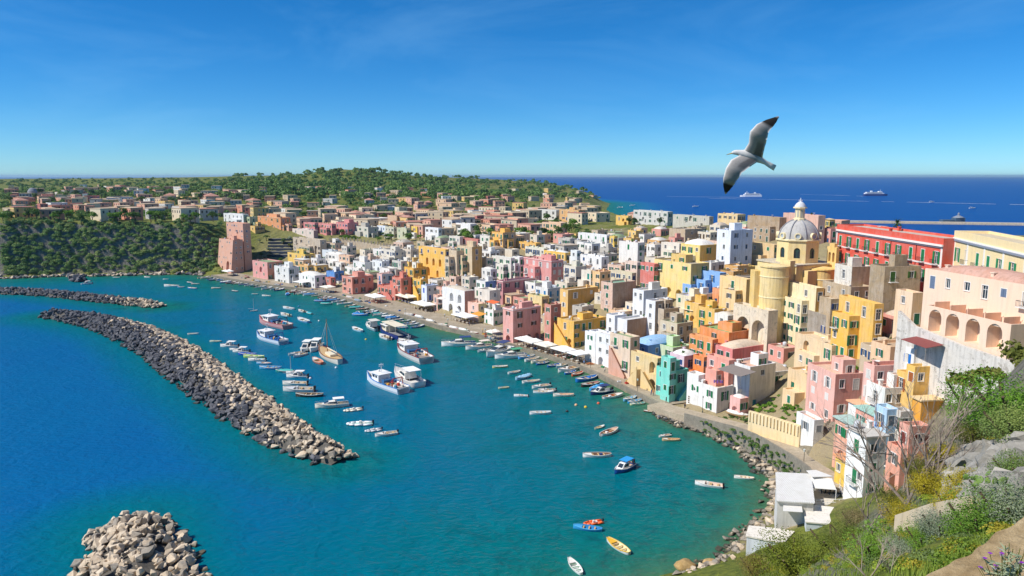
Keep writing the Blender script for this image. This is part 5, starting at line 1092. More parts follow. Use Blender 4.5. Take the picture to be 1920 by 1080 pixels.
P6 = pxroof(rs_, 'flat_roof', [(1404, 985), (1456, 990), (1490, 996), (1470, 1018), (1398, 1004)], 5.2, .25, plaster('#EDE4D4', .8)); m = MB(); cx_ = sum(p[0] for p in P6) / 5; cy_ = sum(p[1] for p in P6) / 5; m.prism([(cx_ + (p[0] - cx_) * .95, cy_ + (p[1] - cy_) * .95) for p in P6][::-1], -6, .95); m.build('wall', plaster('#DFE6EE', .7), rs_)
P7 = pxroof(rs_, 'flat_roof', [(1592, 948), (1650, 936), (1664, 958), (1606, 972)], 8.6, .2, plaster('#EDDCC4', .6)); m = MB(); m.prism(P7[::-1], -6, 4.4); m.build('wall', plaster('#E3B8A8', .6), rs_)
rb = MB()
for a0, b0 in ((P3[0], P3[1]), (P3[1], P3[2]), (P3[2], P3[3])):
    for hh in (.45, .95): rb.bar((a0[0], a0[1], 2.4 + hh), (b0[0], b0[1], 2.4 + hh), .04)
    for i in range(6): f = i / 5; x, y = a0[0] + (b0[0] - a0[0]) * f, a0[1] + (b0[1] - a0[1]) * f; rb.bar((x, y, 2.35), (x, y, 3.35), .035)
for p in (P2[2], P2[3], P3[1]): rb.bar((p[0], p[1], 2.3), (p[0], p[1], 4.4), .06)
rb.build('railing', paint('#F0F0F0', .5), rs_)
# curved stair between the houses by the road
sc = empty('curved_stair', (*at_z(1545, 835, 7), 6)); tag(sc, 'curved stone stair climbing beside the white house', 'stair'); m = MB()
cl = [(1533, 842, 6.2), (1534, 826, 7.6), (1540, 812, 9.0), (1551, 799, 10.2), (1566, 788, 11.4)]
CL = [(*at_z(p[0], p[1], p[2]), p[2]) for p in cl]; D2 = densify([(p[0], p[1]) for p in CL], .38)
for i in range(len(D2) - 1):
    p, q2 = D2[i], D2[i + 1]; d = Vector((q2[0] - p[0], q2[1] - p[1])).normalized(); zz = 6.2 + 5.4 * i / len(D2) - 6
    m.obox((p[0] - sc.location.x + d.y * .9, p[1] - sc.location.y - d.x * .9), (d.x * .42, d.y * .42), (-d.y * 1.8, d.x * 1.8), zz - 2.5, zz + .2)
m.build('steps', stone('#8E8578', '#A89E8C', .8, 2.5, .5), sc)
for s in (-1, 1):
    m = MB()
    for i in range(len(D2) - 1):
        p, q2 = D2[i], D2[i + 1]; d = Vector((q2[0] - p[0], q2[1] - p[1])).normalized(); zz = 6.2 + 5.4 * i / len(D2) - 6; o = (p[0] - sc.location.x - d.y * .95 * s, p[1] - sc.location.y + d.x * .95 * s)
        m.obox(o, (d.x * .44, d.y * .44), (-d.y * .22 * s, d.x * .22 * s), zz - 2.5, zz + .95)
    m.build('parapet', stone('#A09684', '#B8AD98', .8, 2.5, .5), sc)
# terraced garden with dark shading nets near the pink tower
tg = hit(525, 470); root = empty('net_terraces', tg); tag(root, 'garden terraces under dark shading nets below the orange house', 'terraces')
for k in range(6):
    y0 = 447 + k * 6; pA = hit(503 - k * 0.5, y0 + 4); pB = hit(547, y0 + 4); m = MB(); d = Vector((pB[0] - pA[0], pB[1] - pA[1]))
    m.add([(pA[0] - tg[0], pA[1] - tg[1], pA[2] - tg[2] - 1), (pB[0] - tg[0], pB[1] - tg[1], pB[2] - tg[2] - 1), (pB[0] - tg[0], pB[1] - tg[1], pB[2] - tg[2] + 1.2), (pA[0] - tg[0], pA[1] - tg[1], pA[2] - tg[2] + 1.2), (pA[0] - tg[0] + .5, pA[1] - tg[1] + 2.2, pA[2] - tg[2] + 1.3), (pB[0] - tg[0] + .5, pB[1] - tg[1] + 2.2, pB[2] - tg[2] + 1.3)], [(0, 1, 2, 3), (3, 2, 5, 4)], 0)
    m.bar((pA[0] - tg[0], pA[1] - tg[1], pA[2] - tg[2] + 1.3), (pB[0] - tg[0], pB[1] - tg[1], pB[2] - tg[2] + 1.3), .12, 1)
    m.build('net', [simple('shade_net', '#3A4250', .9, .1), paint('#B9B4A8', .7)], root)
# rock outcrop below the golden house
q = hit(1640, 655); root = empty('rock_outcrop', q); tag(root, 'bare brown rock outcrop below the golden yellow house', 'rock')
rr4 = random.Random(4); its = []
for _ in range(60):
    p = hit(rr4.uniform(1608, 1690), rr4.uniform(618, 668)); its.append((p[0], p[1], p[2] + rr4.uniform(-.3, .6), rr4.uniform(.9, 2.0), stone('#8A7A66', '#A6957C', .5, 1.2, .6)))
rock_pile(root, its)
# ------------------------------------------------------------------ small houses packed between, and the far town
ORD = ['first', 'second', 'third', 'fourth', 'fifth', 'sixth', 'seventh', 'eighth', 'ninth', 'tenth', 'eleventh', 'twelfth']
def ordinal(i):
    if i < 12: return ORD[i]
    n = i + 1; return '%d%s' % (n, 'th' if 10 <= n % 100 <= 20 else {1: 'st', 2: 'nd', 3: 'rd'}.get(n % 10, 'th'))
PAL = [('white', '#EAE7E0', 5), ('cream', '#E3D6BE', 5), ('pale pink', '#E9BDB2', 3), ('yellow', '#F0C464', 3), ('beige', '#CDB898', 3), ('pink', '#E29490', 2), ('peach', '#EFC598', 2), ('pale blue', '#B9D2E4', 1), ('grey', '#C2BCB0', 2), ('ochre', '#DDA858', 1)]
PALW = [p for p in PAL for _ in range(p[2])]
NAMED = []
for o in list(col.objects):
    if o.type == 'EMPTY' and o.get('group') == 'houses of the harbour town':
        core = o['label']
        for w in (' with ', ' on the', ' beside ', ' above ', ' below ', ' under ', ' between ', ' behind ', ' left of', ' right of', ' at the', ' by the', ' near ', ' in the', ' squeezed', ' wedged', ' standing'): core = core.split(w)[0]
        NAMED.append([o, core, proj(o.location.x, o.location.y, o.location.z + 5)])
cnt = {}
for n in NAMED: cnt[n[1]] = cnt.get(n[1], 0) + 1
USED = set()
def near_label(colr, px, py, roof):
    for n in sorted(NAMED, key=lambda n: (n[2][0] - px) ** 2 + 2.5 * (n[2][1] - py) ** 2)[:14]:
        nm = n[1] if cnt[n[1]] == 1 else n[0]['label']
        dx, dy = px - n[2][0], py - n[2][1]
        rel = ('just right of' if dx > 0 else 'just left of') if abs(dx) > abs(dy) * 1.3 else ('just below' if dy > 0 else 'just above')
        for adj in ('', 'small ', roof + ' '):
            lab = '%s%s house %s the %s' % (adj, colr, rel, nm)
            if len(lab.split()) <= 15 and lab not in USED: USED.add(lab); return lab
    lab = 'plain %s house packed into the upper hillside rows' % colr; return lab
def overlap(a, b):
    w = min(a[2], b[2]) - max(a[0], b[0]); h = min(a[3], b[3]) - max(a[1], b[1]); return max(w, 0) * max(h, 0)
def pts_in(poly, P):
    n = len(poly); c = False
    for i in range(n):
        a, b = poly[i], poly[(i + 1) % n]
        if (a[1] > P[1]) != (b[1] > P[1]) and P[0] < (b[0] - a[0]) * (P[1] - a[1]) / (b[1] - a[1]) + a[0]: c = not c
    return c
HAND = list(FOOT)
fr = random.Random(21)
TOPX = ([560, 700, 800, 900, 1100, 1250, 1400, 1560, 1700], [462, 468, 440, 440, 432, 425, 415, 418, 430]); BOTX = ([560, 700, 800, 900, 1000, 1100, 1200, 1300, 1400, 1500, 1600, 1700], [512, 530, 548, 565, 590, 615, 645, 675, 710, 760, 800, 830])
made = 0
roadpts = [(p[0], p[1]) for p in S1]
for trial in range(6500):
    px = fr.uniform(565, 1690) if trial % 3 else fr.uniform(1380, 1690); py = fr.uniform(float(np.interp(px, *TOPX)), float(np.interp(px, *BOTX)))
    if 1405 < px < 1570 and 430 < py < 640: continue
    if px > 1560 and py < 500: continue
    h = fr.uniform(4.0, 7.2); q = hit(px, py, h)
    if q is None or q[1] > 640: continue
    if sdist([(q[0], q[1])])[0] < 15: continue
    La, Lb = fr.uniform(4.5, 9.0), fr.uniform(4.5, 9.0); an = tang(px) + R(fr.uniform(-10, 10)); a = (math.cos(an), math.sin(an)); b = (math.sin(an), -math.cos(an))
    ring = [(q[0] + a[0] * La * s + b[0] * Lb * t_, q[1] + a[1] * La * s + b[1] * Lb * t_) for s, t_ in ((0, 0), (0, 1), (1, 1), (1, 0))]; cen = ((ring[0][0] + ring[2][0]) / 2, (ring[0][1] + ring[2][1]) / 2)
    zt = q[2]; z0 = float(np.min(T(ring)))
    if zt - z0 > 12: continue
    pr = [proj(p[0], p[1], z) for p in ring for z in (z0, zt)]; bb = (min(p[0] for p in pr), min(p[1] for p in pr), max(p[0] for p in pr), max(p[1] for p in pr)); area = (bb[2] - bb[0]) * (bb[3] - bb[1]); ok = True
    for (poly, fz0, fz1, fb, fy) in FOOT:
        ctr = (sum(p[0] for p in poly) / 4, sum(p[1] for p in poly) / 4)
        if math.hypot(ctr[0] - cen[0], ctr[1] - cen[1]) > 40: continue
        if any(pts_in(poly, p) for p in ring + [cen]) or any(pts_in(ring, p) for p in poly + [ctr]): ok = False; break
        ov = overlap(bb, fb)
        if fy > q[1] and ov > 0:
            fa = (fb[2] - fb[0]) * (fb[3] - fb[1])
            top = (fb[0], fb[1], fb[2], fb[1] + (fb[3] - fb[1]) * 0.6)
            if overlap(bb, top) > 0.10 * fa * 0.6: ok = False; break
        if fy < q[1] and ov > 0.8 * area: ok = False; break
    if not ok: continue
    nm, hx, _w8 = fr.choice(PALW); rt = fr.choice(['flat'] * 6 + ['vault', 'slab', 'vault']); roof = {'flat': 'flat roofed', 'vault': 'vault roofed', 'slab': 'slab roofed'}[rt]
    root = empty('house', (q[0], q[1], T1(q[0], q[1]))); tag(root, near_label(nm, px, py, roof), 'house', 'small houses packed on the hillside')
    block(root, (q[0], q[1]), an, La, Lb, z0 - 1, zt, hx, roofc=fr.choice(['#B9AE9E', '#D6CDBD', '#8FA372', '#C9B49A', '#E6E0D4', '#C2A08C']), rt=rt, rr=fr, wear=fr.choice([.4, .6, .9]))
    made += 1
    if made >= 132: break
print('fill houses', made)
# the far town, sparser and half hidden in trees
FARP = [('pink', '#E2A496', 5), ('cream', '#E6D2B0', 4), ('white', '#E6E4DE', 3), ('salmon', '#DE8F7C', 4), ('grey', '#BDB8B2', 1), ('beige', '#CDB898', 3), ('yellow', '#E6BE6C', 2), ('rose red', '#C9706E', 1), ('peach', '#EBC29A', 2)]
FARW = [p for p in FARP for _ in range(p[2])]; far = []
def far_try(x0, x1, y0, y1, n, hs=(4.5, 8), ls=(8, 18), tries=30, area_name=''):
    k = 0
    for _ in range(n * tries):
        if k >= n: break
        px = fr.uniform(x0, x1); py = fr.uniform(y0, y1); h = fr.uniform(*hs); q = hit(px, py, h)
        if q is None or q[1] < 300 or q[1] > 1900: continue
        if sdist([(q[0], q[1])])[0] < 16: continue
        La, Lb = fr.uniform(*ls), fr.uniform(*ls) * .7; an = R(fr.uniform(95, 150)); a = (math.cos(an), math.sin(an)); b = (math.sin(an), -math.cos(an))
        ring = [(q[0] + a[0] * La * s + b[0] * Lb * t_, q[1] + a[1] * La * s + b[1] * Lb * t_) for s, t_ in ((0, 0), (0, 1), (1, 1), (1, 0))]; cen = ((ring[0][0] + ring[2][0]) / 2, (ring[0][1] + ring[2][1]) / 2); z0 = float(np.min(T(ring)))
        if q[2] - z0 > 14: continue
        pr = [proj(p[0], p[1], z) for p in ring for z in (z0, q[2])]; bb = (min(p[0] for p in pr), min(p[1] for p in pr), max(p[0] for p in pr), max(p[1] for p in pr)); ok = True
        for (poly, fz0, fz1, fb, fy) in FOOT:
            if abs(poly[0][0] - q[0]) > 60 or abs(poly[0][1] - q[1]) > 400: continue
            if any(pts_in(poly, p) for p in ring + [cen]) or any(pts_in(ring, p) for p in poly): ok = False; break
            if fy > q[1] and overlap(bb, fb) > 0.25 * (fb[2] - fb[0]) * (fb[3] - fb[1]): ok = False; break
        if not ok: continue
        nm, hx, _w8 = fr.choice(FARW); root = empty('house', (q[0], q[1], z0)); root['category'] = 'house'; root['group'] = 'houses of the far town'; k += 1
        rt = fr.choice(['flat', 'flat', 'flat', 'slab', 'tile']); block(root, (q[0], q[1]), an, La, Lb, z0 - 1, q[2], hx, rt=rt, roofc='#B97E66' if rt == 'tile' else fr.choice(['#B9AE9E', '#C9B49A', '#C9A090']), rr=fr, clutter=0, dens=.75, wear=.4, balc=0, shp=.3)
        far.append((root, nm, px, area_name))
far_try(0, 420, 366, 392, 18, ls=(12, 24), area_name='in the town above the wooded cliff')
far_try(420, 760, 360, 400, 10, area_name='in the far town left of the wooded hill')
far_try(700, 1120, 365, 398, 16, area_name='on the slope below the wooded hill')
far_try(560, 800, 400, 424, 14, area_name='on the ridge behind the raspberry pink house')
far_try(800, 1340, 396, 430, 14, area_name='on the ridge before the open sea')
far_try(1560, 1800, 395, 425, 4, hs=(3, 5), area_name='behind the red palace')
# the rest of the far town reads as one mass: joined
FM = MB(); FMATS = [plaster(p[1], .4) for p in FARP] + [plaster('#BE7C62', .6), plaster('#CFAE98', .6), simple('far_opening', '#3A3E44', .5)]
def far_mass(x0, x1, y0, y1, n):
    k = 0
    for _ in range(n * 20):
        if k >= n: break
        px = fr.uniform(x0, x1); py = fr.uniform(y0, y1); h = fr.uniform(4.5, 8.5); q = hit(px, py, h)
        if q is None or q[1] < 420 or q[1] > 1900 or sdist([(q[0], q[1])])[0] < 16: continue
        La, Lb = fr.uniform(8, 20), fr.uniform(6, 13); an = R(fr.uniform(95, 150)); a = (math.cos(an), math.sin(an)); b = (math.sin(an), -math.cos(an)); z0 = q[2] - h - 1.5; C = (q[0], q[1])
        ring = [(C[0] + a[0] * La * s_ + b[0] * Lb * t_, C[1] + a[1] * La * s_ + b[1] * Lb * t_) for s_, t_ in ((0, 0), (0, 1), (1, 1), (1, 0))]; cen = ((ring[0][0] + ring[2][0]) / 2, (ring[0][1] + ring[2][1]) / 2)
        if any(abs(f[0][0][0] - C[0]) < 45 and abs(f[0][0][1] - C[1]) < 60 and any(pts_in(f[0], p) for p in ring + [cen]) for f in FOOT): continue
        wi = FARW[fr.randrange(len(FARW))]; wi = [p[0] for p in FARP].index(wi[0]); FM.prism(ring, z0, q[2], wi); k += 1
        FM.prism([(cen[0] + (p[0] - cen[0]) * 1.03, cen[1] + (p[1] - cen[1]) * 1.03) for p in ring], q[2] + .01, q[2] + .4, len(FARP) + (fr.random() < .75))
        for (o, u, L_) in ((ring[3], (-a[0], -a[1]), La), (ring[0], b, Lb)):
            nw = int(L_ / 3.2); nr = (u[1], -u[0])
            for r_ in range(int(h / 3)):
                for c in range(nw):
                    if fr.random() < .25: continue
                    x = L_ * (c + .5) / nw; z = q[2] - 1.0 - r_ * 3.1; p0 = (o[0] + u[0] * (x - .55) + nr[0] * .05, o[1] + u[1] * (x - .55) + nr[1] * .05); FM.obox(p0, (u[0] * 1.1, u[1] * 1.1), (-nr[0] * .2, -nr[1] * .2), z - 1.7, z, len(FARP) + 2)
        FOOT.append((ring, z0, q[2], (0, 0, 0, 0), C[1]))
far_mass(0, 420, 364, 394, 85); far_mass(0, 430, 346, 364, 50); far_mass(420, 760, 350, 402, 50); far_mass(700, 1120, 352, 402, 70); far_mass(560, 1000, 398, 424, 36)
tag(FM.build('far_town', FMATS), 'far spread of pink, cream and white houses among trees', 'houses', kind='stuff')
by = {}
for r_, nm, px, ar in far: by.setdefault((nm, ar), []).append((px, r_))
for (nm, ar), l in by.items():
    l.sort(key=lambda t: t[0])
    for i, (px, r_) in enumerate(l): r_['label'] = ('%s %s house from the left %s' % (ordinal(i), nm, ar)) if len(l) > 1 else 'only %s house %s' % (nm, ar)
# landmark of the far left: domed church
q = hit(60, 352, 12)
if q:
    root = empty('chapel', (q[0], q[1], T1(q[0], q[1]))); tag(root, 'small tan domed church in the town above the wooded cliff', 'church'); m = MB(); z = q[2] - root.location.z; m.box(-7, 7, -6, 8, -3, z - 6); m.build('wall', plaster('#CBB08A', .6), root)
    m = MB(); m.lathe([(5, z - 6.2), (5, z - 4), (4.6, z - 3.5), (3.6, z - 1.6), (2, z - .4), (.05, z)], 20); m.build('dome', plaster('#7C8088', .5), root, smooth=True)
# ------------------------------------------------------------------ boats
def hull_parts(Ln, beam, fb, kind):
    """outer hull, inner lining, gunwale for a boat of length Ln; bow toward +x, water at z = 0"""
    ns = 11; S = []
    for i in range(ns):
        f = i / (ns - 1); x = -Ln / 2 + Ln * f
        if kind == 'double': hb = beam / 2 * max(0.03, math.sin(math.pi * (0.06 + 0.90 * f)) ** 0.65)
        else: hb = beam / 2 * (0.82 + 0.18 * min(1, f / .35)) * (1 if f < .55 else max(.02, 1 - ((f - .55) / .45) ** 2.0))
        sh = fb * (1 + .55 * max(0, (f - .35) / .65) ** 2 + (.18 * max(0, (.3 - f) / .3) ** 2 if kind == 'double' else 0)); rake = (f > .95) * Ln * .02
        S.append((x + rake, hb, sh))
    o = MB(); inn = MB(); g = MB(); t = .05 * beam
    def sec(x, hb, sh): return [(x, -hb, sh), (x, -hb * .92, sh * .35), (x, -hb * .72, -.18 * beam / 2), (x, 0, -.28), (x, hb * .72, -.18 * beam / 2), (x, hb * .92, sh * .35), (x, hb, sh)]
    for s in S: o.v.extend(sec(*s))
    for i in range(ns - 1):
        for k in range(6): o.f.append((i * 7 + k, i * 7 + k + 1, (i + 1) * 7 + k + 1, (i + 1) * 7 + k)); o.m.append(1 if k in (2, 3) else 0)
    o.f.append((6, 5, 4, 3, 2, 1, 0)); o.m.append(0); e = (ns - 1) * 7; o.f.append((e, e + 1, e + 2, e + 3, e + 4, e + 5, e + 6)); o.m.append(0)
    fl = .12 * fb
    for (x, hb, sh) in S:
        w = max(hb - t, .01); inn.v.extend([(x, -w, sh), (x, -w * .8, fl), (x, w * .8, fl), (x, w, sh)])
    for i in range(ns - 1):
        for k in range(3): inn.f.append((i * 4 + k, (i + 1) * 4 + k, (i + 1) * 4 + k + 1, i * 4 + k + 1)); inn.m.append(0)
    inn.f.append((0, 1, 2, 3)); inn.m.append(0)
    for sgn in (-1, 1):
        for i in range(ns - 1):
            (x0, h0, s0), (x1, h1, s1) = S[i], S[i + 1]; a0, a1 = max(h0 - t, .0), max(h1 - t, .0)
            q = [(x0, sgn * (h0 + .03), s0 + .035), (x1, sgn * (h1 + .03), s1 + .035), (x1, sgn * a1, s1 + .035), (x0, sgn * a0, s0 + .035)]
            q2 = [(x0, sgn * (h0 + .03), s0 - .09), (x1, sgn * (h1 + .03), s1 - .09)]
            g.quad(*(q if sgn < 0 else q[::-1])); g.quad(q2[0], q2[1], q[1], q[0])
    return o, inn, g, S
BM = {}
def boat_kit(kind):
    if kind in BM: return BM[kind]
    W_ = WHITE; k = []
    if kind in ('gozzo', 'covered', 'row'):
        o, i, g, S = hull_parts(6, 2.05, .55, 'double'); k = [('hull', o.mesh('hull', [W_, W_], True), 'HB'), ('interior', i.mesh('interior', [W_]), 'I'), ('gunwale', g.mesh('gunwale', [W_]), 'G')]
        d = MB(); hb = [s[1] for s in S]
        d.add([(S[7][0], -hb[7] + .1, S[7][2] - .08), (S[8][0], -hb[8] + .1, S[8][2] - .07), (S[9][0], -hb[9] + .1, S[9][2] - .06), (S[10][0], 0, S[10][2] - .06), (S[9][0], hb[9] - .1, S[9][2] - .06), (S[8][0], hb[8] - .1, S[8][2] - .07), (S[7][0], hb[7] - .1, S[7][2] - .08)], [(0, 1, 2, 3, 4, 5, 6)])
        k.append(('foredeck', d.mesh('foredeck', [W_]), 'D'))
        if kind == 'covered':
            c = MB(); n_ = 9
            for j in range(n_):
                f = j / (n_ - 1); x = -2.6 + 4.4 * f; hw = .98 * math.sin(math.pi * (.12 + .76 * f)) ** .6; c.v.extend([(x, -hw, .62), (x, -hw * .5, .85 + .1 * math.sin(j * 2)), (x, 0, 1.0 + .08 * math.sin(j * 3)), (x, hw * .5, .85), (x, hw, .62)])
            for j in range(n_ - 1):
                for q in range(4): c.f.append((j * 5 + q, j * 5 + 5 + q, j * 5 + 6 + q, j * 5 + q + 1)); c.m.append(0)
            c.f.append((0, 1, 2, 3, 4)); c.m.append(0); c.f.append((n_ * 5 - 1, n_ * 5 - 2, n_ * 5 - 3, n_ * 5 - 4, n_ * 5 - 5)); c.m.append(0)
            k.append(('cover', c.mesh('cover', [W_]), 'C'))
        else:
            for x in (-1.6, -.4, .8):
                s = MB(); w = .86; s.box(x, x + .3, -w, w, .36, .42); k.append(('seat', s.mesh('seat', [W_]), 'S'))
            if kind == 'gozzo':
                e = MB(); e.box(-1.1, -.5, -.3, .3, .07, .62); k.append(('engine_box', e.mesh('engine_box', [W_]), 'C'))
    elif kind in ('open', 'cabin'):
        o, i, g, S = hull_parts(6, 2.2, .62, 'transom'); k = [('hull', o.mesh('hull', [W_, W_], True), 'HB'), ('interior', i.mesh('interior', [W_]), 'I'), ('gunwale', g.mesh('gunwale', [W_]), 'G')]
        e = MB(); e.box(-3.35, -2.95, -.2, .2, .55, 1.15); e.box(-3.25, -3.05, -.1, .1, -.4, .55); k.append(('outboard_motor', e.mesh('outboard_motor', [simple('motor', '#26282B', .4)]), None))
        d = MB(); d.add([(.9, -.98, .66), (2.0, -.72, .76), (2.9, 0, .86), (2.0, .72, .76), (.9, .98, .66)], [(0, 1, 2, 3, 4)]); k.append(('foredeck', d.mesh('foredeck', [W_]), 'D'))
        if kind == 'open':
            for x in (-2.2, -.6): s = MB(); s.box(x, x + .45, -.9, .9, .38, .5); k.append(('seat', s.mesh('seat', [W_]), 'S'))
            c = MB(); c.box(.1, .5, -.3, .3, .1, 1.0); k.append(('console', c.mesh('console', [W_]), 'D'))
        else:
            c = MB(); c.add([(-.6, -.85, .5), (1.6, -.65, .7), (1.6, .65, .7), (-.6, .85, .5), (-.5, -.7, 1.5), (.7, -.6, 1.5), (.7, .6, 1.5), (-.5, .7, 1.5)], [(4, 5, 6, 7), (0, 1, 5, 4), (2, 3, 7, 6), (3, 0, 4, 7)]); c.add([(1.6, -.65, .7), (1.6, .65, .7), (.7, .6, 1.5), (.7, -.6, 1.5)], [(0, 1, 2, 3)]); k.append(('cabin', c.mesh('cabin', [W_]), 'D'))
            w = MB(); w.quad((1.48, -.52, .84), (1.48, .52, .84), (.82, .48, 1.42), (.82, -.48, 1.42))
            for s in (-1, 1): q = [(-.35, s * .83, .85), (1.0, s * .72, .9), (.55, s * .64, 1.38), (-.35, s * .74, 1.38)]; w.quad(*(q if s < 0 else q[::-1]))
            k.append(('windows', w.mesh('windows', [GLASS]), None))
            r_ = MB(); r_.box(-2.0, .5, -.85, .85, 1.85, 1.92)
            for x, y in ((-1.9, -.8), (-1.9, .8), (.3, -.65), (.3, .65)): r_.bar((x, y, .6), (x, y, 1.86), .03)
            k.append(('canopy', r_.mesh('canopy', [W_]), 'C'))
    elif kind == 'rib':
        t = MB(); P = [(-2.9, -.85), (-1, -.95), (1, -.9), (2.2, -.55), (2.9, 0), (2.2, .55), (1, .9), (-1, .95), (-2.9, .85)]
        for a, b in zip(P[:-1], P[1:]): t.bar((a[0], a[1], .3), (b[0], b[1], .3 + .0), .27, n=8)
        k.append(('tube', t.mesh('tube', [W_], True), 'H')); f = MB(); f.add([(x, y * .8, .15) for x, y in P], [tuple(range(9))]); k.append(('floor', f.mesh('floor', [W_]), 'I'))
        e = MB(); e.box(-3.3, -2.9, -.2, .2, .45, 1.1); e.box(-3.2, -3.0, -.1, .1, -.4, .45); k.append(('outboard_motor', e.mesh('outboard_motor', [simple('motor', '#26282B', .4)]), None)); c = MB(); c.box(-.4, .1, -.3, .3, .16, .95); c.box(-1.3, -.7, -.4, .4, .16, .6); k.append(('console', c.mesh('console', [W_]), 'C'))
    elif kind == 'cruiser':
        o, i, g, S = hull_parts(10, 3.3, 1.05, 'transom'); k = [('hull', o.mesh('hull', [W_, W_], True), 'HB'), ('gunwale', g.mesh('gunwale', [W_]), 'G')]
        d = MB(); n_ = len(S); pts = [(s[0], -s[1] + .1, s[2] - .02) for s in S] + [(s[0], s[1] - .1, s[2] - .02) for s in reversed(S)]
        for q in range(n_ - 1): s0, s1 = S[q], S[q + 1]; z0, z1 = (s0[2] - .02, s1[2] - .02) if s0[0] > -1.2 else (.5, .5 if s1[0] <= -1.0 else s1[2] - .02); d.quad((s0[0], -s0[1] + .1, z0), (s1[0], -s1[1] + .1, z1), (s1[0], s1[1] - .1, z1), (s0[0], s0[1] - .1, z0))
        k.append(('deck', d.mesh('deck', [W_]), 'I'))
        c = MB(); c.add([(-1.8, -1.2, .9), (3.0, -.7, 1.3), (3.0, .7, 1.3), (-1.8, 1.2, .9), (-1.4, -1.0, 2.0), (1.0, -.75, 1.9), (1.0, .75, 1.9), (-1.4, 1.0, 2.0)], [(4, 5, 6, 7), (0, 1, 5, 4), (1, 2, 6, 5), (2, 3, 7, 6), (3, 0, 4, 7)]); k.append(('cabin', c.mesh('cabin', [W_]), 'D'))
        w = MB(); w.quad((2.55, -.66, 1.45), (2.55, .66, 1.45), (1.1, .7, 1.9), (1.1, -.7, 1.9))
        for s in (-1, 1): q = [(-1.3, s * 1.17, 1.4), (1.6, s * .86, 1.5), (.8, s * .8, 1.85), (-1.2, s * 1.07, 1.85)]; w.quad(*(q if s < 0 else q[::-1]))
        k.append(('windows', w.mesh('windows', [GLASS]), None))
        r_ = MB(); r_.box(-3.6, -.2, -1.15, 1.15, 2.65, 2.74)
        for x, y in ((-3.5, -1.1), (-3.5, 1.1), (-.4, -1.0), (-.4, 1.0)): r_.bar((x, y, .9), (x, y, 2.66), .035)
        k.append(('canopy', r_.mesh('canopy', [W_]), 'C')); r_ = MB()
        for s in (-1, 1):
            pr = [(S[j][0], s * (S[j][1] - .12), S[j][2]) for j in range(5, 11)]
            for p, q in zip(pr[:-1], pr[1:]): r_.bar((p[0], p[1], p[2] + .55), (q[0], q[1], q[2] + .55), .025); r_.bar(p, (p[0], p[1], p[2] + .55), .02)
        k.append(('railing', r_.mesh('railing', [paint('#D9DCE0', .3, .6)]), None))
    BM[kind] = k; return k
BASE_L = {'cruiser': 10.0}
BOATS = []
def boat(kind, bow, stern, hullc, inner='#D8D0C0', gun='#E8E4DA', deck='#E8E4DA', cover='#E6E2D8', bottom='#5A3A34', seat='#C7A878', label=None, row=None, cat='boat', L_=None, world=None):
    if world: p, q = world
    else: p, q = at_z(*bow), at_z(*stern)
    ln = L_ or math.hypot(p[0] - q[0], p[1] - q[1]); s = max(ln, 3.2) / BASE_L.get(kind, 6.0); s = min(s, 2.0)
    root = empty('boat' if kind != 'cruiser' else 'motor_yacht', ((p[0] + q[0]) / 2, (p[1] + q[1]) / 2, 0.02), math.atan2(p[1] - q[1], p[0] - q[0]), (s, s, s))
    tag(root, label, cat, None if label else 'boats moored in the harbour'); M = {'H': [paint(hullc, .35)], 'HB': [paint(hullc, .35), paint(bottom, .6)], 'I': [paint(inner, .7)], 'G': [paint(gun, .5)], 'D': [paint(deck, .5)], 'C': [paint(cover, .8)], 'S': [paint(seat, .7)]}
    for (nm, me_, key) in boat_kit(kind): link(nm, me_, root, mats=M.get(key))
    BOATS.append((root, kind, hullc, row, proj(*root.location)[0])); return root
BLUE, WH, TEAL, NAVY, LB = '#2E78B8', '#EDEBE4', '#3C9C98', '#1E3C78', '#6FB4DC'
B = boat
# the line of boats inside the long breakwater
R1 = 'in the line along the long breakwater'
for (k, x0, x1, y, c, inn, cov) in [('row', 372, 352, 627, WH, '#D8D0C0', WH), ('row', 394, 415, 641, '#DCE6C8', '#C9C9A8', WH), ('cabin', 414, 447, 650, WH, '#C9C4B8', WH), ('open', 431, 453, 656, WH, '#BFC6C8', WH), ('cabin', 437, 468, 660, WH, '#C9C4B8', WH), ('gozzo', 448, 480, 665, '#2C5CC0', '#3C6CC8', '#2C5CC0'),
    ('gozzo', 458, 495, 670, '#B6DC6C', '#D8E8A8', '#9CC858'), ('open', 466, 498, 676, WH, '#A8C8D8', WH), ('gozzo', 482, 508, 682, LB, '#D0B8A8', WH), ('gozzo', 488, 527, 691, '#5CAEDC', '#3C86B8', LB), ('covered', 518, 552, 697, '#2E9A94', '#2E8A84', '#3CACA4'), ('open', 537, 566, 700, WH, '#C9C0B0', WH),
    ('cabin', 538, 577, 707, WH, '#D8D0C0', WH), ('open', 531, 576, 721, '#E4E0D4', '#C6BCA6', WH), ('open', 532, 589, 733, '#D6D8D8', '#B8B4A8', WH), ('row', 556, 606, 743, '#4A4038', '#6C5E4E', '#8A7A64')]:
    boat(k, (x0, y), (x1, y + (1 if k != 'row' else 0)), c, inn, deck=c if c != '#4A4038' else '#8A7A64', cover=cov, row=R1)
B('cruiser', (592, 766), (654, 760), '#EDE8D8', '#D9C9A8', cover='#EFEDE6', label='cream cabin cruiser with a white hardtop beside the breakwater end', cat='motor yacht')
B('rib', (644, 772), (680, 768), '#EDE6D2', '#C9C0A8', label='cream inflatable with a black outboard beside the cream cabin cruiser')
B('rib', (650, 797), (699, 796), '#EDEFF0', '#9CCBB8', label='white inflatable boat with a pale green floor off the breakwater end')
B('rib', (684, 810), (716, 806), '#DDE0E2', '#8A8A88', label='grey inflatable off the breakwater end, between two white boats')
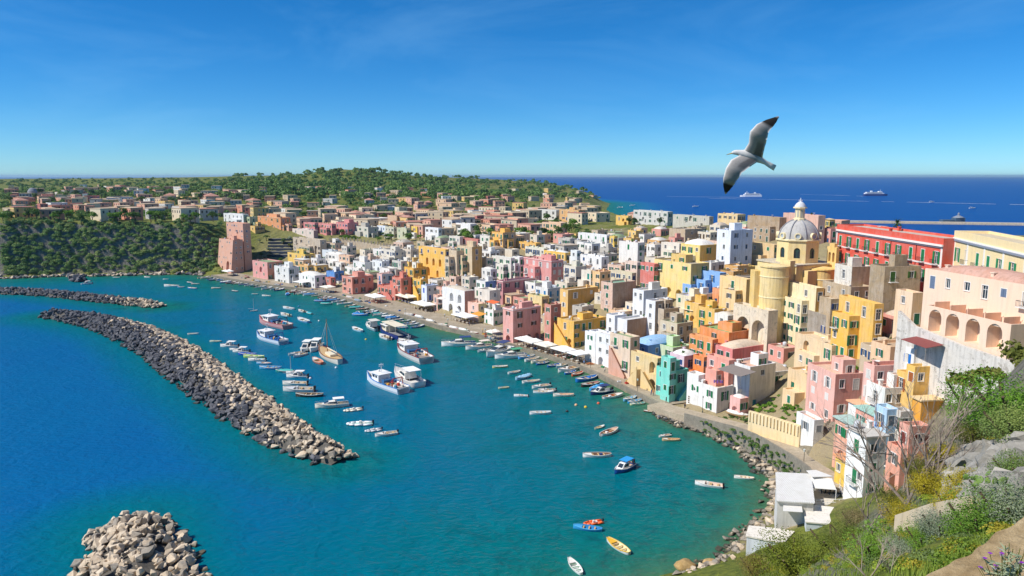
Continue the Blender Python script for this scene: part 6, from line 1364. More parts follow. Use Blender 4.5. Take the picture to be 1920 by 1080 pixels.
B('open', (704, 819), (745, 813), '#F0EEE8', '#D0C8B8', label='white open motor boat nearest to the breakwater end')
# cluster in the middle
B('open', (541, 667), (566, 662), '#EDE6DA', '#D8C8B0', label='cream open boat left in the white cluster by the sailing boat'); B('open', (551, 671), (574, 664), '#E4E2DC', '#C8C0B0', label='low white boat in front of the white cluster by the sailing boat')
B('cabin', (566, 662), (583, 650), WH, cover=WH, label='white cabin boat in the middle of the cluster by the sailing boat'); B('cabin', (583, 661), (600, 648), WH, cover=WH, label='white cabin boat with flybridge next to the sailing boat')
B('row', (588, 675), (604, 684), '#C9705C', '#D9927C', gun='#E0B8A0', label='brick red rowing boat below the sailing boat')
B('open', (482, 583), (470, 584), WH, label='tiny white boat with a thin mast off the far quay'); B('gozzo', (532, 578), (551, 581), '#E6EEF2', '#B8C4C8', label='white open boat with blue trim off the far quay, upper of two'); B('open', (527, 590), (543, 594), '#EEF0EA', '#D0D8C0', label='white open boat off the far quay, lower of two')
B('open', (560, 583), (571, 586), '#E6E6E2', label='small white boat between two mooring buoys off the far quay'); B('covered', (575, 587), (585, 590), TEAL, cover='#3CA8B0', label='tiny turquoise covered boat off the far quay'); B('gozzo', (560, 600), (579, 606), LB, '#C9D8DC', label='light blue boat with an orange fender off the far quay')
B('gozzo', (662, 617), (679, 623), '#A8D4E4', '#E0E4E0', label='pale blue open boat alone between the trawlers and the navy boat'); B('open', (712, 631), (731, 638), '#E8EAEA', label='white dinghy beside the navy launch'); B('cabin', (688, 611), (711, 622), '#A9C2C8', '#B8BEB8', cover='#D8D4C8', label='grey blue work boat ahead of the navy launch')
# boats below the cliff
for i, (x0, x1, y, c, lab) in enumerate([(212, 226, 521, '#5CB8BC', 'turquoise boat close under the wooded cliff'), (271, 281, 520, WH, 'small white boat under the cliff, left of another alike'), (306, 316, 524, WH, 'small white boat under the cliff, right of another alike'), (309, 335, 537, '#F0EEE8', 'long white boat above the tip of the far breakwater'), (333, 346, 539, LB, 'light blue dinghy tied to the long white boat'), (351, 361, 530, '#3C78A8', 'small dark blue boat left of the pink tower'), (359, 374, 533, '#C9A890', 'tan boat left of the pink tower'), (353, 369, 541, '#3C8CD0', 'bright blue boat in front of the tan one'), (397, 414, 541, '#DCC0A4', 'tan rowing boat in front of the pink tower'), (435, 446, 546, '#4A6078', 'dark covered boat off the far quay'), (472, 484, 552, '#5CB0B8', 'turquoise dinghy off the far quay'), (492, 507, 555, WH, 'white motor boat off the far quay near the brick coloured boats')]):
    boat('row' if i % 3 else 'gozzo', (x0, y), (x1, y + (1 if i % 2 else 0)), c, label=lab)
B('cabin', (152, 534), (173, 532), '#EDEDEA', cover='#EDEDEA', label='white cabin boat beside the dark rock islet')
# motor yachts at the quay
B('cruiser', (829, 650), (892, 647), '#F2F2F0', cover='#2C4A7C', label='largest white motor yacht with a navy canopy at the quay', cat='motor yacht')
B('cruiser', (874, 657), (924, 651), '#F0EEEA', '#D8B890', cover='#E8D8C8', label='white motor yacht with a tan foredeck right of the navy canopied one', cat='motor yacht'); B('open', (896, 661), (922, 657), '#C8CCD0', '#8A8E94', label='grey dinghy squeezed between the motor yachts')
B('cruiser', (913, 671), (958, 656), '#F2F2F0', cover='#3C4A78', label='white motor yacht with a dark blue bimini nearest the arcaded pink house', cat='motor yacht'); B('cruiser', (929, 674), (986, 668), '#F2F2F0', cover='#4CA078', label='white motor yacht with a green cover at the quay', cat='motor yacht')
# small boats off the middle quay
R2 = 'afloat off the restaurant quay'
for (k, x0, y0, x1, y1, c, inn) in [('row', 924, 690, 952, 688, '#F0D890', '#E6E2D8'), ('row', 953, 702, 975, 697, WH, '#E0DCD0'), ('covered', 968, 713, 995, 705, '#9CCCE4', '#8ABCD8'), ('row', 980, 719, 1012, 715, WH, '#D8D0BC'), ('open', 998, 729, 1031, 724, WH, '#D8C8B8'), ('open', 1009, 734, 1042, 733, '#5A5E66', '#9A9A98'), ('row', 936, 729, 953, 727, '#E6E0A8', '#D8D098'),
    ('gozzo', 973, 674, 1002, 668, '#5CA4DC', '#DCD8CC'), ('row', 985, 679, 1010, 672, WH, '#E0D8C8'), ('row', 997, 682, 1026, 676, '#EDE4C4', '#DCD0B0'), ('gozzo', 1006, 685, 1029, 680, '#2E6CA8', '#C8C8B8'), ('gozzo', 1027, 689, 1049, 684, '#2C68B0', '#4C88C0'), ('open', 1043, 691, 1061, 684, '#C8DCE8', '#A8B8C0'), ('open', 1047, 699, 1084, 691, '#EEEAE0', '#D8BCA0'), ('gozzo', 1059, 703, 1079, 697, '#2E7CC0', '#3C88C4'), ('row', 1073, 706, 1092, 699, '#E8683C', '#E08860'),
    ('gozzo', 1081, 717, 1118, 708, '#2478C8', '#58A0D4'), ('gozzo', 1091, 726, 1123, 719, '#4C3A34', '#D8A090'), ('covered', 1107, 734, 1132, 724, '#4CA8E0', '#4CA8E0'), ('cabin', 1108, 741, 1147, 734, '#2C3C70', '#E4E4E0'), ('gozzo', 1166, 742, 1130, 748, '#E6EAEA', '#C8703C'), ('gozzo', 1170, 753, 1192, 745, '#6CB4D8', '#E4E8E4'), ('gozzo', 1178, 757, 1202, 751, '#3C9CD0', '#A8CCD8'), ('row', 1182, 760, 1209, 757, '#E6E4B8', '#58A8A0'), ('gozzo', 1208, 772, 1230, 773, '#6C4A3C', '#D88868'),
    ('row', 1038, 743, 1076, 742, '#EBE3D2', '#E0B898'), ('row', 994, 777, 1033, 775, '#F0F0EE', '#D8DCDC'), ('open', 964, 743, 990, 744, '#EDEEEE', '#C8CCCC'), ('row', 1038, 738, 1000, 736, '#E6E8E8', '#C8C4B8')]:
    boat(k, (x0, y0), (x1, y1), c, inn, cover=c, row=R2, deck=c if k == 'covered' else '#E8E4DA')
# cove on the right
B('row', (1132, 800), (1116, 805), '#C8DCC0', '#D8D0A8', label='small pale green dinghy beside the two toned boat'); B('gozzo', (1157, 807), (1126, 818), '#F2EEE6', '#B8705A', deck='#D8B090', label='white boat with reddish floorboards in the middle of the cove')
B('open', (1237, 820), (1256, 817), '#DCDCD4', '#B8A8A0', label='grey white dinghy tied to the wooden boat'); B('row', (1242, 826), (1275, 826), '#D8B486', '#C8A070', gun='#E6C8A0', label='varnished wooden boat near the rocky cove shore')
B('gozzo', (1094, 857), (1146, 855), '#F0EDE6', '#8A6A54', deck='#F0EDE6', cover='#2C4478', label='long white boat with side fenders in the cove'); B('cabin', (1153, 889), (1187, 872), '#2458A8', '#D8B898', deck='#F0F0EE', cover='#2C98D8', label='blue hulled cabin boat with a bright blue sunshade')
B('open', (1304, 908), (1355, 915), '#F2F0EE', '#E0C4B0', label='white motor boat close to the restaurant'); B('row', (1377, 896), (1414, 899), '#F2EFE6', '#E4D4BC', label='white rowing boat nearest the rocky shore')
B('rib', (1094, 984), (1130, 979), '#F0682C', '#E87848', label='orange inflatable tied beside the sky blue boat'); B('row', (1076, 990), (1129, 996), '#38A0DC', '#2C88C4', gun='#5CB8E8', deck='#4CACE4', label='sky blue boat beside the orange inflatable'); B('row', (1140, 1015), (1180, 1041), '#F0F0F0', '#E8D8A8', deck='#F0B838', bottom='#28407C', gun='#F0C048', label='white and yellow boat with a dark blue bottom'); B('row', (1067, 1052), (1090, 1079), '#F2F2F0', '#E8ECE4', seat='#7C9C84', label='white rowing boat with green seats at the picture bottom')
# boats moored to the far quay, bows to the wall
rq = random.Random(17); R3 = 'moored along the far quay'
QQ = [p for p in QL if 395 < proj(p[0], p[1], 0)[0] < 815]; i = 0; acc = 0
while i < len(QQ) - 1:
    p = QQ[i]; d = Vector((QQ[i + 1][0] - p[0], QQ[i + 1][1] - p[1])).normalized(); n_ = Vector((d.y, -d.x)); px = proj(*p, 0)[0]
    if rq.random() < .93:
        sk = rq.uniform(-.5, .1); nn = (n_ + d * sk).normalized(); ln = rq.uniform(4.6, 7.4); o = rq.uniform(.6, 1.6); a0 = (p[0] + nn.x * o, p[1] + nn.y * o); b0 = (p[0] + nn.x * (o + ln), p[1] + nn.y * (o + ln))
        c, inn = rq.choice([(BLUE, '#4C8CB8'), (BLUE, '#C8C4B0'), ('#2A6AA8', '#6CA0C4'), (NAVY, '#C8C0B0'), (TEAL, '#78B0A8'), (WH, '#C8C4BC'), (WH, '#A8B8C0'), ('#B8604C', '#C8907C'), ('#D8C8A0', '#B8A888'), ('#3C88C8', '#3C88C8'), ('#3A70A0', '#3A70A0')]) if 500 > px or px > 600 or rq.random() < .4 else (WH, '#B8BCC0')
        boat(rq.choice(['gozzo', 'gozzo', 'gozzo', 'covered', 'open']), None, None, c, inn, cover=rq.choice([c, '#DCDCD8', '#3C78A8']), row=R3, world=(a0, b0), L_=ln)
    i += 1
# second rank off the busiest stretch
for p in QQ[18:52:2]:
    if rq.random() < .55:
        k = QQ.index(p); d = Vector((QQ[k + 1][0] - p[0], QQ[k + 1][1] - p[1])).normalized(); n_ = Vector((d.y, -d.x)); o = rq.uniform(8.6, 10); ln = rq.uniform(5, 7.5); nn = (n_ * .6 + d * rq.choice([-.8, .8])).normalized(); c = rq.choice([BLUE, '#2A6AA8', '#3C88C8', WH, TEAL])
        a0 = (p[0] + n_.x * o, p[1] + n_.y * o); boat(rq.choice(['gozzo', 'covered']), None, None, c, '#5C90B8', cover=c, row=R3, world=(a0, (a0[0] + nn.x * ln, a0[1] + nn.y * ln)), L_=ln)
cname = {BLUE: 'blue', '#2A6AA8': 'blue', '#3C88C8': 'blue', '#3A70A0': 'blue', NAVY: 'navy', TEAL: 'teal', WH: 'white', '#B8604C': 'brick red', '#D8C8A0': 'tan', LB: 'light blue', '#5CAEDC': 'light blue'}
def colour_word(hx):
    if hx in cname: return cname[hx]
    r_, g_, b_ = (int(hx[i:i + 2], 16) for i in (1, 3, 5))
    if min(r_, g_, b_) > 205: return 'white'
    if b_ > r_ + 40: return 'blue' if b_ - g_ > 20 and r_ < 110 else 'light blue'
    if r_ > 200 and g_ < 130: return 'orange'
    if r_ > 200 and b_ < 200: return 'cream'
    if g_ > r_ + 20: return 'green'
    return 'dark' if max(r_, g_, b_) < 130 else 'grey'
kn = {'row': 'rowing boat', 'gozzo': 'open wooden boat', 'covered': 'covered boat', 'open': 'motor boat', 'cabin': 'cabin boat', 'rib': 'inflatable', 'cruiser': 'yacht'}
by = {}
for (r_, k, hc, rw, px) in BOATS:
    if rw: by.setdefault((colour_word(hc), k, rw), []).append((px, r_))
for (cw, k, rw), l in by.items():
    l.sort(key=lambda t: t[0])
    for i, (px, r_) in enumerate(l): r_['label'] = ('%s %s %s from the left %s' % (ordinal(i), cw, kn[k], rw)) if len(l) > 1 else 'only %s %s %s' % (cw, kn[k], rw)
# ------------------------------------------------------------------ fishing trawlers, launch and sailing boat
def trawler(bow, stern, hullc, stripe, deckc, house_c, label, gantry='#B0322C', beam=.29, gear=True):
    p, q = at_z(*bow), at_z(*stern); Ln = math.hypot(p[0] - q[0], p[1] - q[1]); bm_ = Ln * beam; fb = Ln * .095
    root = empty('fishing_boat', ((p[0] + q[0]) / 2, (p[1] + q[1]) / 2, 0), math.atan2(p[1] - q[1], p[0] - q[0])); tag(root, label, 'fishing boat')
    o, inn, g, S = hull_parts(Ln, bm_, fb, 'transom'); o.build('hull', [paint(hullc, .4), paint(stripe, .5)], root, smooth=False); g.build('gunwale', paint(stripe, .5), root)
    d = MB()
    for s0, s1 in zip(S[:-1], S[1:]): d.quad((s0[0], -s0[1] + .1, fb * .72), (s1[0], -max(s1[1] - .1, .02), fb * .72 + max(0, s1[2] - fb) * .6), (s1[0], max(s1[1] - .1, .02), fb * .72 + max(0, s1[2] - fb) * .6), (s0[0], s0[1] - .1, fb * .72))
    d.build('deck', paint(deckc, .8), root); zd = fb * .75; w = bm_ * .36
    inn.build('bulwark', paint(house_c, .6), root)
    h = MB(); h.add([(Ln * .02, -w, zd), (Ln * .24, -w * .9, zd), (Ln * .24, w * .9, zd), (Ln * .02, w, zd), (Ln * .02, -w, zd + 2.3), (Ln * .225, -w * .85, zd + 2.3), (Ln * .225, w * .85, zd + 2.3), (Ln * .02, w, zd + 2.3)], [(4, 5, 6, 7), (0, 1, 5, 4), (1, 2, 6, 5), (2, 3, 7, 6), (3, 0, 4, 7)]); wh = h.build('wheelhouse', paint(house_c, .5), root)
    r_ = MB(); r_.box(-Ln * .02, Ln * .26, -w * 1.12, w * 1.12, zd + 2.31, zd + 2.45); r_.build('wheelhouse_roof', paint('#F0EEEA', .5), wh)
    for k in range(3):
        m = MB(); y = -w * .5 + k * w * .5; m.box(Ln * .236, Ln * .236 + .04, y - w * .2, y + w * .2, zd + 1.35, zd + 1.95); m.build('window', GLASS, wh)
    for s in (-1, 1):
        for k in range(2): m = MB(); x = Ln * (.06 + .08 * k); m.box(x, x + Ln * .05, s * w * .98 - .04, s * w * .98 + .04, zd + 1.3, zd + 1.9); m.build('window', GLASS, wh)
    m = MB(); m.bar((Ln * .1, 0, zd + 2.4), (Ln * .1, 0, zd + 5.2), .09); m.bar((Ln * .1, -.8, zd + 4.3), (Ln * .1, .8, zd + 4.3), .06); m.box(Ln * .1 - .15, Ln * .1 + .15, -.7, .7, zd + 4.7, zd + 4.85); m.lathe([(.02, zd + 2.46), (.35, zd + 2.5), (.3, zd + 2.95), (.02, zd + 3.1)], 10, c=(Ln * .17, 0)); m.build('mast', paint('#E8E8E6', .4), root)
    if gear:
        gm = MB(); xg = -Ln * .34; wg = bm_ * .34
        for s in (-1, 1): gm.bar((xg, s * wg, zd), (xg - .2, s * wg * .8, zd + 2.6), .13); gm.bar((xg + Ln * .12, s * wg, zd), (xg - .1, s * wg * .8, zd + 2.5), .08)
        gm.bar((xg - .2, -wg * .8, zd + 2.6), (xg - .2, wg * .8, zd + 2.6), .14); gm.build('gantry', paint(gantry, .5), root)
        wm_ = MB(); wm_.bar((-Ln * .08, -w * .8, zd + .7), (-Ln * .08, w * .8, zd + .7), .5, n=10); wm_.box(-Ln * .12, -Ln * .05, -w * .9, -w * .82, zd, zd + 1.3); wm_.box(-Ln * .12, -Ln * .05, w * .82, w * .9, zd, zd + 1.3); wm_.build('winch', paint('#3C6E9C', .5), root)
        rr_ = random.Random(int(bow[0]))
        for k in range(7):
            x, y = -Ln * rr_.uniform(.16, .42), rr_.uniform(-w, w) * .8; c = MB(); c.box(x - .4, x + .4, y - .3, y + .3, zd - .05, zd + rr_.uniform(.3, .8)); c.build('crate', paint(rr_.choice(['#2C6CB8', '#C8C4B8', '#3C8CA8', '#C8503C', '#E0E0DC', '#D8A040']), .7), root)
        nt_ = MB()
        for k in range(40): a = rr_.uniform(0, 6.3); r2 = rr_.uniform(0, 1.0); x, y = -Ln * .22 + r2 * math.cos(a), r2 * math.sin(a) * .9; z = zd + .5 * (1 - r2) + .1; nt_.add([(x - .3, y - .1, z), (x + .3, y - .2, z), (x + .1, y + .3, z + .12)], [(0, 1, 2)])
        nt_.build('net_heap', paint('#3C7C6A', .9), root)
    return root
trawler((488, 604), (540, 617), '#D8A09C', '#B04848', '#A8988C', '#E8E6E0', 'red hulled trawler with a black gantry, farther of the two at left', gantry='#2E3440')
trawler((483, 632), (532, 646), '#E4EAF0', '#2E6CB0', '#9A928A', '#E8E8E6', 'white and blue trawler in front of the red hulled one', gantry='#2E6CB0')
trawler((690, 712), (757, 738), '#EEF0F2', '#3C7CC0', '#B8AFA4', '#F0F0EE', 'biggest white trawler with a blue stripe and red gantry')
trawler((747, 655), (800, 682), '#E0D8D0', '#8A3A38', '#A89C90', '#ECECE8', 'dark striped trawler with a red gantry near the yachts')
B('cruiser', (742, 703), (786, 727), '#F0F0EE', '#D8D4CC', cover='#F0EEEA', label='white motor yacht rafted beside the biggest trawler', cat='motor yacht')
B('open', (748, 640), (776, 646), '#EEEEEA', '#C8C0B4', label='white launch tied alongside the dark striped trawler')
t = trawler((714, 620), (757, 638), '#24387C', '#1C2C60', '#8A8A8C', '#E6DCC4', 'navy blue launch with a broad cream roof', gear=False)
m = MB(); m.box(-7, 3.5, -1.9, 1.9, 4.0, 4.15); 
for x in (-6.6, -2, 3): 
    for y in (-1.7, 1.7): m.bar((x, y, 1.0), (x, y, 4.0), .06)
ls = math.hypot(*(Vector(at_z(714, 620)) - Vector(at_z(757, 638)))) / 17.0
o = m.build('cream_roof', paint('#E8DCC0', .7), t); o.scale = (ls, ls, ls)
def sailing_boat(bow, stern, mast_px, top_py, label):
    p, q = at_z(*bow), at_z(*stern); Ln = math.hypot(p[0] - q[0], p[1] - q[1]); root = empty('sailing_boat', ((p[0] + q[0]) / 2, (p[1] + q[1]) / 2, 0), math.atan2(p[1] - q[1], p[0] - q[0])); tag(root, label, 'sailing boat')
    o, inn, g, S = hull_parts(Ln, Ln * .29, Ln * .085, 'double'); o.build('hull', [paint('#E4DCCC', .4), paint('#9C4A38', .5)], root); g.build('gunwale', paint('#8A5A3C', .6), root); fb = Ln * .085
    d = MB()
    for s0, s1 in zip(S[:-1], S[1:]): d.quad((s0[0], -max(s0[1] - .1, .02), s0[2] - .12), (s1[0], -max(s1[1] - .1, .02), s1[2] - .12), (s1[0], max(s1[1] - .1, .02), s1[2] - .12), (s0[0], max(s0[1] - .1, .02), s0[2] - .12))
    d.build('deck', paint('#C8A878', .7), root); c = MB(); c.box(-Ln * .2, Ln * .08, -Ln * .07, Ln * .07, fb - .1, fb + .6); c.build('coachroof', paint('#E6DCC0', .6), root)
    H = at_y(mast_px, top_py, root.location.y)[2]; xm = Ln * .14; m = MB(); m.bar((xm, 0, 0), (xm, 0, H), .17, r2=.1, n=8); m.bar((xm, 0, fb + 1.4), (-Ln * .38, 0, fb + 1.7), .1); m.bar((Ln * .48, 0, fb * 1.4), (Ln * .66, 0, fb * 1.6), .09); m.build('mast', paint('#A9744A', .6), root)
    r_ = MB()
    for (x, y) in ((Ln * .62, 0), (xm - .4, Ln * .13), (xm - .4, -Ln * .13), (-Ln * .46, 0)): r_.bar((x, y, fb * 1.2), (xm, 0, H * .92), .035, n=3)
    r_.build('rigging', paint('#C8C0B0', .7), root); s = MB()
    for k in range(6): s.bar((xm - .2 - k * Ln * .08, 0, fb + 1.65), (xm - .2 - (k + 1) * Ln * .08, 0, fb + 1.7), .2, n=6)
    s.build('furled_sail', paint('#E0D4B8', .9), root)
sailing_boat((602, 662), (638, 683), 613, 600, 'old wooden sailing boat with a tall bare mast')
# masts of two small yachts in the breakwater line
for (px, y0, y1, lab) in ((546, 707, 668, 'thin mast standing in the breakwater boat line'), (476, 584, 560, 'thin mast of the tiny white boat off the far quay')):
    p = at_z(px, y0); H = at_y(px, y1, p[1])[2]; m = MB(); m.bar((0, 0, 0.2), (0, 0, H), .09); m.bar((0, 0, 1.2), (-2.5, 0, 1.3), .06); tag(m.build('mast', paint('#C8C8C8', .4, .3), None, (*p, 0)), lab, 'mast')
# mooring buoys
bu = MB(); bu.lathe([(.02, -.3), (.28, -.15), (.32, .1), (.2, .32), (.02, .38)], 10); bu = bu.mesh('buoy', [WHITE], True)
for i, (px, py, c, lab) in enumerate([(560, 575, '#3C78B0', 'blue mooring buoy off the far quay'), (598, 602, '#E8E8E4', 'white mooring buoy between the far boats'), (686, 637, '#E6C83C', 'yellow mooring buoy left of the navy launch'), (1098, 764, '#E8C030', 'yellow mooring buoy off the sandy yellow house'), (1063, 772, '#22262C', 'black mooring buoy in the open cove'), (1122, 757, '#D86040', 'orange mooring buoy near the quay boats'), (1080, 760, '#E8B080', 'pale orange mooring buoy by the white boat'), (630, 690, '#E8E8E8', 'white mooring buoy right of the sailing boat'), (582, 710, '#E4E4E4', 'white mooring buoy by the breakwater boat line')]):
    tag(link('buoy', bu, None, (*at_z(px, py), 0), scale=(1.3, 1.3, 1.3), mats=[paint(c, .4)]), lab, 'buoy')
# ------------------------------------------------------------------ plants
def clump_arrays(seed, n, leaf, lobes=6, flat=.85, spread=.55, low=.05):
    """leaf triangles scattered over several lobes inside a unit crown"""
    g = np.random.RandomState(seed); C = g.normal(0, 1, (lobes, 3)); C /= np.linalg.norm(C, axis=1)[:, None]; C *= g.uniform(.2, spread, (lobes, 1)); C[:, 2] *= .7; Rr = g.uniform(.34, .52, lobes)
    k = g.randint(0, lobes, n); D = g.normal(0, 1, (n, 3)); D /= np.linalg.norm(D, axis=1)[:, None]; D[:, 2] = np.maximum(D[:, 2], -low * 8) if low > .06 else np.abs(D[:, 2]) * .9 + D[:, 2] * .1 - .05
    P = C[k] + D * (Rr[k] * g.uniform(.72, 1.06, n))[:, None]; P[:, 2] *= flat
    N = D + g.normal(0, .55, (n, 3)); N /= np.linalg.norm(N, axis=1)[:, None]; U = np.cross(N, g.normal(0, 1, (n, 3))); U /= np.linalg.norm(U, axis=1)[:, None]; V = np.cross(N, U); s = leaf * g.uniform(.6, 1.35, n)[:, None]
    Q = np.stack([P - U * s, P + V * s * .75, P + U * s, P - V * s * .75], 1).reshape(-1, 3); F_ = np.arange(n * 4).reshape(-1, 4); return Q, F_
def arr_mesh(name, v, f, mat):
    me = bpy.data.meshes.new(name); me.vertices.add(len(v)); me.vertices.foreach_set('co', np.asarray(v, np.float32).ravel()); n = len(f); k = f.shape[1]
    me.loops.add(n * k); me.loops.foreach_set('vertex_index', f.ravel().astype(np.int32)); me.polygons.add(n); me.polygons.foreach_set('loop_start', np.arange(0, n * k, k, dtype=np.int32)); me.materials.append(mat); me.update(calc_edges=True); return me
LF_MID = leafmat('leaf_mid', '#3C5A26', '#6C8A36', .25); LF_DARK = leafmat('leaf_dark', '#2C4424', '#4C6A34', .25); LF_PALE = leafmat('leaf_pale', '#6A8440', '#98A858', .3); LF_GREY = leafmat('leaf_grey', '#84906C', '#A8B290', .6); LF_YEL = leafmat('leaf_yellow', '#A89A28', '#D0BC30', .5); LF_BRIGHT = leafmat('leaf_bright', '#4C7A24', '#86A83A', .5); LF_OLIVE = leafmat('leaf_olive', '#5C6A2C', '#8C8C3C', .4)
BARK = stone('#5A4C3C', '#75654F', 1.0, 3.0, .6)
CR = [clump_arrays(50 + i, 420, .085, 7) for i in range(5)]; CRM = {}
CRF = [clump_arrays(80 + i, 150, .14, 5) for i in range(4)]
def crown(i, mat):
    k = (i, mat.name)
    if k not in CRM: CRM[k] = arr_mesh('crown', *CR[i], mat)
    return CRM[k]
TRK = MB(); TRK.bar((0, 0, -.5), (.03, 0, .75), .075, r2=.045, n=6)
for a in (0, 2.1, 4.2): TRK.bar((.03, 0, .55), (.32 * math.cos(a), .32 * math.sin(a), 1.0), .035, r2=.015, n=5)
TRK = TRK.mesh('trunk', [BARK]); TREES = []
def tree(p, r_, mat, grp, h=None, label=None, name='tree'):
    h = h or r_ * 1.1; root = empty(name, (p[0], p[1], p[2])); tag(root, label, 'tree', grp); link('trunk', TRK, root, (0, 0, 0), rnd.uniform(0, 6), (h, h, h))
    link('crown', crown(rnd.randrange(5), mat), root, (0, 0, h * 1.0), rnd.uniform(0, 6), (r_, r_, r_ * rnd.uniform(.8, 1.1)))
    TREES.append((root, proj(p[0], p[1], p[2] + h)[0])); return root
def clear(x, y, m=3.0):
    for f in FOOT:
        q = f[0][0]
        if abs(q[0] - x) > 40 or abs(q[1] - y) > 40: continue
        c = (sum(p[0] for p in f[0]) / 4, sum(p[1] for p in f[0]) / 4)
        if pts_in([(c[0] + (p[0] - c[0]) * 1.25, c[1] + (p[1] - c[1]) * 1.25) for p in f[0]], (x, y)): return False
    return True
def grove(x0, x1, y0, y1, n, rr_, mats, grp, lab, y_min=100, coast=8):
    l = []; k = 0
    for _ in range(n * 12):
        if k >= n: break
        px, py = rnd.uniform(x0, x1), rnd.uniform(y0, y1); q = hit(px, py, 2.0)
        if q is None or q[1] > 2000 or q[1] < y_min or sdist([(q[0], q[1])])[0] < coast or not clear(q[0], q[1]): continue
        l.append(tree((q[0], q[1], q[2] - 2), rnd.uniform(*rr_), rnd.choice(mats), grp)); k += 1
    l.sort(key=lambda o: proj(*o.location)[0])
    for i, o in enumerate(l): o['label'] = '%s tree from the left %s' % (ordinal(i), lab)
grove(5, 415, 402, 416, 40, (3.0, 5.2), [LF_MID, LF_DARK, LF_BRIGHT], 'trees on the cliff top', 'along the cliff top')
grove(860, 1080, 402, 452, 56, (2.6, 4.6), [LF_MID, LF_PALE, LF_BRIGHT, LF_DARK], 'orchard trees on the ridge', 'in the orchard on the ridge')
grove(640, 790, 436, 452, 16, (2.2, 3.6), [LF_BRIGHT, LF_MID], 'park trees behind the crenellated wall', 'in the park behind the crenellated wall')
grove(440, 560, 440, 500, 18, (1.6, 2.8), [LF_OLIVE, LF_MID, LF_GREY], 'shrubby trees on the slope beside the pink tower', 'on the slope beside the pink tower')
grove(540, 720, 392, 412, 18, (3.0, 5.0), [LF_MID, LF_BRIGHT], 'trees behind the ridge houses', 'behind the raspberry pink house')
grove(0, 430, 362, 395, 22, (4.0, 7.0), [LF_DARK, LF_MID], 'trees between the far town houses', 'between the far town houses')
grove(1180, 1340, 396, 420, 8, (2.5, 4.0), [LF_DARK, LF_MID], 'trees before the open sea', 'before the open sea')
def mass(name, items, mat, label, arrs=None, cat='plants'):
    arrs = arrs or CRF; vs_, fs_, b = [], [], 0; g = np.random.RandomState(len(items))
    for (x, y, z, r_, hz) in items:
        v, f = arrs[g.randint(len(arrs))]; a = g.uniform(0, 6.28); c, s = math.cos(a), math.sin(a); v2 = np.stack([(v[:, 0] * c - v[:, 1] * s) * r_ + x, (v[:, 0] * s + v[:, 1] * c) * r_ + y, v[:, 2] * hz + z], 1); vs_.append(v2); fs_.append(f + b); b += len(v)
    o = link(name, arr_mesh(name, np.concatenate(vs_), np.concatenate(fs_), mat)); tag(o, label, cat, kind='stuff'); return o
def scatter(x0, x1, y0, y1, n, rr_, up=.4, y0m=100, coast=6, ck=True, ymax=2100):
    out = []
    for _ in range(n * 3):
        if len(out) >= n: break
        px, py = rnd.uniform(x0, x1), rnd.uniform(y0, y1); q = hit(px, py, 0.5, y0m)
        if q is None or q[1] > ymax or sdist([(q[0], q[1])])[0] < coast or (ck and not clear(q[0], q[1])): continue
        r_ = rnd.uniform(*rr_); out.append((q[0], q[1], q[2] - .5 + r_ * up, r_, r_ * rnd.uniform(.8, 1.15)))
    return out
WOODC = leafmat('leaf_far', '#4C6E38', '#8CA854', .03)
it = scatter(0, 430, 336, 372, 560, (4, 7.5)) + scatter(430, 1130, 322, 375, 900, (6, 11)) + scatter(420, 1000, 372, 408, 260, (3.5, 6)) + scatter(0, 430, 372, 412, 150, (3, 6)) + scatter(850, 1110, 398, 452, 160, (1.8, 3.2))
mass('far_woodland', it, WOODC, 'green woodland covering the far hill and gaps of the far town')
it = scatter(0, 415, 400, 515, 800, (1.6, 3.2), .35, coast=.5, ck=False, ymax=520)
mass('cliff_scrub', [i for k, i in enumerate(it) if k % 3], leafmat('leaf_cliff', '#587A4C', '#98B468', .08), 'dense green scrub clothing the cliff face', CR)
mass('cliff_scrub_pale', [i for k, i in enumerate(it) if k % 3 == 0], leafmat('leaf_cliff_pale', '#94B45A', '#BCC478', .1), 'paler bushes scattered over the cliff face', CR)
it = scatter(560, 1650, 440, 760, 170, (.5, 1.3), .4, coast=16); mass('garden_greenery', it, LF_BRIGHT, 'small garden shrubs between the hillside houses')
it = [(p[0] + rnd.gauss(0, .5), p[1] + rnd.gauss(0, .5), z + rnd.uniform(-3.6, .1), rnd.uniform(.35, 1.1), rnd.uniform(.3, .9)) for p, z in list(zip(offset(S1, -3.3), ZS))[12:-8] for _ in range(5)] + scatter(1270, 1450, 780, 850, 120, (.5, 1.0), .3, coast=.3, ck=False, ymax=200); mass('road_bank_ivy', it, leafmat('leaf_ivy', '#4A7030', '#7C9A48', .4), 'green creeper on the bank below the road')
it = scatter(1405, 1500, 740, 800, 40, (.6, 1.3), .4, coast=3, ymax=190); mass('playground_hedge', it, LF_BRIGHT, 'hedge and lawn shrubs in the playground')
it = scatter(1580, 1700, 600, 660, 36, (.5, 1.2), .3, ymax=200); mass('rock_greenery', it, LF_OLIVE, 'weeds and bushes on the rock outcrop')
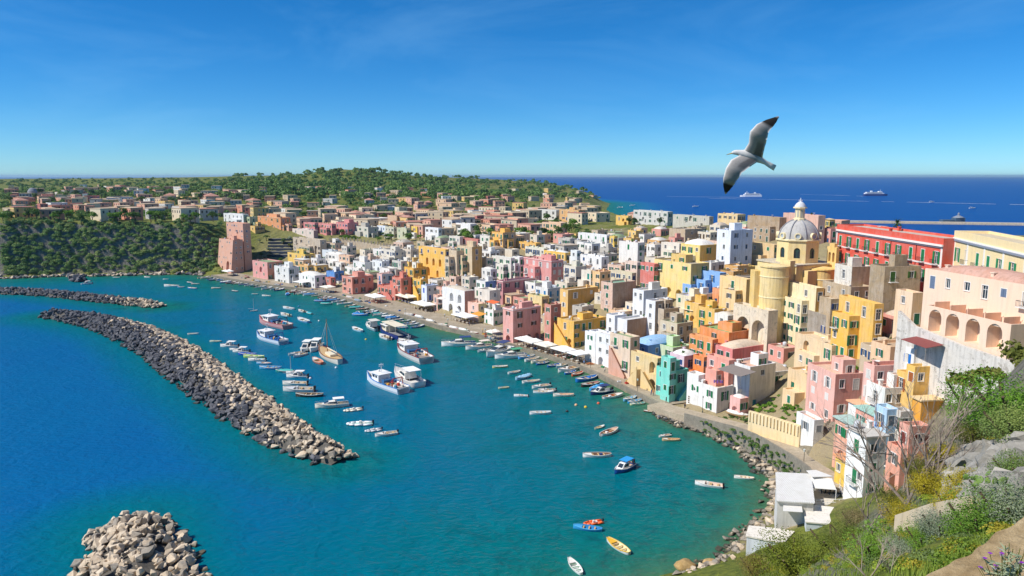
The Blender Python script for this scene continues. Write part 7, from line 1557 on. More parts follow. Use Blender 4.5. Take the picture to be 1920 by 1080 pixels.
# ---- foreground slope
def fg(px, py): return hit(px, py, 0.0, 3.0)
CRB = [clump_arrays(120 + i, 10000, .015, 9, .9, .45, .08) for i in range(3)]; CRBM = {}
def bush(px, py, r_, mat, label, hz=.85, Y=None, leaf=None, name='bush'):
    q = fg(px, py) if Y is None else hit(px, py, 0, Y)
    ci = rnd.randrange(3); kk = (ci, mat.name)
    if kk not in CRBM: CRBM[kk] = arr_mesh('foliage', *CRB[ci], mat)
    me_ = CRBM[kk]; root = empty(name, (q[0], q[1], q[2])); tag(root, label, 'bush'); link('foliage', me_, root, (0, 0, r_ * .4 * hz), rnd.uniform(0, 6), (r_, r_, r_ * hz))
    st = MB()
    for a in range(5): st.bar((0, 0, -.2), (.5 * r_ * math.cos(a * 1.3), .5 * r_ * math.sin(a * 1.3), r_ * .5), .05 * r_, r2=.02 * r_, n=5)
    st.build('stems', BARK, root); return root
bush(1490, 1080, 5.4, leafmat('leaf_bush', '#586A1E', '#90962E', .5), 'big round olive green bush below the white restaurant', .8)
bush(1415, 1078, 3.6, leafmat('leaf_bush4', '#7C7434', '#A09048', .5), 'brownish olive bush left of the big round bush', .7); bush(1560, 1040, 3.4, leafmat('leaf_bush5', '#66782C', '#98A03C', .5), 'green bush right of the big round bush', .6)
bush(1892, 796, 4.6, leafmat('leaf_bush2', '#4E7A22', '#7EA838', .5), 'large bright green bush on the slope at the right edge', .75); bush(1838, 806, 3.0, leafmat('leaf_bush3', '#4E7A22', '#7EA838', .5), 'bright green bush below the saffron villa', .8)
for px, py, r_, lab in ((1808, 712, 3.0, 'olive tree leftmost of three before the rubble wall'), (1856, 700, 2.7, 'small olive tree, middle of three before the rubble wall'), (1908, 690, 3.3, 'olive tree rightmost of three before the rubble wall')):
    p = at_y(px, py, 92); g_ = T1(p[0], p[1]); tree((p[0], p[1], g_), r_, LF_OLIVE, 'olive trees before the rubble wall', max(2.0, p[2] - g_), lab)
bush(1600, 985, 2.6, leafmat('leaf_dry', '#8A7C50', '#A89868', .6), 'dry brownish shrub beside the restaurant roof', .9)
bush(1900, 990, 1.0, LF_GREY, 'grey green shrub above the near rock ledge', .8); bush(1770, 1010, 1.3, LF_GREY, 'grey green shrub in the middle of the slope', .7); bush(1690, 1045, 1.1, LF_GREY, 'grey lavender like shrub at the picture bottom', .7); bush(1862, 948, 1.5, leafmat('leaf_grey2', '#7C8C68', '#A0AC84', .6), 'blue grey shrub below the bare rock face', .8)
bush(1810, 925, 1.5, LF_YEL, 'yellow flowering spurge under the bare rock face'); bush(1740, 930, 2.0, LF_YEL, 'yellow flowering spurge left of the rock face'); bush(1690, 985, 1.6, LF_YEL, 'yellow green spurge by the low garden wall'); bush(1735, 900, 2.2, LF_OLIVE, 'olive green shrub on the slope edge')
for (px, py, r_, m_, lab) in [(1840, 1010, 1.0, LF_BRIGHT, 'bright green shrub beside the stone ledge'), (1790, 960, 1.6, LF_YEL, 'yellow flowering spurge below the cream garden wall'), (1735, 1030, 1.2, LF_BRIGHT, 'bright green herb cushion at the picture bottom'), (1640, 1050, 2.0, LF_BRIGHT, 'bright green shrub on the grassy slope'), (1590, 1020, 2.4, LF_OLIVE, 'olive shrub between grass and restaurant'), (1680, 950, 2.0, LF_OLIVE, 'olive shrub among the leafless trees'), (1770, 870, 2.2, LF_YEL, 'yellow green spurge high on the slope edge'), (1905, 905, 1.6, LF_PALE, 'pale green shrub growing over the rock face'), (1830, 840, 2.4, LF_OLIVE, 'olive shrub above the rock face'), (1900, 830, 3.0, LF_PALE, 'pale green shrub under the large bright bush')]: bush(px, py, r_, m_, lab, .75)
it = []
for _ in range(900):
    px, py = rnd.uniform(1400, 1920), rnd.uniform(800, 1080)
    if py < np.interp(px, [1400, 1560, 1700, 1800, 1920], [1060, 1010, 965, 850, 780]): continue
    q = fg(px, py)
    if q and q[1] < 88: r_ = rnd.uniform(.25, .5) * (.5 + q[1] / 40); it.append((q[0], q[1], q[2] + r_ * .15, r_, r_ * .8))
LOW = [clump_arrays(200 + i, 300, .06, 6, .6) for i in range(3)]
mass('slope_herbs', [i for k, i in enumerate(it) if k % 2], leafmat('leaf_herb', '#6E8A2C', '#A0B03C', .7), 'low green herbs over the near slope', LOW); mass('slope_herbs_yellow', [i for k, i in enumerate(it) if k % 4 == 0], leafmat('leaf_herb2', '#A0962C', '#C0B040', .7), 'yellow flowering herbs over the near slope', LOW); mass('slope_herbs_grey', [i for k, i in enumerate(it) if k % 4 == 2], leafmat('leaf_herb3', '#5E7440', '#8A9A5C', .7), 'grey green herbs over the near slope', LOW)
# grass blades
gv, gf = [], []; g = np.random.RandomState(9)
for _ in range(16000):
    px, py = g.uniform(1380, 1920), g.uniform(830, 1095)
    if py < np.interp(px, [1380, 1560, 1700, 1800, 1920], [1065, 1015, 970, 860, 790]): continue
    q = None; gv.append((px, py))
pts_ = [fg(*p) for p in gv[::3]]; gv = []
for q in pts_:
    if q is None or q[1] > 85: continue
    for _ in range(3):
        x, y = q[0] + g.normal(0, .03 * q[1] + .05), q[1] + g.normal(0, .03 * q[1] + .05); z = T1(x, y) - .05; h = g.uniform(.15, .38) * (.6 + q[1] / 60); a = g.uniform(0, 6.28); w = .012 + .0006 * q[1]; lx_, ly_ = g.normal(0, .12, 2) * h * 2; b = len(gv)
        gv += [(x - w * math.cos(a), y - w * math.sin(a), z), (x + w * math.cos(a), y + w * math.sin(a), z), (x + lx_, y + ly_, z + h)]; gf.append((b, b + 1, b + 2))
o = link('grass', arr_mesh('grass', np.array(gv), np.array(gf), leafmat('grass_blade', '#6C8A2C', '#A4B04A', .8))); tag(o, 'tufts of green grass on the near slope', 'grass', kind='stuff')
# bare branched trees in front of the lower houses
def bare_tree(px, py, h, label, seed):
    q = fg(px, py); r_ = random.Random(seed); root = empty('bare_tree', q); tag(root, label, 'tree'); tr = MB(); br = MB()
    def grow(p, d, ln, rad, lvl):
        e = p + d * ln; (tr if lvl == 0 else br).bar(p, e, rad, r2=rad * .6, n=5 if lvl < 2 else 3)
        if lvl >= 4: return
        for _ in range(r_.choice([2, 3, 3])): grow(p + d * ln * r_.uniform(.55, 1.0), (d + Vector((r_.gauss(0, .45), r_.gauss(0, .45), r_.gauss(.1, .25)))).normalized(), ln * r_.uniform(.6, .82), rad * .6, lvl + 1)
    for _ in range(3): grow(Vector((r_.gauss(0, .2), r_.gauss(0, .2), -.3)), Vector((r_.gauss(0, .4), r_.gauss(0, .4), 1)).normalized(), h * .34, h * .0105, 0)
    m_ = stone('#8C7C70', '#A89A8C', 1.0, 3.0, .3); tr.build('trunk', m_, root); br.build('branches', m_, root)
for i, (px, py, h, lab) in enumerate([(1660, 965, 9, 'leafless tree in front of the coral house, leftmost'), (1705, 945, 10, 'leafless tree in front of the salmon terrace house'), (1750, 895, 9, 'leafless tree highest on the slope edge'), (1630, 990, 6, 'small leafless tree beside the restaurant'), (1690, 1075, 1.1, 'leafless sapling at the picture bottom'), (1730, 930, 7, 'leafless thicket above the low garden wall')]): bare_tree(px, py, h, lab, 60 + i)
# bare rock face, low cream wall, near stone ledge with purple flowers, prickly pear
q = fg(1860, 905); root = empty('bare_cliff', q); tag(root, 'bare pale grey rock face on the near slope', 'rock'); r4 = random.Random(8); its = []
for _ in range(170):
    px, py = r4.uniform(1775, 1925), r4.uniform(828, 935)
    if py < np.interp(px, [1775, 1830, 1925], [900, 845, 825]): continue
    p = fg(px, py)
    if p: its.append((p[0], p[1], p[2] - .05, r4.uniform(.45, 1.15), stone('#8E8A80', '#B4AEA2', .6, 1.6, .8)))
rock_pile(root, its)
pw_ = [fg(1675, 1000), fg(1740, 985), fg(1812, 985)]; wall_line('low_garden_wall', 'low cream garden wall on the near slope', [(p[0], p[1], p[2] - .6, p[2] + 1.0) for p in pw_], .3, plaster('#DCC49C', .7))
from mathutils import noise as mnoise
bm = bmesh.new(); bmesh.ops.create_cube(bm, size=1); bmesh.ops.subdivide_edges(bm, edges=bm.edges[:], cuts=39, use_grid_fill=True)
for v in bm.verts:
    p = Vector(v.co) * 2.2; f = mnoise.fractal(p, 1.0, 2.1, 5) * .13 + mnoise.turbulence(p * 3, 3, True) * .04 - .05 * max(0, mnoise.noise(p * Vector((1, 1, 6)))) ; v.co *= 1 + f
me_ = bpy.data.meshes.new('stone_ledge'); bm.to_mesh(me_); bm.free(); me_.materials.append(stone('#B0946A', '#D8C096', 3.0, 14.0, .8))
p = at_y(1972, 1138, 4.2); o = link('stone_ledge', me_, None, p, scale=(1.3, .9, .42), rot=(0.1, -.54, .1)); tag(o, 'tawny weathered stone ledge in the bottom corner', 'rock'); p = at_y(1888, 1092, 3.9)
fl = empty('purple_flowers', p); tag(fl, 'stock plant with purple flowers on the stone ledge', 'flowers'); st = MB(); pt = MB(); lf = MB(); r5 = random.Random(3)
for _ in range(26):
    a, s = r5.uniform(0, 6.28), r5.uniform(.04, .2); e = Vector((math.cos(a) * s, math.sin(a) * s * .6, r5.uniform(.05, .24))); st.bar((e.x * .2, e.y * .2, -.12), e, .002, n=4)
    for _ in range(7):
        c = Vector((e.x, e.y, e.z)) * r5.uniform(.3, .9); d = Vector((r5.gauss(0, 1), r5.gauss(0, 1), r5.gauss(.4, .6))).normalized() * .05; w = d.orthogonal().normalized() * .007; lf.add([tuple(c - w), tuple(c + d), tuple(c + w)], [(0, 1, 2)])
    if r5.random() < .42:
        for k in range(6):
            t_ = k * 1.05; c = e + Vector((0, 0, .005)); u1 = Vector((math.cos(t_), math.sin(t_), .15)) * .014; u2 = Vector((-math.sin(t_), math.cos(t_), 0)) * .006; pt.add([tuple(c), tuple(c + u1 * .6 + u2), tuple(c + u1), tuple(c + u1 * .6 - u2)], [(0, 1, 2, 3)])
st.build('stems', LF_OLIVE, fl); lf.build('leaves', LF_GREY, fl); pt.build('petals', paint('#8A2CA8', .6), fl)
def cactus(px, py, s, label, seed):
    q = fg(px, py); root = empty('prickly_pear', q); tag(root, label, 'cactus'); r_ = random.Random(seed); pm = MB(); pm.lathe([(.02, 0), (.34, .25), (.45, .6), (.36, .9), (.02, 1.1)], 10); pm = pm.mesh('pad', [leafmat('cactus', '#5C8038', '#88A048', .8, .05)], True)
    for _ in range(44): a = r_.uniform(0, 6.3); d = r_.uniform(0, 1.0) * s; k = s * r_.uniform(.14, .24); link('pad', pm, root, (math.cos(a) * d, math.sin(a) * d, r_.uniform(-.1, .8) * s), rot=(r_.uniform(-.7, .7), r_.uniform(-.7, .7), a), scale=(k, k * .28, k))
cactus(1880, 955, 1.1, 'prickly pear clump above the stone ledge', 4); cactus(1650, 1010, 1.0, 'prickly pear clump lower on the slope', 5)
# palm behind the red palace
q = at_y(1682, 424, 250); root = empty('palm_tree', (q[0], q[1], q[2] - 4)); tag(root, 'palm tree rising behind the red palace', 'palm tree'); m = MB(); m.bar((0, 0, 0), (0, 0, 5.0), .3, r2=.22, n=7); m.build('trunk', BARK, root); m = MB()
for k in range(26):
    a = k * 2.4; el = R(60 - (k % 5) * 24); pr = Vector((0, 0, 5.0)); d = Vector((math.cos(a) * math.cos(el), math.sin(a) * math.cos(el), math.sin(el)))
    for j in range(6):
        nx_ = pr + d * .5; sd_ = d.cross(Vector((0, 0, 1))).normalized() * (.28 * (1 - j / 6.5)); m.quad(tuple(pr - sd_), tuple(pr + sd_), tuple(nx_ + sd_ * .8), tuple(nx_ - sd_ * .8)); pr = nx_; d = (d + Vector((0, 0, -.22))).normalized()
m.build('fronds', LF_DARK, root)
# ------------------------------------------------------------------ quay life: canopies, lamps, people
def canopy(px0, px1, py, label, depth=6.0, c='#F2EFE8', tables=True, h=2.9):
    a, b = at_z(px0, py + 4, 1.35), at_z(px1, py + 4, 1.35); m_ = ((a[0] + b[0]) / 2, (a[1] + b[1]) / 2); k = min(range(len(QL)), key=lambda i: (QL[i][0] - m_[0]) ** 2 + (QL[i][1] - m_[1]) ** 2); t_ = Vector((QL[min(k + 1, len(QL) - 1)][0] - QL[k - 1][0], QL[min(k + 1, len(QL) - 1)][1] - QL[k - 1][1])).normalized()
    w = max(4.0, abs((b[0] - a[0]) / max(.3, abs(t_.x))) * .72); root = empty('canopy', (m_[0], m_[1], 1.4), math.atan2(t_.y, t_.x)); tag(root, label, 'canopy'); n_ = max(1, int(w / 4.2)); cw = w / n_; cv = MB(); ps = MB()
    for i in range(n_):
        for j in range(2):
            x0, x1 = -w / 2 + i * cw + .06, -w / 2 + (i + 1) * cw - .06; y0, y1 = -depth / 2 + j * depth / 2 + .06, -depth / 2 + (j + 1) * depth / 2 - .06; cv.add([(x0, y0, h), (x1, y0, h), (x1, y1, h), (x0, y1, h), ((x0 + x1) / 2, (y0 + y1) / 2, h + .8), (x0, y0, h - .3), (x1, y0, h - .3), (x1, y1, h - .3), (x0, y1, h - .3)], [(0, 1, 4), (1, 2, 4), (2, 3, 4), (3, 0, 4), (5, 6, 1, 0), (6, 7, 2, 1), (7, 8, 3, 2), (8, 5, 0, 3)])
    cv.build('canvas', paint(c, .85), root)
    pm = MB(); pm.bar((0, 0, 0), (0, 0, h), .05); pm = pm.mesh('post', [paint('#8A8478', .6)])
    for i in range(n_ + 1):
        for y in (-depth / 2 + .1, 0, depth / 2 - .1): link('post', pm, root, (-w / 2 + .1 + i * (w - .2) / n_, y, 0))
    return (root, w, depth)
TB = MB(); TB.box(-.45, .45, -.45, .45, .72, .76); TB.bar((0, 0, 0), (0, 0, .72), .05); TB.box(-.25, .25, -.25, .25, 0, .03); TB = TB.mesh('dining_table', [WHITE])
CS = MB(); CS.box(-.2, .2, -.2, .2, .43, .47); CS.box(-.2, -.17, -.2, .2, .47, .9)
for q_ in ((-.17, -.17), (.17, -.17), (.17, .17), (-.17, .17)): CS.box(q_[0] - .02, q_[0] + .02, q_[1] - .02, q_[1] + .02, 0, .43)
CS = CS.mesh('chair', [WHITE])
rq2 = random.Random(33); CAN = []; TABS = []
for (x0, x1, y, lab, dp, c) in [(415, 440, 513, 'white boat shed awning at the foot of the pink tower', 4, '#F2EFE8'), (549, 582, 534, 'white restaurant canopy in front of the white vaulted house', 5, '#F2EFE8'), (585, 600, 533, 'small white canopy right of the white vaulted house', 4, '#F2EFE8'), (600, 629, 544, 'cream canopy below the bright blue house', 5, '#EFE6D2'), (686, 722, 562, 'white canopy right of the salmon terrace house', 6, '#F4F0EA'), (742, 784, 562, 'cream canopy over blue chairs below the brick red house', 6, '#F0E4CC'), (770, 817, 577, 'white canopy below the golden stair', 6, '#F2EEE6'), (849, 893, 600, 'white canopy in front of the white arched house', 6, '#F4F2EE'), (916, 934, 632, 'small cream canopy left of the pink arcaded house', 4, '#F0E8DA'), (968, 1014, 648, 'white canopy in front of the pink arcaded house', 5, '#F4F0E8'), (1007, 1039, 657, 'cream parasol canopy right of the pink arcaded house', 5, '#F4EAD6'), (1038, 1074, 666, 'white canopy below the golden quay house', 5, '#F4F0E8'), (1071, 1096, 674, 'white canopy at the right end of the restaurant row', 5, '#F4F2EE')]:
    CAN.append(canopy(x0, x1, y, lab, dp, c))
for ci, (rt_, w, dp) in enumerate(CAN):
    if ci == 0: continue
    n_ = max(2, int(w / 2.6)); cc = paint(rq2.choice(['#2C58B0', '#3C8CC0', '#B8482C', '#2C58B0', '#7C5A40']), .6); nm = rt_['label']; e = rt_.rotation_euler.z
    for i in range(n_):
        for j in range(2):
            lx_, ly_ = -w / 2 + (i + .5) * w / n_, (-.28 + .5 * j) * dp; x = rt_.location.x + lx_ * math.cos(e) - ly_ * math.sin(e); y = rt_.location.y + lx_ * math.sin(e) + ly_ * math.cos(e)
            t = link('dining_table', TB, None, (x, y, 1.39), e, mats=[paint('#EDE8DC', .7)]); tag(t, '%s table from the left under the %s' % (ordinal(i * 2 + j), ' '.join(nm.split()[:8])), 'table', 'tables under the restaurant canopies')
            for a in (0, 3.14): tag(link('chair', CS, None, (x + .75 * math.cos(e + a), y + .75 * math.sin(e + a), 1.39), e + a + 3.14, mats=[cc]), 'chair at a table under the %s' % ' '.join(nm.split()[:10]), 'chair', 'chairs under the ' + nm)
LPm = MB(); LPm.lathe([(.16, 0), (.14, .5), (.06, .6), (.05, 3.9), (.1, 3.95)], 8); LPm = LPm.mesh('lamp_post', [simple('lamp_iron', '#38423E', .5)], True); LHm = MB(); LHm.lathe([(.02, 4.6), (.26, 4.45), (.2, 3.98), (.02, 3.95)], 8); LHm = LHm.mesh('lantern', [paint('#C8CCC4', .3)])
for i, (px, py, lab) in enumerate([(840, 619, 'street lamp on the quay edge before the white arched house'), (910, 638, 'street lamp on the quay edge left of the yachts'), (1107, 696, 'street lamp at the white quay house'), (1195, 740, 'street lamp before the sandy yellow house'), (1317, 775, 'street lamp before the white roadside house'), (1444, 826, 'street lamp at the road bend'), (1506, 884, 'street lamp on the road above the restaurant'), (760, 598, 'street lamp on the quay before the golden stair')]):
    q = hit(px, py); r_ = empty('street_lamp', q); tag(r_, lab, 'lamp'); link('post', LPm, r_); link('lantern', LHm, r_)
# boats hauled out on the quay
for i, (px, py, c, lab) in enumerate([(441, 517, '#3C5C88', 'blue boat hauled out beside the awning at the pink tower'), (462, 521, '#8A5040', 'brown boat hauled out on the far quay'), (483, 529, '#8A9098', 'grey boat hauled out in front of the pink quay house'), (519, 536, '#5C7890', 'slate blue boat hauled out before the white house'), (655, 560, '#C8C0B8', 'pale boat hauled out before the salmon terrace house'), (670, 566, '#7890A0', 'grey blue boat hauled out beside the pale one'), (765, 592, '#E8E8E4', 'tarp covered white boat on the quay'), (785, 597, '#E4E8E2', 'second tarp covered white boat on the quay'), (806, 605, '#D8D0BC', 'cream covered boat on the quay'), (829, 612, '#DCD4C4', 'cream covered boat at the quay edge'), (850, 618, '#E8C8BC', 'pink white covered boat on the quay'), (868, 622, '#B8C4B0', 'green white covered boat on the quay'), (885, 627, '#A8503C', 'red and green boat on the quay near the lamp'), (1379, 781, '#D8B080', 'wooden boat lying before the little pink domed house')]):
    g0 = hit(px, py); o = boat('covered' if i % 3 else 'gozzo', None, None, c, cover='#E8E6E0' if i > 5 else c, label=lab, world=((g0[0] + 2.2, g0[1] - 2.2), (g0[0] - 1.6, g0[1] + 1.8)), L_=5.6); o.location.z = g0[2] + .45
# people
def person_mesh():
    me_ = bpy.data.meshes.new('person'); J = [(0, 0, .95), (0, 0, 1.2), (0, .01, 1.45), (0, .0, 1.56), (0, -.02, 1.68), (.09, 0, .9), (.1, -.06, .5), (.11, -.02, .08), (.11, -.14, .05), (-.09, 0, .9), (-.1, .1, .5), (-.11, .2, .1), (-.11, .1, .06), (.19, 0, 1.42), (.25, .05, 1.15), (.24, -.08, .92), (.24, -.14, .84), (-.19, 0, 1.42), (-.25, -.03, 1.15), (-.25, -.14, .95), (-.25, -.2, .88)]
    E_ = [(0, 1), (1, 2), (2, 3), (3, 4), (0, 5), (5, 6), (6, 7), (7, 8), (0, 9), (9, 10), (10, 11), (11, 12), (2, 13), (13, 14), (14, 15), (15, 16), (2, 17), (17, 18), (18, 19), (19, 20)]
    rad = [.15, .15, .15, .06, .11, .1, .065, .045, .04, .1, .065, .045, .04, .075, .05, .038, .04, .075, .05, .038, .04]
    me_.from_pydata(J, E_, []); o = bpy.data.objects.new('tmp', me_); col.objects.link(o); sk = o.modifiers.new('s', 'SKIN'); ss = o.modifiers.new('u', 'SUBSURF'); ss.levels = 1
    for i, v in enumerate(me_.skin_vertices[0].data): v.radius = (rad[i], rad[i] * .8); v.use_root = (i == 0)
    dg = bpy.context.evaluated_depsgraph_get(); dg.update(); m2 = bpy.data.meshes.new_from_object(o.evaluated_get(dg)); bpy.data.objects.remove(o); m2.name = 'person'; m2.materials.clear()
    for _ in range(4): m2.materials.append(WHITE)
    for p_ in m2.polygons:
        c = p_.center; p_.material_index = 3 if c.z > 1.70 or (c.z > 1.62 and c.y > .03) else 2 if c.z > 1.5 or (abs(c.x) > .2 and c.z < 1.05) else 1 if c.z > .93 else 0; p_.use_smooth = True
    return m2
PM = person_mesh(); SKIN = paint('#C89878', .6)
for i, (px, py, tp, sh, lab) in enumerate([(1134, 700, '#2C3850', '#E8E8E8', 'person in a white top by the red box at the quay edge'), (1221, 744, '#3C4C70', '#2C58A0', 'person in blue walking before the turquoise house, left of a pair'), (1225, 744, '#28303C', '#D89060', 'person in orange walking before the turquoise house, right of a pair'), (1249, 757, '#20242C', '#2C2C30', 'person in dark clothes below the turquoise house'), (1284, 769, '#23262C', '#30343C', 'person in black on the quay before the roadside house'), (700, 570, '#3C4048', '#B84C3C', 'person in red beside the white canopy on the far quay'), (834, 596, '#3C4048', '#D8D8D8', 'person in white before the white arched house'), (880, 612, '#28303C', '#3C68A8', 'person in blue near the quay lamp'), (905, 625, '#50545C', '#C8A868', 'person in a tan top left of the yachts'), (735, 573, '#28303C', '#E0C8B0', 'person in beige beside the cream canopy'), (815, 588, '#3C4048', '#7C3C48', 'person in maroon right of the white canopy'), (1060, 684, '#28303C', '#E0E0E0', 'person in white at the restaurant row edge'), (1095, 692, '#3C4048', '#5C88B8', 'person in light blue by the lamp at the white quay house')]):
    q = hit(px, py); q = (q[0], q[1], max(q[2], 1.38)); tag(link('person', PM, None, q, rnd.uniform(0, 6.28), (1.03, 1.03, 1.03), mats=[paint(tp, .8), paint(sh, .8), SKIN, simple('hair', '#2E2218', .7)]), lab, 'person')
for k, (px, py, sh) in enumerate([(1540, 925, '#2C3C60'), (1548, 926, '#C8C8D0'), (1556, 928, '#3C2C40'), (1564, 930, '#406090'), (1476, 972, '#30405C'), (1488, 974, '#C8B8B0'), (1497, 977, '#5C3C40')]):
    z = 6.42 if k < 4 else 4.62; q = at_z(px, py, z); tag(link('person', PM, None, (q[0], q[1], z), rnd.uniform(0, 6.28), mats=[paint('#28303C', .8), paint(sh, .8), SKIN, simple('hair', '#2E2218', .7)]), '%s person from the left on the %s restaurant terrace' % (ordinal(k if k < 4 else k - 4), 'upper' if k < 4 else 'lower'), 'person')
m = MB(); m.box(-.8, .8, -.5, .5, 0, .7); m.box(-.85, .85, -.55, .55, .71, .8); q = hit(1135, 708); tag(m.build('fish_box', paint('#C8402C', .6), None, q, .6), 'red fish box at the quay edge', 'box')
# crates and nets on the quay
rc = random.Random(77); cm_ = MB(); cm_.box(-.4, .4, -.3, .3, 0, .08); cm_.box(-.4, -.36, -.3, .3, .08, .35); cm_.box(.36, .4, -.3, .3, .08, .35); cm_.box(-.36, .36, -.3, -.26, .08, .35); cm_.box(-.36, .36, .26, .3, .08, .35); cm_ = cm_.mesh('fish_crate', [WHITE])
cr_l = []
for k in range(6, len(QL) - 4, 3):
    p = offset(QL, rc.uniform(2, 5))[k]
    for j in range(rc.choice([1, 2, 3])): nm, hx = rc.choice([('blue', '#2C6CB8'), ('white', '#E4E4E0'), ('red', '#C04838'), ('green', '#3C8A5C'), ('yellow', '#D8B040')]); o = link('fish_crate', cm_, None, (p[0] + rc.gauss(0, .8), p[1] + rc.gauss(0, .8), 1.39), rc.uniform(0, 3), (1.2, 1.2, 1.2), mats=[paint(hx, .6)]); cr_l.append((proj(*o.location)[0], nm, o))
cr_l.sort(key=lambda t: t[0]); cn_ = {}
for px, nm, o in cr_l: cn_[nm] = cn_.get(nm, -1) + 1; tag(o, '%s %s fish crate from the left along the quay edge' % (ordinal(cn_[nm]), nm), 'crate', 'fish crates on the quay')
nh = MB()
for k in range(90): a = rc.uniform(0, 6.3); r_ = rc.uniform(0, 1.1); x, y = r_ * math.cos(a), r_ * math.sin(a); z = .55 * (1 - r_ * .8) * rc.uniform(.4, 1); nh.add([(x - .25, y - .1, z), (x + .25, y - .15, z), (x + .05, y + .25, z + .08)], [(0, 1, 2)])
nh = nh.mesh('net_heap', [WHITE])
for i, k in enumerate(range(10, len(QL) - 6, 11)): p = offset(QL, 4.0)[k]; tag(link('net_heap', nh, None, (*p, 1.39), rc.uniform(0, 6), (1.2, 1.0, 1), mats=[paint(['#3C7C6A', '#A8683C', '#3C5C88', '#8A8A78'][i % 4], .9)]), '%s heap of fishing nets from the left on the quay' % ordinal(i), 'nets', 'net heaps on the quay')
# awnings, laundry
def awning(px, py, Y, w, d, ang, c, label, tilt=.5):
    q = at_y(px, py, Y); m = MB(); n_ = 6
    m.add([(-w / 2, 0, 0), (w / 2, 0, 0), (w / 2, -d, -tilt), (-w / 2, -d, -tilt), (-w / 2, 0, -.06), (w / 2, 0, -.06), (w / 2, -d, -tilt - .06), (-w / 2, -d, -tilt - .06)], [(0, 3, 2, 1), (4, 5, 6, 7), (2, 3, 7, 6), (0, 1, 5, 4), (1, 2, 6, 5), (3, 0, 4, 7)])
    root = empty('awning', q, R(ang)); tag(root, label, 'awning'); m.build('cloth', paint(c, .8), root); p_ = MB()
    for x in (-w / 2 + .1, w / 2 - .1): p_.bar((x, -d + .05, -tilt - .05), (x, -d + .05, -tilt - 2.3), .05)
    p_.build('posts', paint('#9A948A', .6), root)
for a in [(905, 586, 268, 6, 3.4, -55, '#E8A040', 'orange awning below the pink and yellow narrow house'), (930, 564, 285, 6, 3, -55, '#E8703C', 'orange red awning left of the mauve palazzo'), (1215, 668, 225, 5, 3, -58, '#EDEAE2', 'white awning on the cornflower blue house terrace'), (1745, 638, 125, 7, 3.2, -85, '#8A4A44', 'maroon slatted awning below the hotel wall'), (1395, 690, 172, 8, 5, -62, '#8A8078', 'grey slatted pergola on the white roof terrace'), (1690, 690, 136, 7, 3, -80, '#8C5A50', 'brown slatted pergola above the cream patio house'), (1300, 577, 235, 4, 2.5, -58, '#E8D8B8', 'cream awning on the yellow house terrace'), (832, 462 + 95, 300, 4, 2.5, -50, '#EDE0D0', 'pale awning on the dusty pink house')]: awning(*a)
def laundry(px0, px1, py, Y, label, cols):
    a, b = at_y(px0, py, Y), at_y(px1, py + 1, Y - 2); root = empty('washing_line', a); tag(root, label, 'laundry'); m = MB(); d = Vector(b) - Vector(a); m.bar((0, 0, 0), tuple(d), .015, n=4); m.build('line', paint('#D8D8D8', .6), root); n_ = len(cols)
    for i, c in enumerate(cols): f0, f1 = (i + .1) / n_, (i + .85) / n_; p0, p1 = d * f0, d * f1; h = rq2.uniform(.6, 1.0); m = MB(); m.add([tuple(p0), tuple(p1), (p1.x, p1.y - .03, p1.z - h), (p0.x, p0.y + .04, p0.z - h * .95), (p0.x, p0.y + .02, p0.z), (p1.x, p1.y + .02, p1.z), (p1.x, p1.y - .01, p1.z - h), (p0.x, p0.y + .06, p0.z - h * .95)], [(0, 1, 2, 3), (7, 6, 5, 4)]); m.build('garment', paint(c, .9), root)
laundry(1338, 1356, 712, 176, 'purple and dark washing under the salmon house window', ['#5C3C8C', '#3C3458', '#7C4C9C', '#2C2C48', '#6C4090', '#483C70']); laundry(1641, 1656, 790, 118, 'washing hung out before the light blue house', ['#2C5CA8', '#38383C', '#E0A03C', '#2C3C70']); laundry(1127, 1140, 521, 300, 'white washing on the long terrace house', ['#F0F0F0', '#E4E8F0', '#F0F0F0'])
# ------------------------------------------------------------------ far sea: ferries, wakes, mole
def ferry(px, py, L_, hullc, label, dirn):
    p = at_z(px, py); root = empty('ferry', (*p, 0), 0 if dirn > 0 else math.pi); tag(root, label, 'ferry'); w = L_ * .16; o = MB(); P = [(-.5, .8), (-.48, 1), (.3, 1), (.44, .6), (.52, .02)]; poly = [(x * L_, -y * w / 2) for x, y in P] + [(x * L_, y * w / 2) for x, y in reversed(P)]
    o.prism(poly, -2, L_ * .075); o.build('hull', paint(hullc, .4), root); s = MB(); s.box(-L_ * .46, L_ * .34, -w * .46, w * .46, L_ * .076, L_ * .12); s.box(-L_ * .40, L_ * .28, -w * .42, w * .42, L_ * .121, L_ * .155); s.box(L_ * .12, L_ * .26, -w * .4, w * .4, L_ * .156, L_ * .19); s.build('superstructure', paint('#F2F2F2', .4), root)
    wn = MB()
    for z in (.092, .132):
        for sg in (-1, 1): y = sg * w * (.462 if z < .1 else .422); wn.box(-L_ * .38, L_ * .26, y - .05, y + .05, L_ * z, L_ * (z + .014))
    wn.build('window_band', GLASS, root); f = MB(); f.box(-L_ * .22, -L_ * .14, -w * .15, w * .15, L_ * .156, L_ * .215); f.build('funnel', paint('#E8ECF0', .4), root); m = MB(); m.bar((L_ * .2, 0, L_ * .19), (L_ * .2, 0, L_ * .27), .4); m.build('mast', paint('#F0F0F0', .4), root)
ferry(1408, 369, 62, '#F0F0F0', 'white ferry on the far sea below the gull', -1); ferry(1641, 367, 72, '#2C3C78', 'ferry with a dark blue hull on the far sea', 1)
FOAM = paint('#E8F0F4', .6)
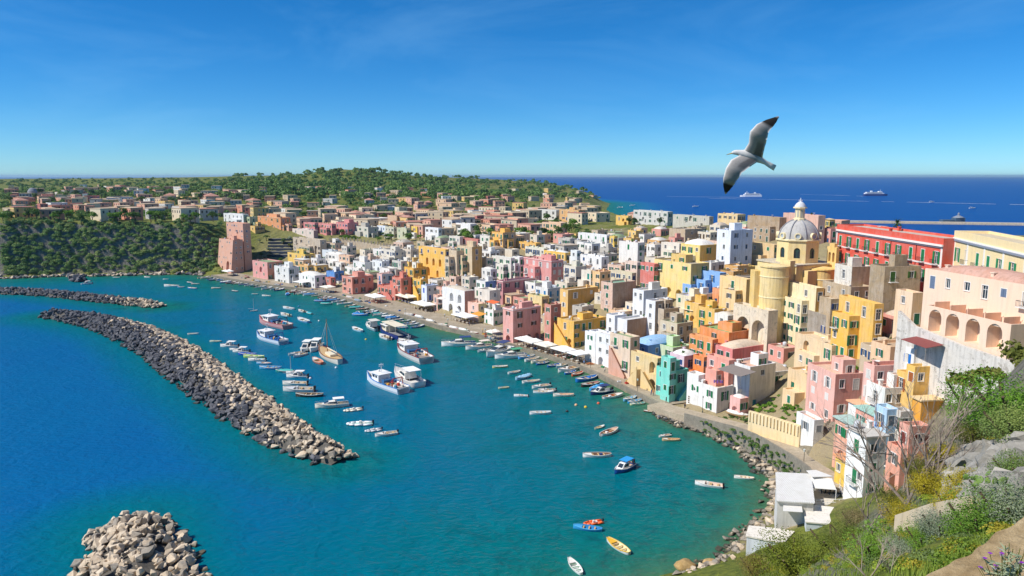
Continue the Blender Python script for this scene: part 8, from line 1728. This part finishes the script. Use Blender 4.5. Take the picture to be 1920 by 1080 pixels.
def wake(pts, w0, w1, label):
    L0 = [at_z(*p) for p in pts]; L0 = densify(L0, 25); m = MB(); l_, r_ = offset(L0, 1), offset(L0, -1); n_ = len(L0)
    for i in range(n_ - 1):
        if rq2.random() < .12: continue
        a, b = (w0 + (w1 - w0) * i / n_) / 2 * rq2.uniform(.5, 1), (w0 + (w1 - w0) * (i + 1) / n_) / 2 * rq2.uniform(.5, 1); P = lambda c, e, k: (c[0] + (e[0] - c[0]) * k, c[1] + (e[1] - c[1]) * k, .25)
        m.quad(P(L0[i], r_[i], a), P(L0[i + 1], r_[i + 1], b), P(L0[i + 1], l_[i + 1], b), P(L0[i], l_[i], a))
    tag(m.build('wake_foam', FOAM), label, 'foam', kind='stuff')
wake([(1388, 370), (1330, 369.5), (1250, 368.5)], 10, 4, 'foam wake trailing the white ferry'); wake([(1618, 368), (1560, 366), (1500, 364.5)], 10, 4, 'foam wake trailing the blue hulled ferry'); wake([(1330, 372), (1500, 375), (1700, 379), (1920, 384)], 5, 12, 'long foam streak across the far sea')
for i, (px, py, lab) in enumerate([(1186, 386, 'small white motor boat speeding on the far sea'), (1304, 388, 'tiny white boat with spray on the far sea'), (1747, 379, 'tiny white boat beyond the mole'), (1823, 391, 'white boat nearest the mole on the far sea'), (1163, 390, 'tiny sailing dot near the headland')]):
    b = boat('cruiser', (px + 4, py), (px - 4, py), '#F2F2F0', label=lab, L_=12, cat='motor boat')
q0, q1 = at_z(1540, 417), at_z(2000, 424); mo = empty('harbour_mole', (*q0, 0)); tag(mo, 'long pale stone harbour mole behind the red palace', 'mole'); m = MB(); d = Vector((q1[0] - q0[0], q1[1] - q0[1])).normalized(); ln = math.hypot(q1[0] - q0[0], q1[1] - q0[1]); m.obox((0, 0), (d.x * ln, d.y * ln), (-d.y * 14, d.x * 14), -3, 2.6); m.obox((0, 0), (d.x * ln, d.y * ln), (d.y * 5, -d.x * 5), -3, 1.2); m.build('wall', stone('#B8AC98', '#D0C4B0', .2, .6, .6), mo)
q = at_z(1796, 419); lh = empty('harbour_light', (*q, 1)); tag(lh, 'small dark domed harbour light on the mole', 'lighthouse'); m = MB(); m.box(-6, 6, -5, 5, 0, 6.5); m.box(-22, -7, -4, 4, 0, 4); m.build('base', paint('#4C6478', .6), lh); m = MB(); m.lathe([(6.5, 6.5), (6, 7.2), (2.2, 9), (1.2, 9.2), (1.2, 12), (.1, 13)], 10); m.build('roof', paint('#8A9098', .5), lh)
# ------------------------------------------------------------------ the gull
def gull():
    Yg = 11.5
    def P(zx, zy, dz): p = at_y(1300 + zx / 4.5, 180 + zy / 4.5, Yg - dz); return Vector(p)
    mb = MB(); cl = []
    base = P(470, 500, 0); GREY, WHT, BLK, DGR = (.31, .29, .27), (.70, .68, .65), (.03, .026, .022), (.13, .125, .125)
    def wing(LE, TE, bl, sgn):
        n_ = len(LE); k = 9; b = len(mb.v)
        for side_ in (1, -1):
            for i in range(n_):
                for j in range(k + 1):
                    f = j / k; x = LE[i][0] + (TE[i][0] - LE[i][0]) * f; y = LE[i][1] + (TE[i][1] - LE[i][1]) * f; ch = math.hypot(TE[i][0] - LE[i][0], TE[i][1] - LE[i][1]) / 4.5 * Yg / F; camb = ch * .10 * math.sin(math.pi * f ** .7); th = ch * .035 * math.sin(math.pi * min(1, f * 1.1 + .03)) ** .6 if i < n_ - 1 else .001
                    jag = 0
                    if j == k and i > 2: jag = (i % 2) * 5
                    mb.v.append(tuple(P(x + jag * .3, y + jag * .3, LE[i][2] + camb + side_ * th) - base))
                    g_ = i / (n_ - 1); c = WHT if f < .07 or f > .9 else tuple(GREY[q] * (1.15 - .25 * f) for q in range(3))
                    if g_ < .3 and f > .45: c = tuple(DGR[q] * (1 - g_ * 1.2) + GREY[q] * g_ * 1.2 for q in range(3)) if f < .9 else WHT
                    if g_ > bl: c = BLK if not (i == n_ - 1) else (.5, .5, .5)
                    cl.append(c)
        m_ = n_ * (k + 1)
        for i in range(n_ - 1):
            for j in range(k):
                q = (b + i * (k + 1) + j, b + i * (k + 1) + j + 1, b + (i + 1) * (k + 1) + j + 1, b + (i + 1) * (k + 1) + j); mb.f.append(q); mb.m.append(0); mb.f.append(tuple(v + m_ for v in q[::-1])); mb.m.append(0)
        for j in (0, k):
            for i in range(n_ - 1): a0 = b + i * (k + 1) + j; a1 = a0 + k + 1; mb.f.append((a0, a1, a1 + m_, a0 + m_)); mb.m.append(0)
    def dens(L_, n_):
        L_ = np.array(L_, float); t = np.linspace(0, 1, len(L_)); return [tuple(np.interp(s, t, L_[:, c]) for c in range(3)) for s in np.linspace(0, 1, n_)]
    wing(dens([(430, 455, 0), (468, 395, .1), (478, 300, .2), (535, 238, .2), (615, 200, .1), (718, 168, -.05)], 16), dens([(582, 528, 0), (596, 455, .06), (618, 375, .12), (636, 300, .14), (692, 232, .06), (723, 178, -.05)], 16), .72, 1)
    wing(dens([(392, 500, 0), (318, 538, .12), (274, 610, .2), (252, 695, .2), (252, 760, .1), (266, 826, 0)], 16), dens([(560, 545, 0), (478, 596, .08), (408, 648, .14), (350, 740, .14), (322, 775, .08), (274, 828, 0)], 16), .70, -1)
    # body: rings along the spine, flowing into head and bill
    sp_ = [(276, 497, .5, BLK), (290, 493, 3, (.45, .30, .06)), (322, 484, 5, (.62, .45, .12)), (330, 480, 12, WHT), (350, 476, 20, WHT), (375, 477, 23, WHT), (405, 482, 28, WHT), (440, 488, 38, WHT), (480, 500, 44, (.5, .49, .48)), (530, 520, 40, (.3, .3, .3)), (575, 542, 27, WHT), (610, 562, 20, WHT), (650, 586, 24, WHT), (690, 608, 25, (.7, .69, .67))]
    b = len(mb.v); n_ = 12
    for i, (x, y, r_, c) in enumerate(sp_):
        x2, y2 = sp_[min(i + 1, len(sp_) - 1)][:2]; x1, y1 = sp_[max(i - 1, 0)][:2]; d = math.hypot(x2 - x1, y2 - y1); nx_, ny_ = -(y2 - y1) / d, (x2 - x1) / d; fl = .18 if i >= 12 else .45 if i == 11 else .8
        for j in range(n_):
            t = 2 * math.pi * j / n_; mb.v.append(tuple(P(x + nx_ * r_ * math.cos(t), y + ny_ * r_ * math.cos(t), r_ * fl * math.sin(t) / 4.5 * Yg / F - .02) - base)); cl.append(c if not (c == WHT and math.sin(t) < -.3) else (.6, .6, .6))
    for i in range(len(sp_) - 1):
        for j in range(n_): q = (j + 1) % n_; mb.f.append((b + i * n_ + j, b + i * n_ + q, b + (i + 1) * n_ + q, b + (i + 1) * n_ + j)); mb.m.append(0)
    mb.f.append(tuple(b + j for j in range(n_))); mb.m.append(0); e = b + (len(sp_) - 1) * n_; mb.f.append(tuple(e + n_ - 1 - j for j in range(n_))); mb.m.append(0)
    m_, n2, bs = nodes('feathers'); at_ = n2.nodes.new('ShaderNodeAttribute'); at_.attribute_name = 'plumage'; f_ = noise(n2, pos(n2, (30, 30, 90)), 1.0, 4); n2.links.new(mixc(n2, ramp(n2, f_, (.35, 0.), (.7, .25)), at_.outputs['Color'], (.35, .34, .33), 'MULTIPLY'), bs.inputs['Base Color']); bs.inputs['Roughness'].default_value = .8; bs.inputs['Specular IOR Level'].default_value = .15
    bm_ = bmesh.new(); me_ = mb.mesh('gull', [m_], True); va = me_.color_attributes.new('plumage', 'FLOAT_COLOR', 'POINT'); va.data.foreach_set('color', np.array([(*c, 1) for c in cl], np.float32).ravel()); bm_.from_mesh(me_); bmesh.ops.recalc_face_normals(bm_, faces=bm_.faces[:]); bm_.to_mesh(me_); bm_.free()
    o = link('gull', me_, None, tuple(base)); tag(o, 'grey winged gull with black wing tips gliding in the sky', 'bird')
    eb = MB(); r_ = .004; c = P(338, 470, .022) - base; eb.lathe([(.001, -r_), (r_, 0), (.001, r_)], 6); link('eye', eb.mesh('eye', [simple('eye', '#151210', .3)]), o, tuple(c))
gull()
# ------------------------------------------------------------------ sea haze
hb = MB(); hb.box(-42000, 42000, -500, 47000, -9, 95); hm = bpy.data.materials.new('haze'); hm.use_nodes = True; hn = hm.node_tree; hn.nodes.clear(); ho = hn.nodes.new('ShaderNodeOutputMaterial'); hv = hn.nodes.new('ShaderNodeVolumePrincipled')
hv.inputs['Color'].default_value = (0.55, 0.80, 1.0, 1); hv.inputs['Density'].default_value = 0.00004; hv.inputs['Anisotropy'].default_value = 0.2; hn.links.new(hv.outputs[0], ho.inputs['Volume'])
tag(hb.build('haze', hm), 'thin blue sea haze over the whole view', 'haze', kind='stuff'); scene.cycles.volume_bounces = 0
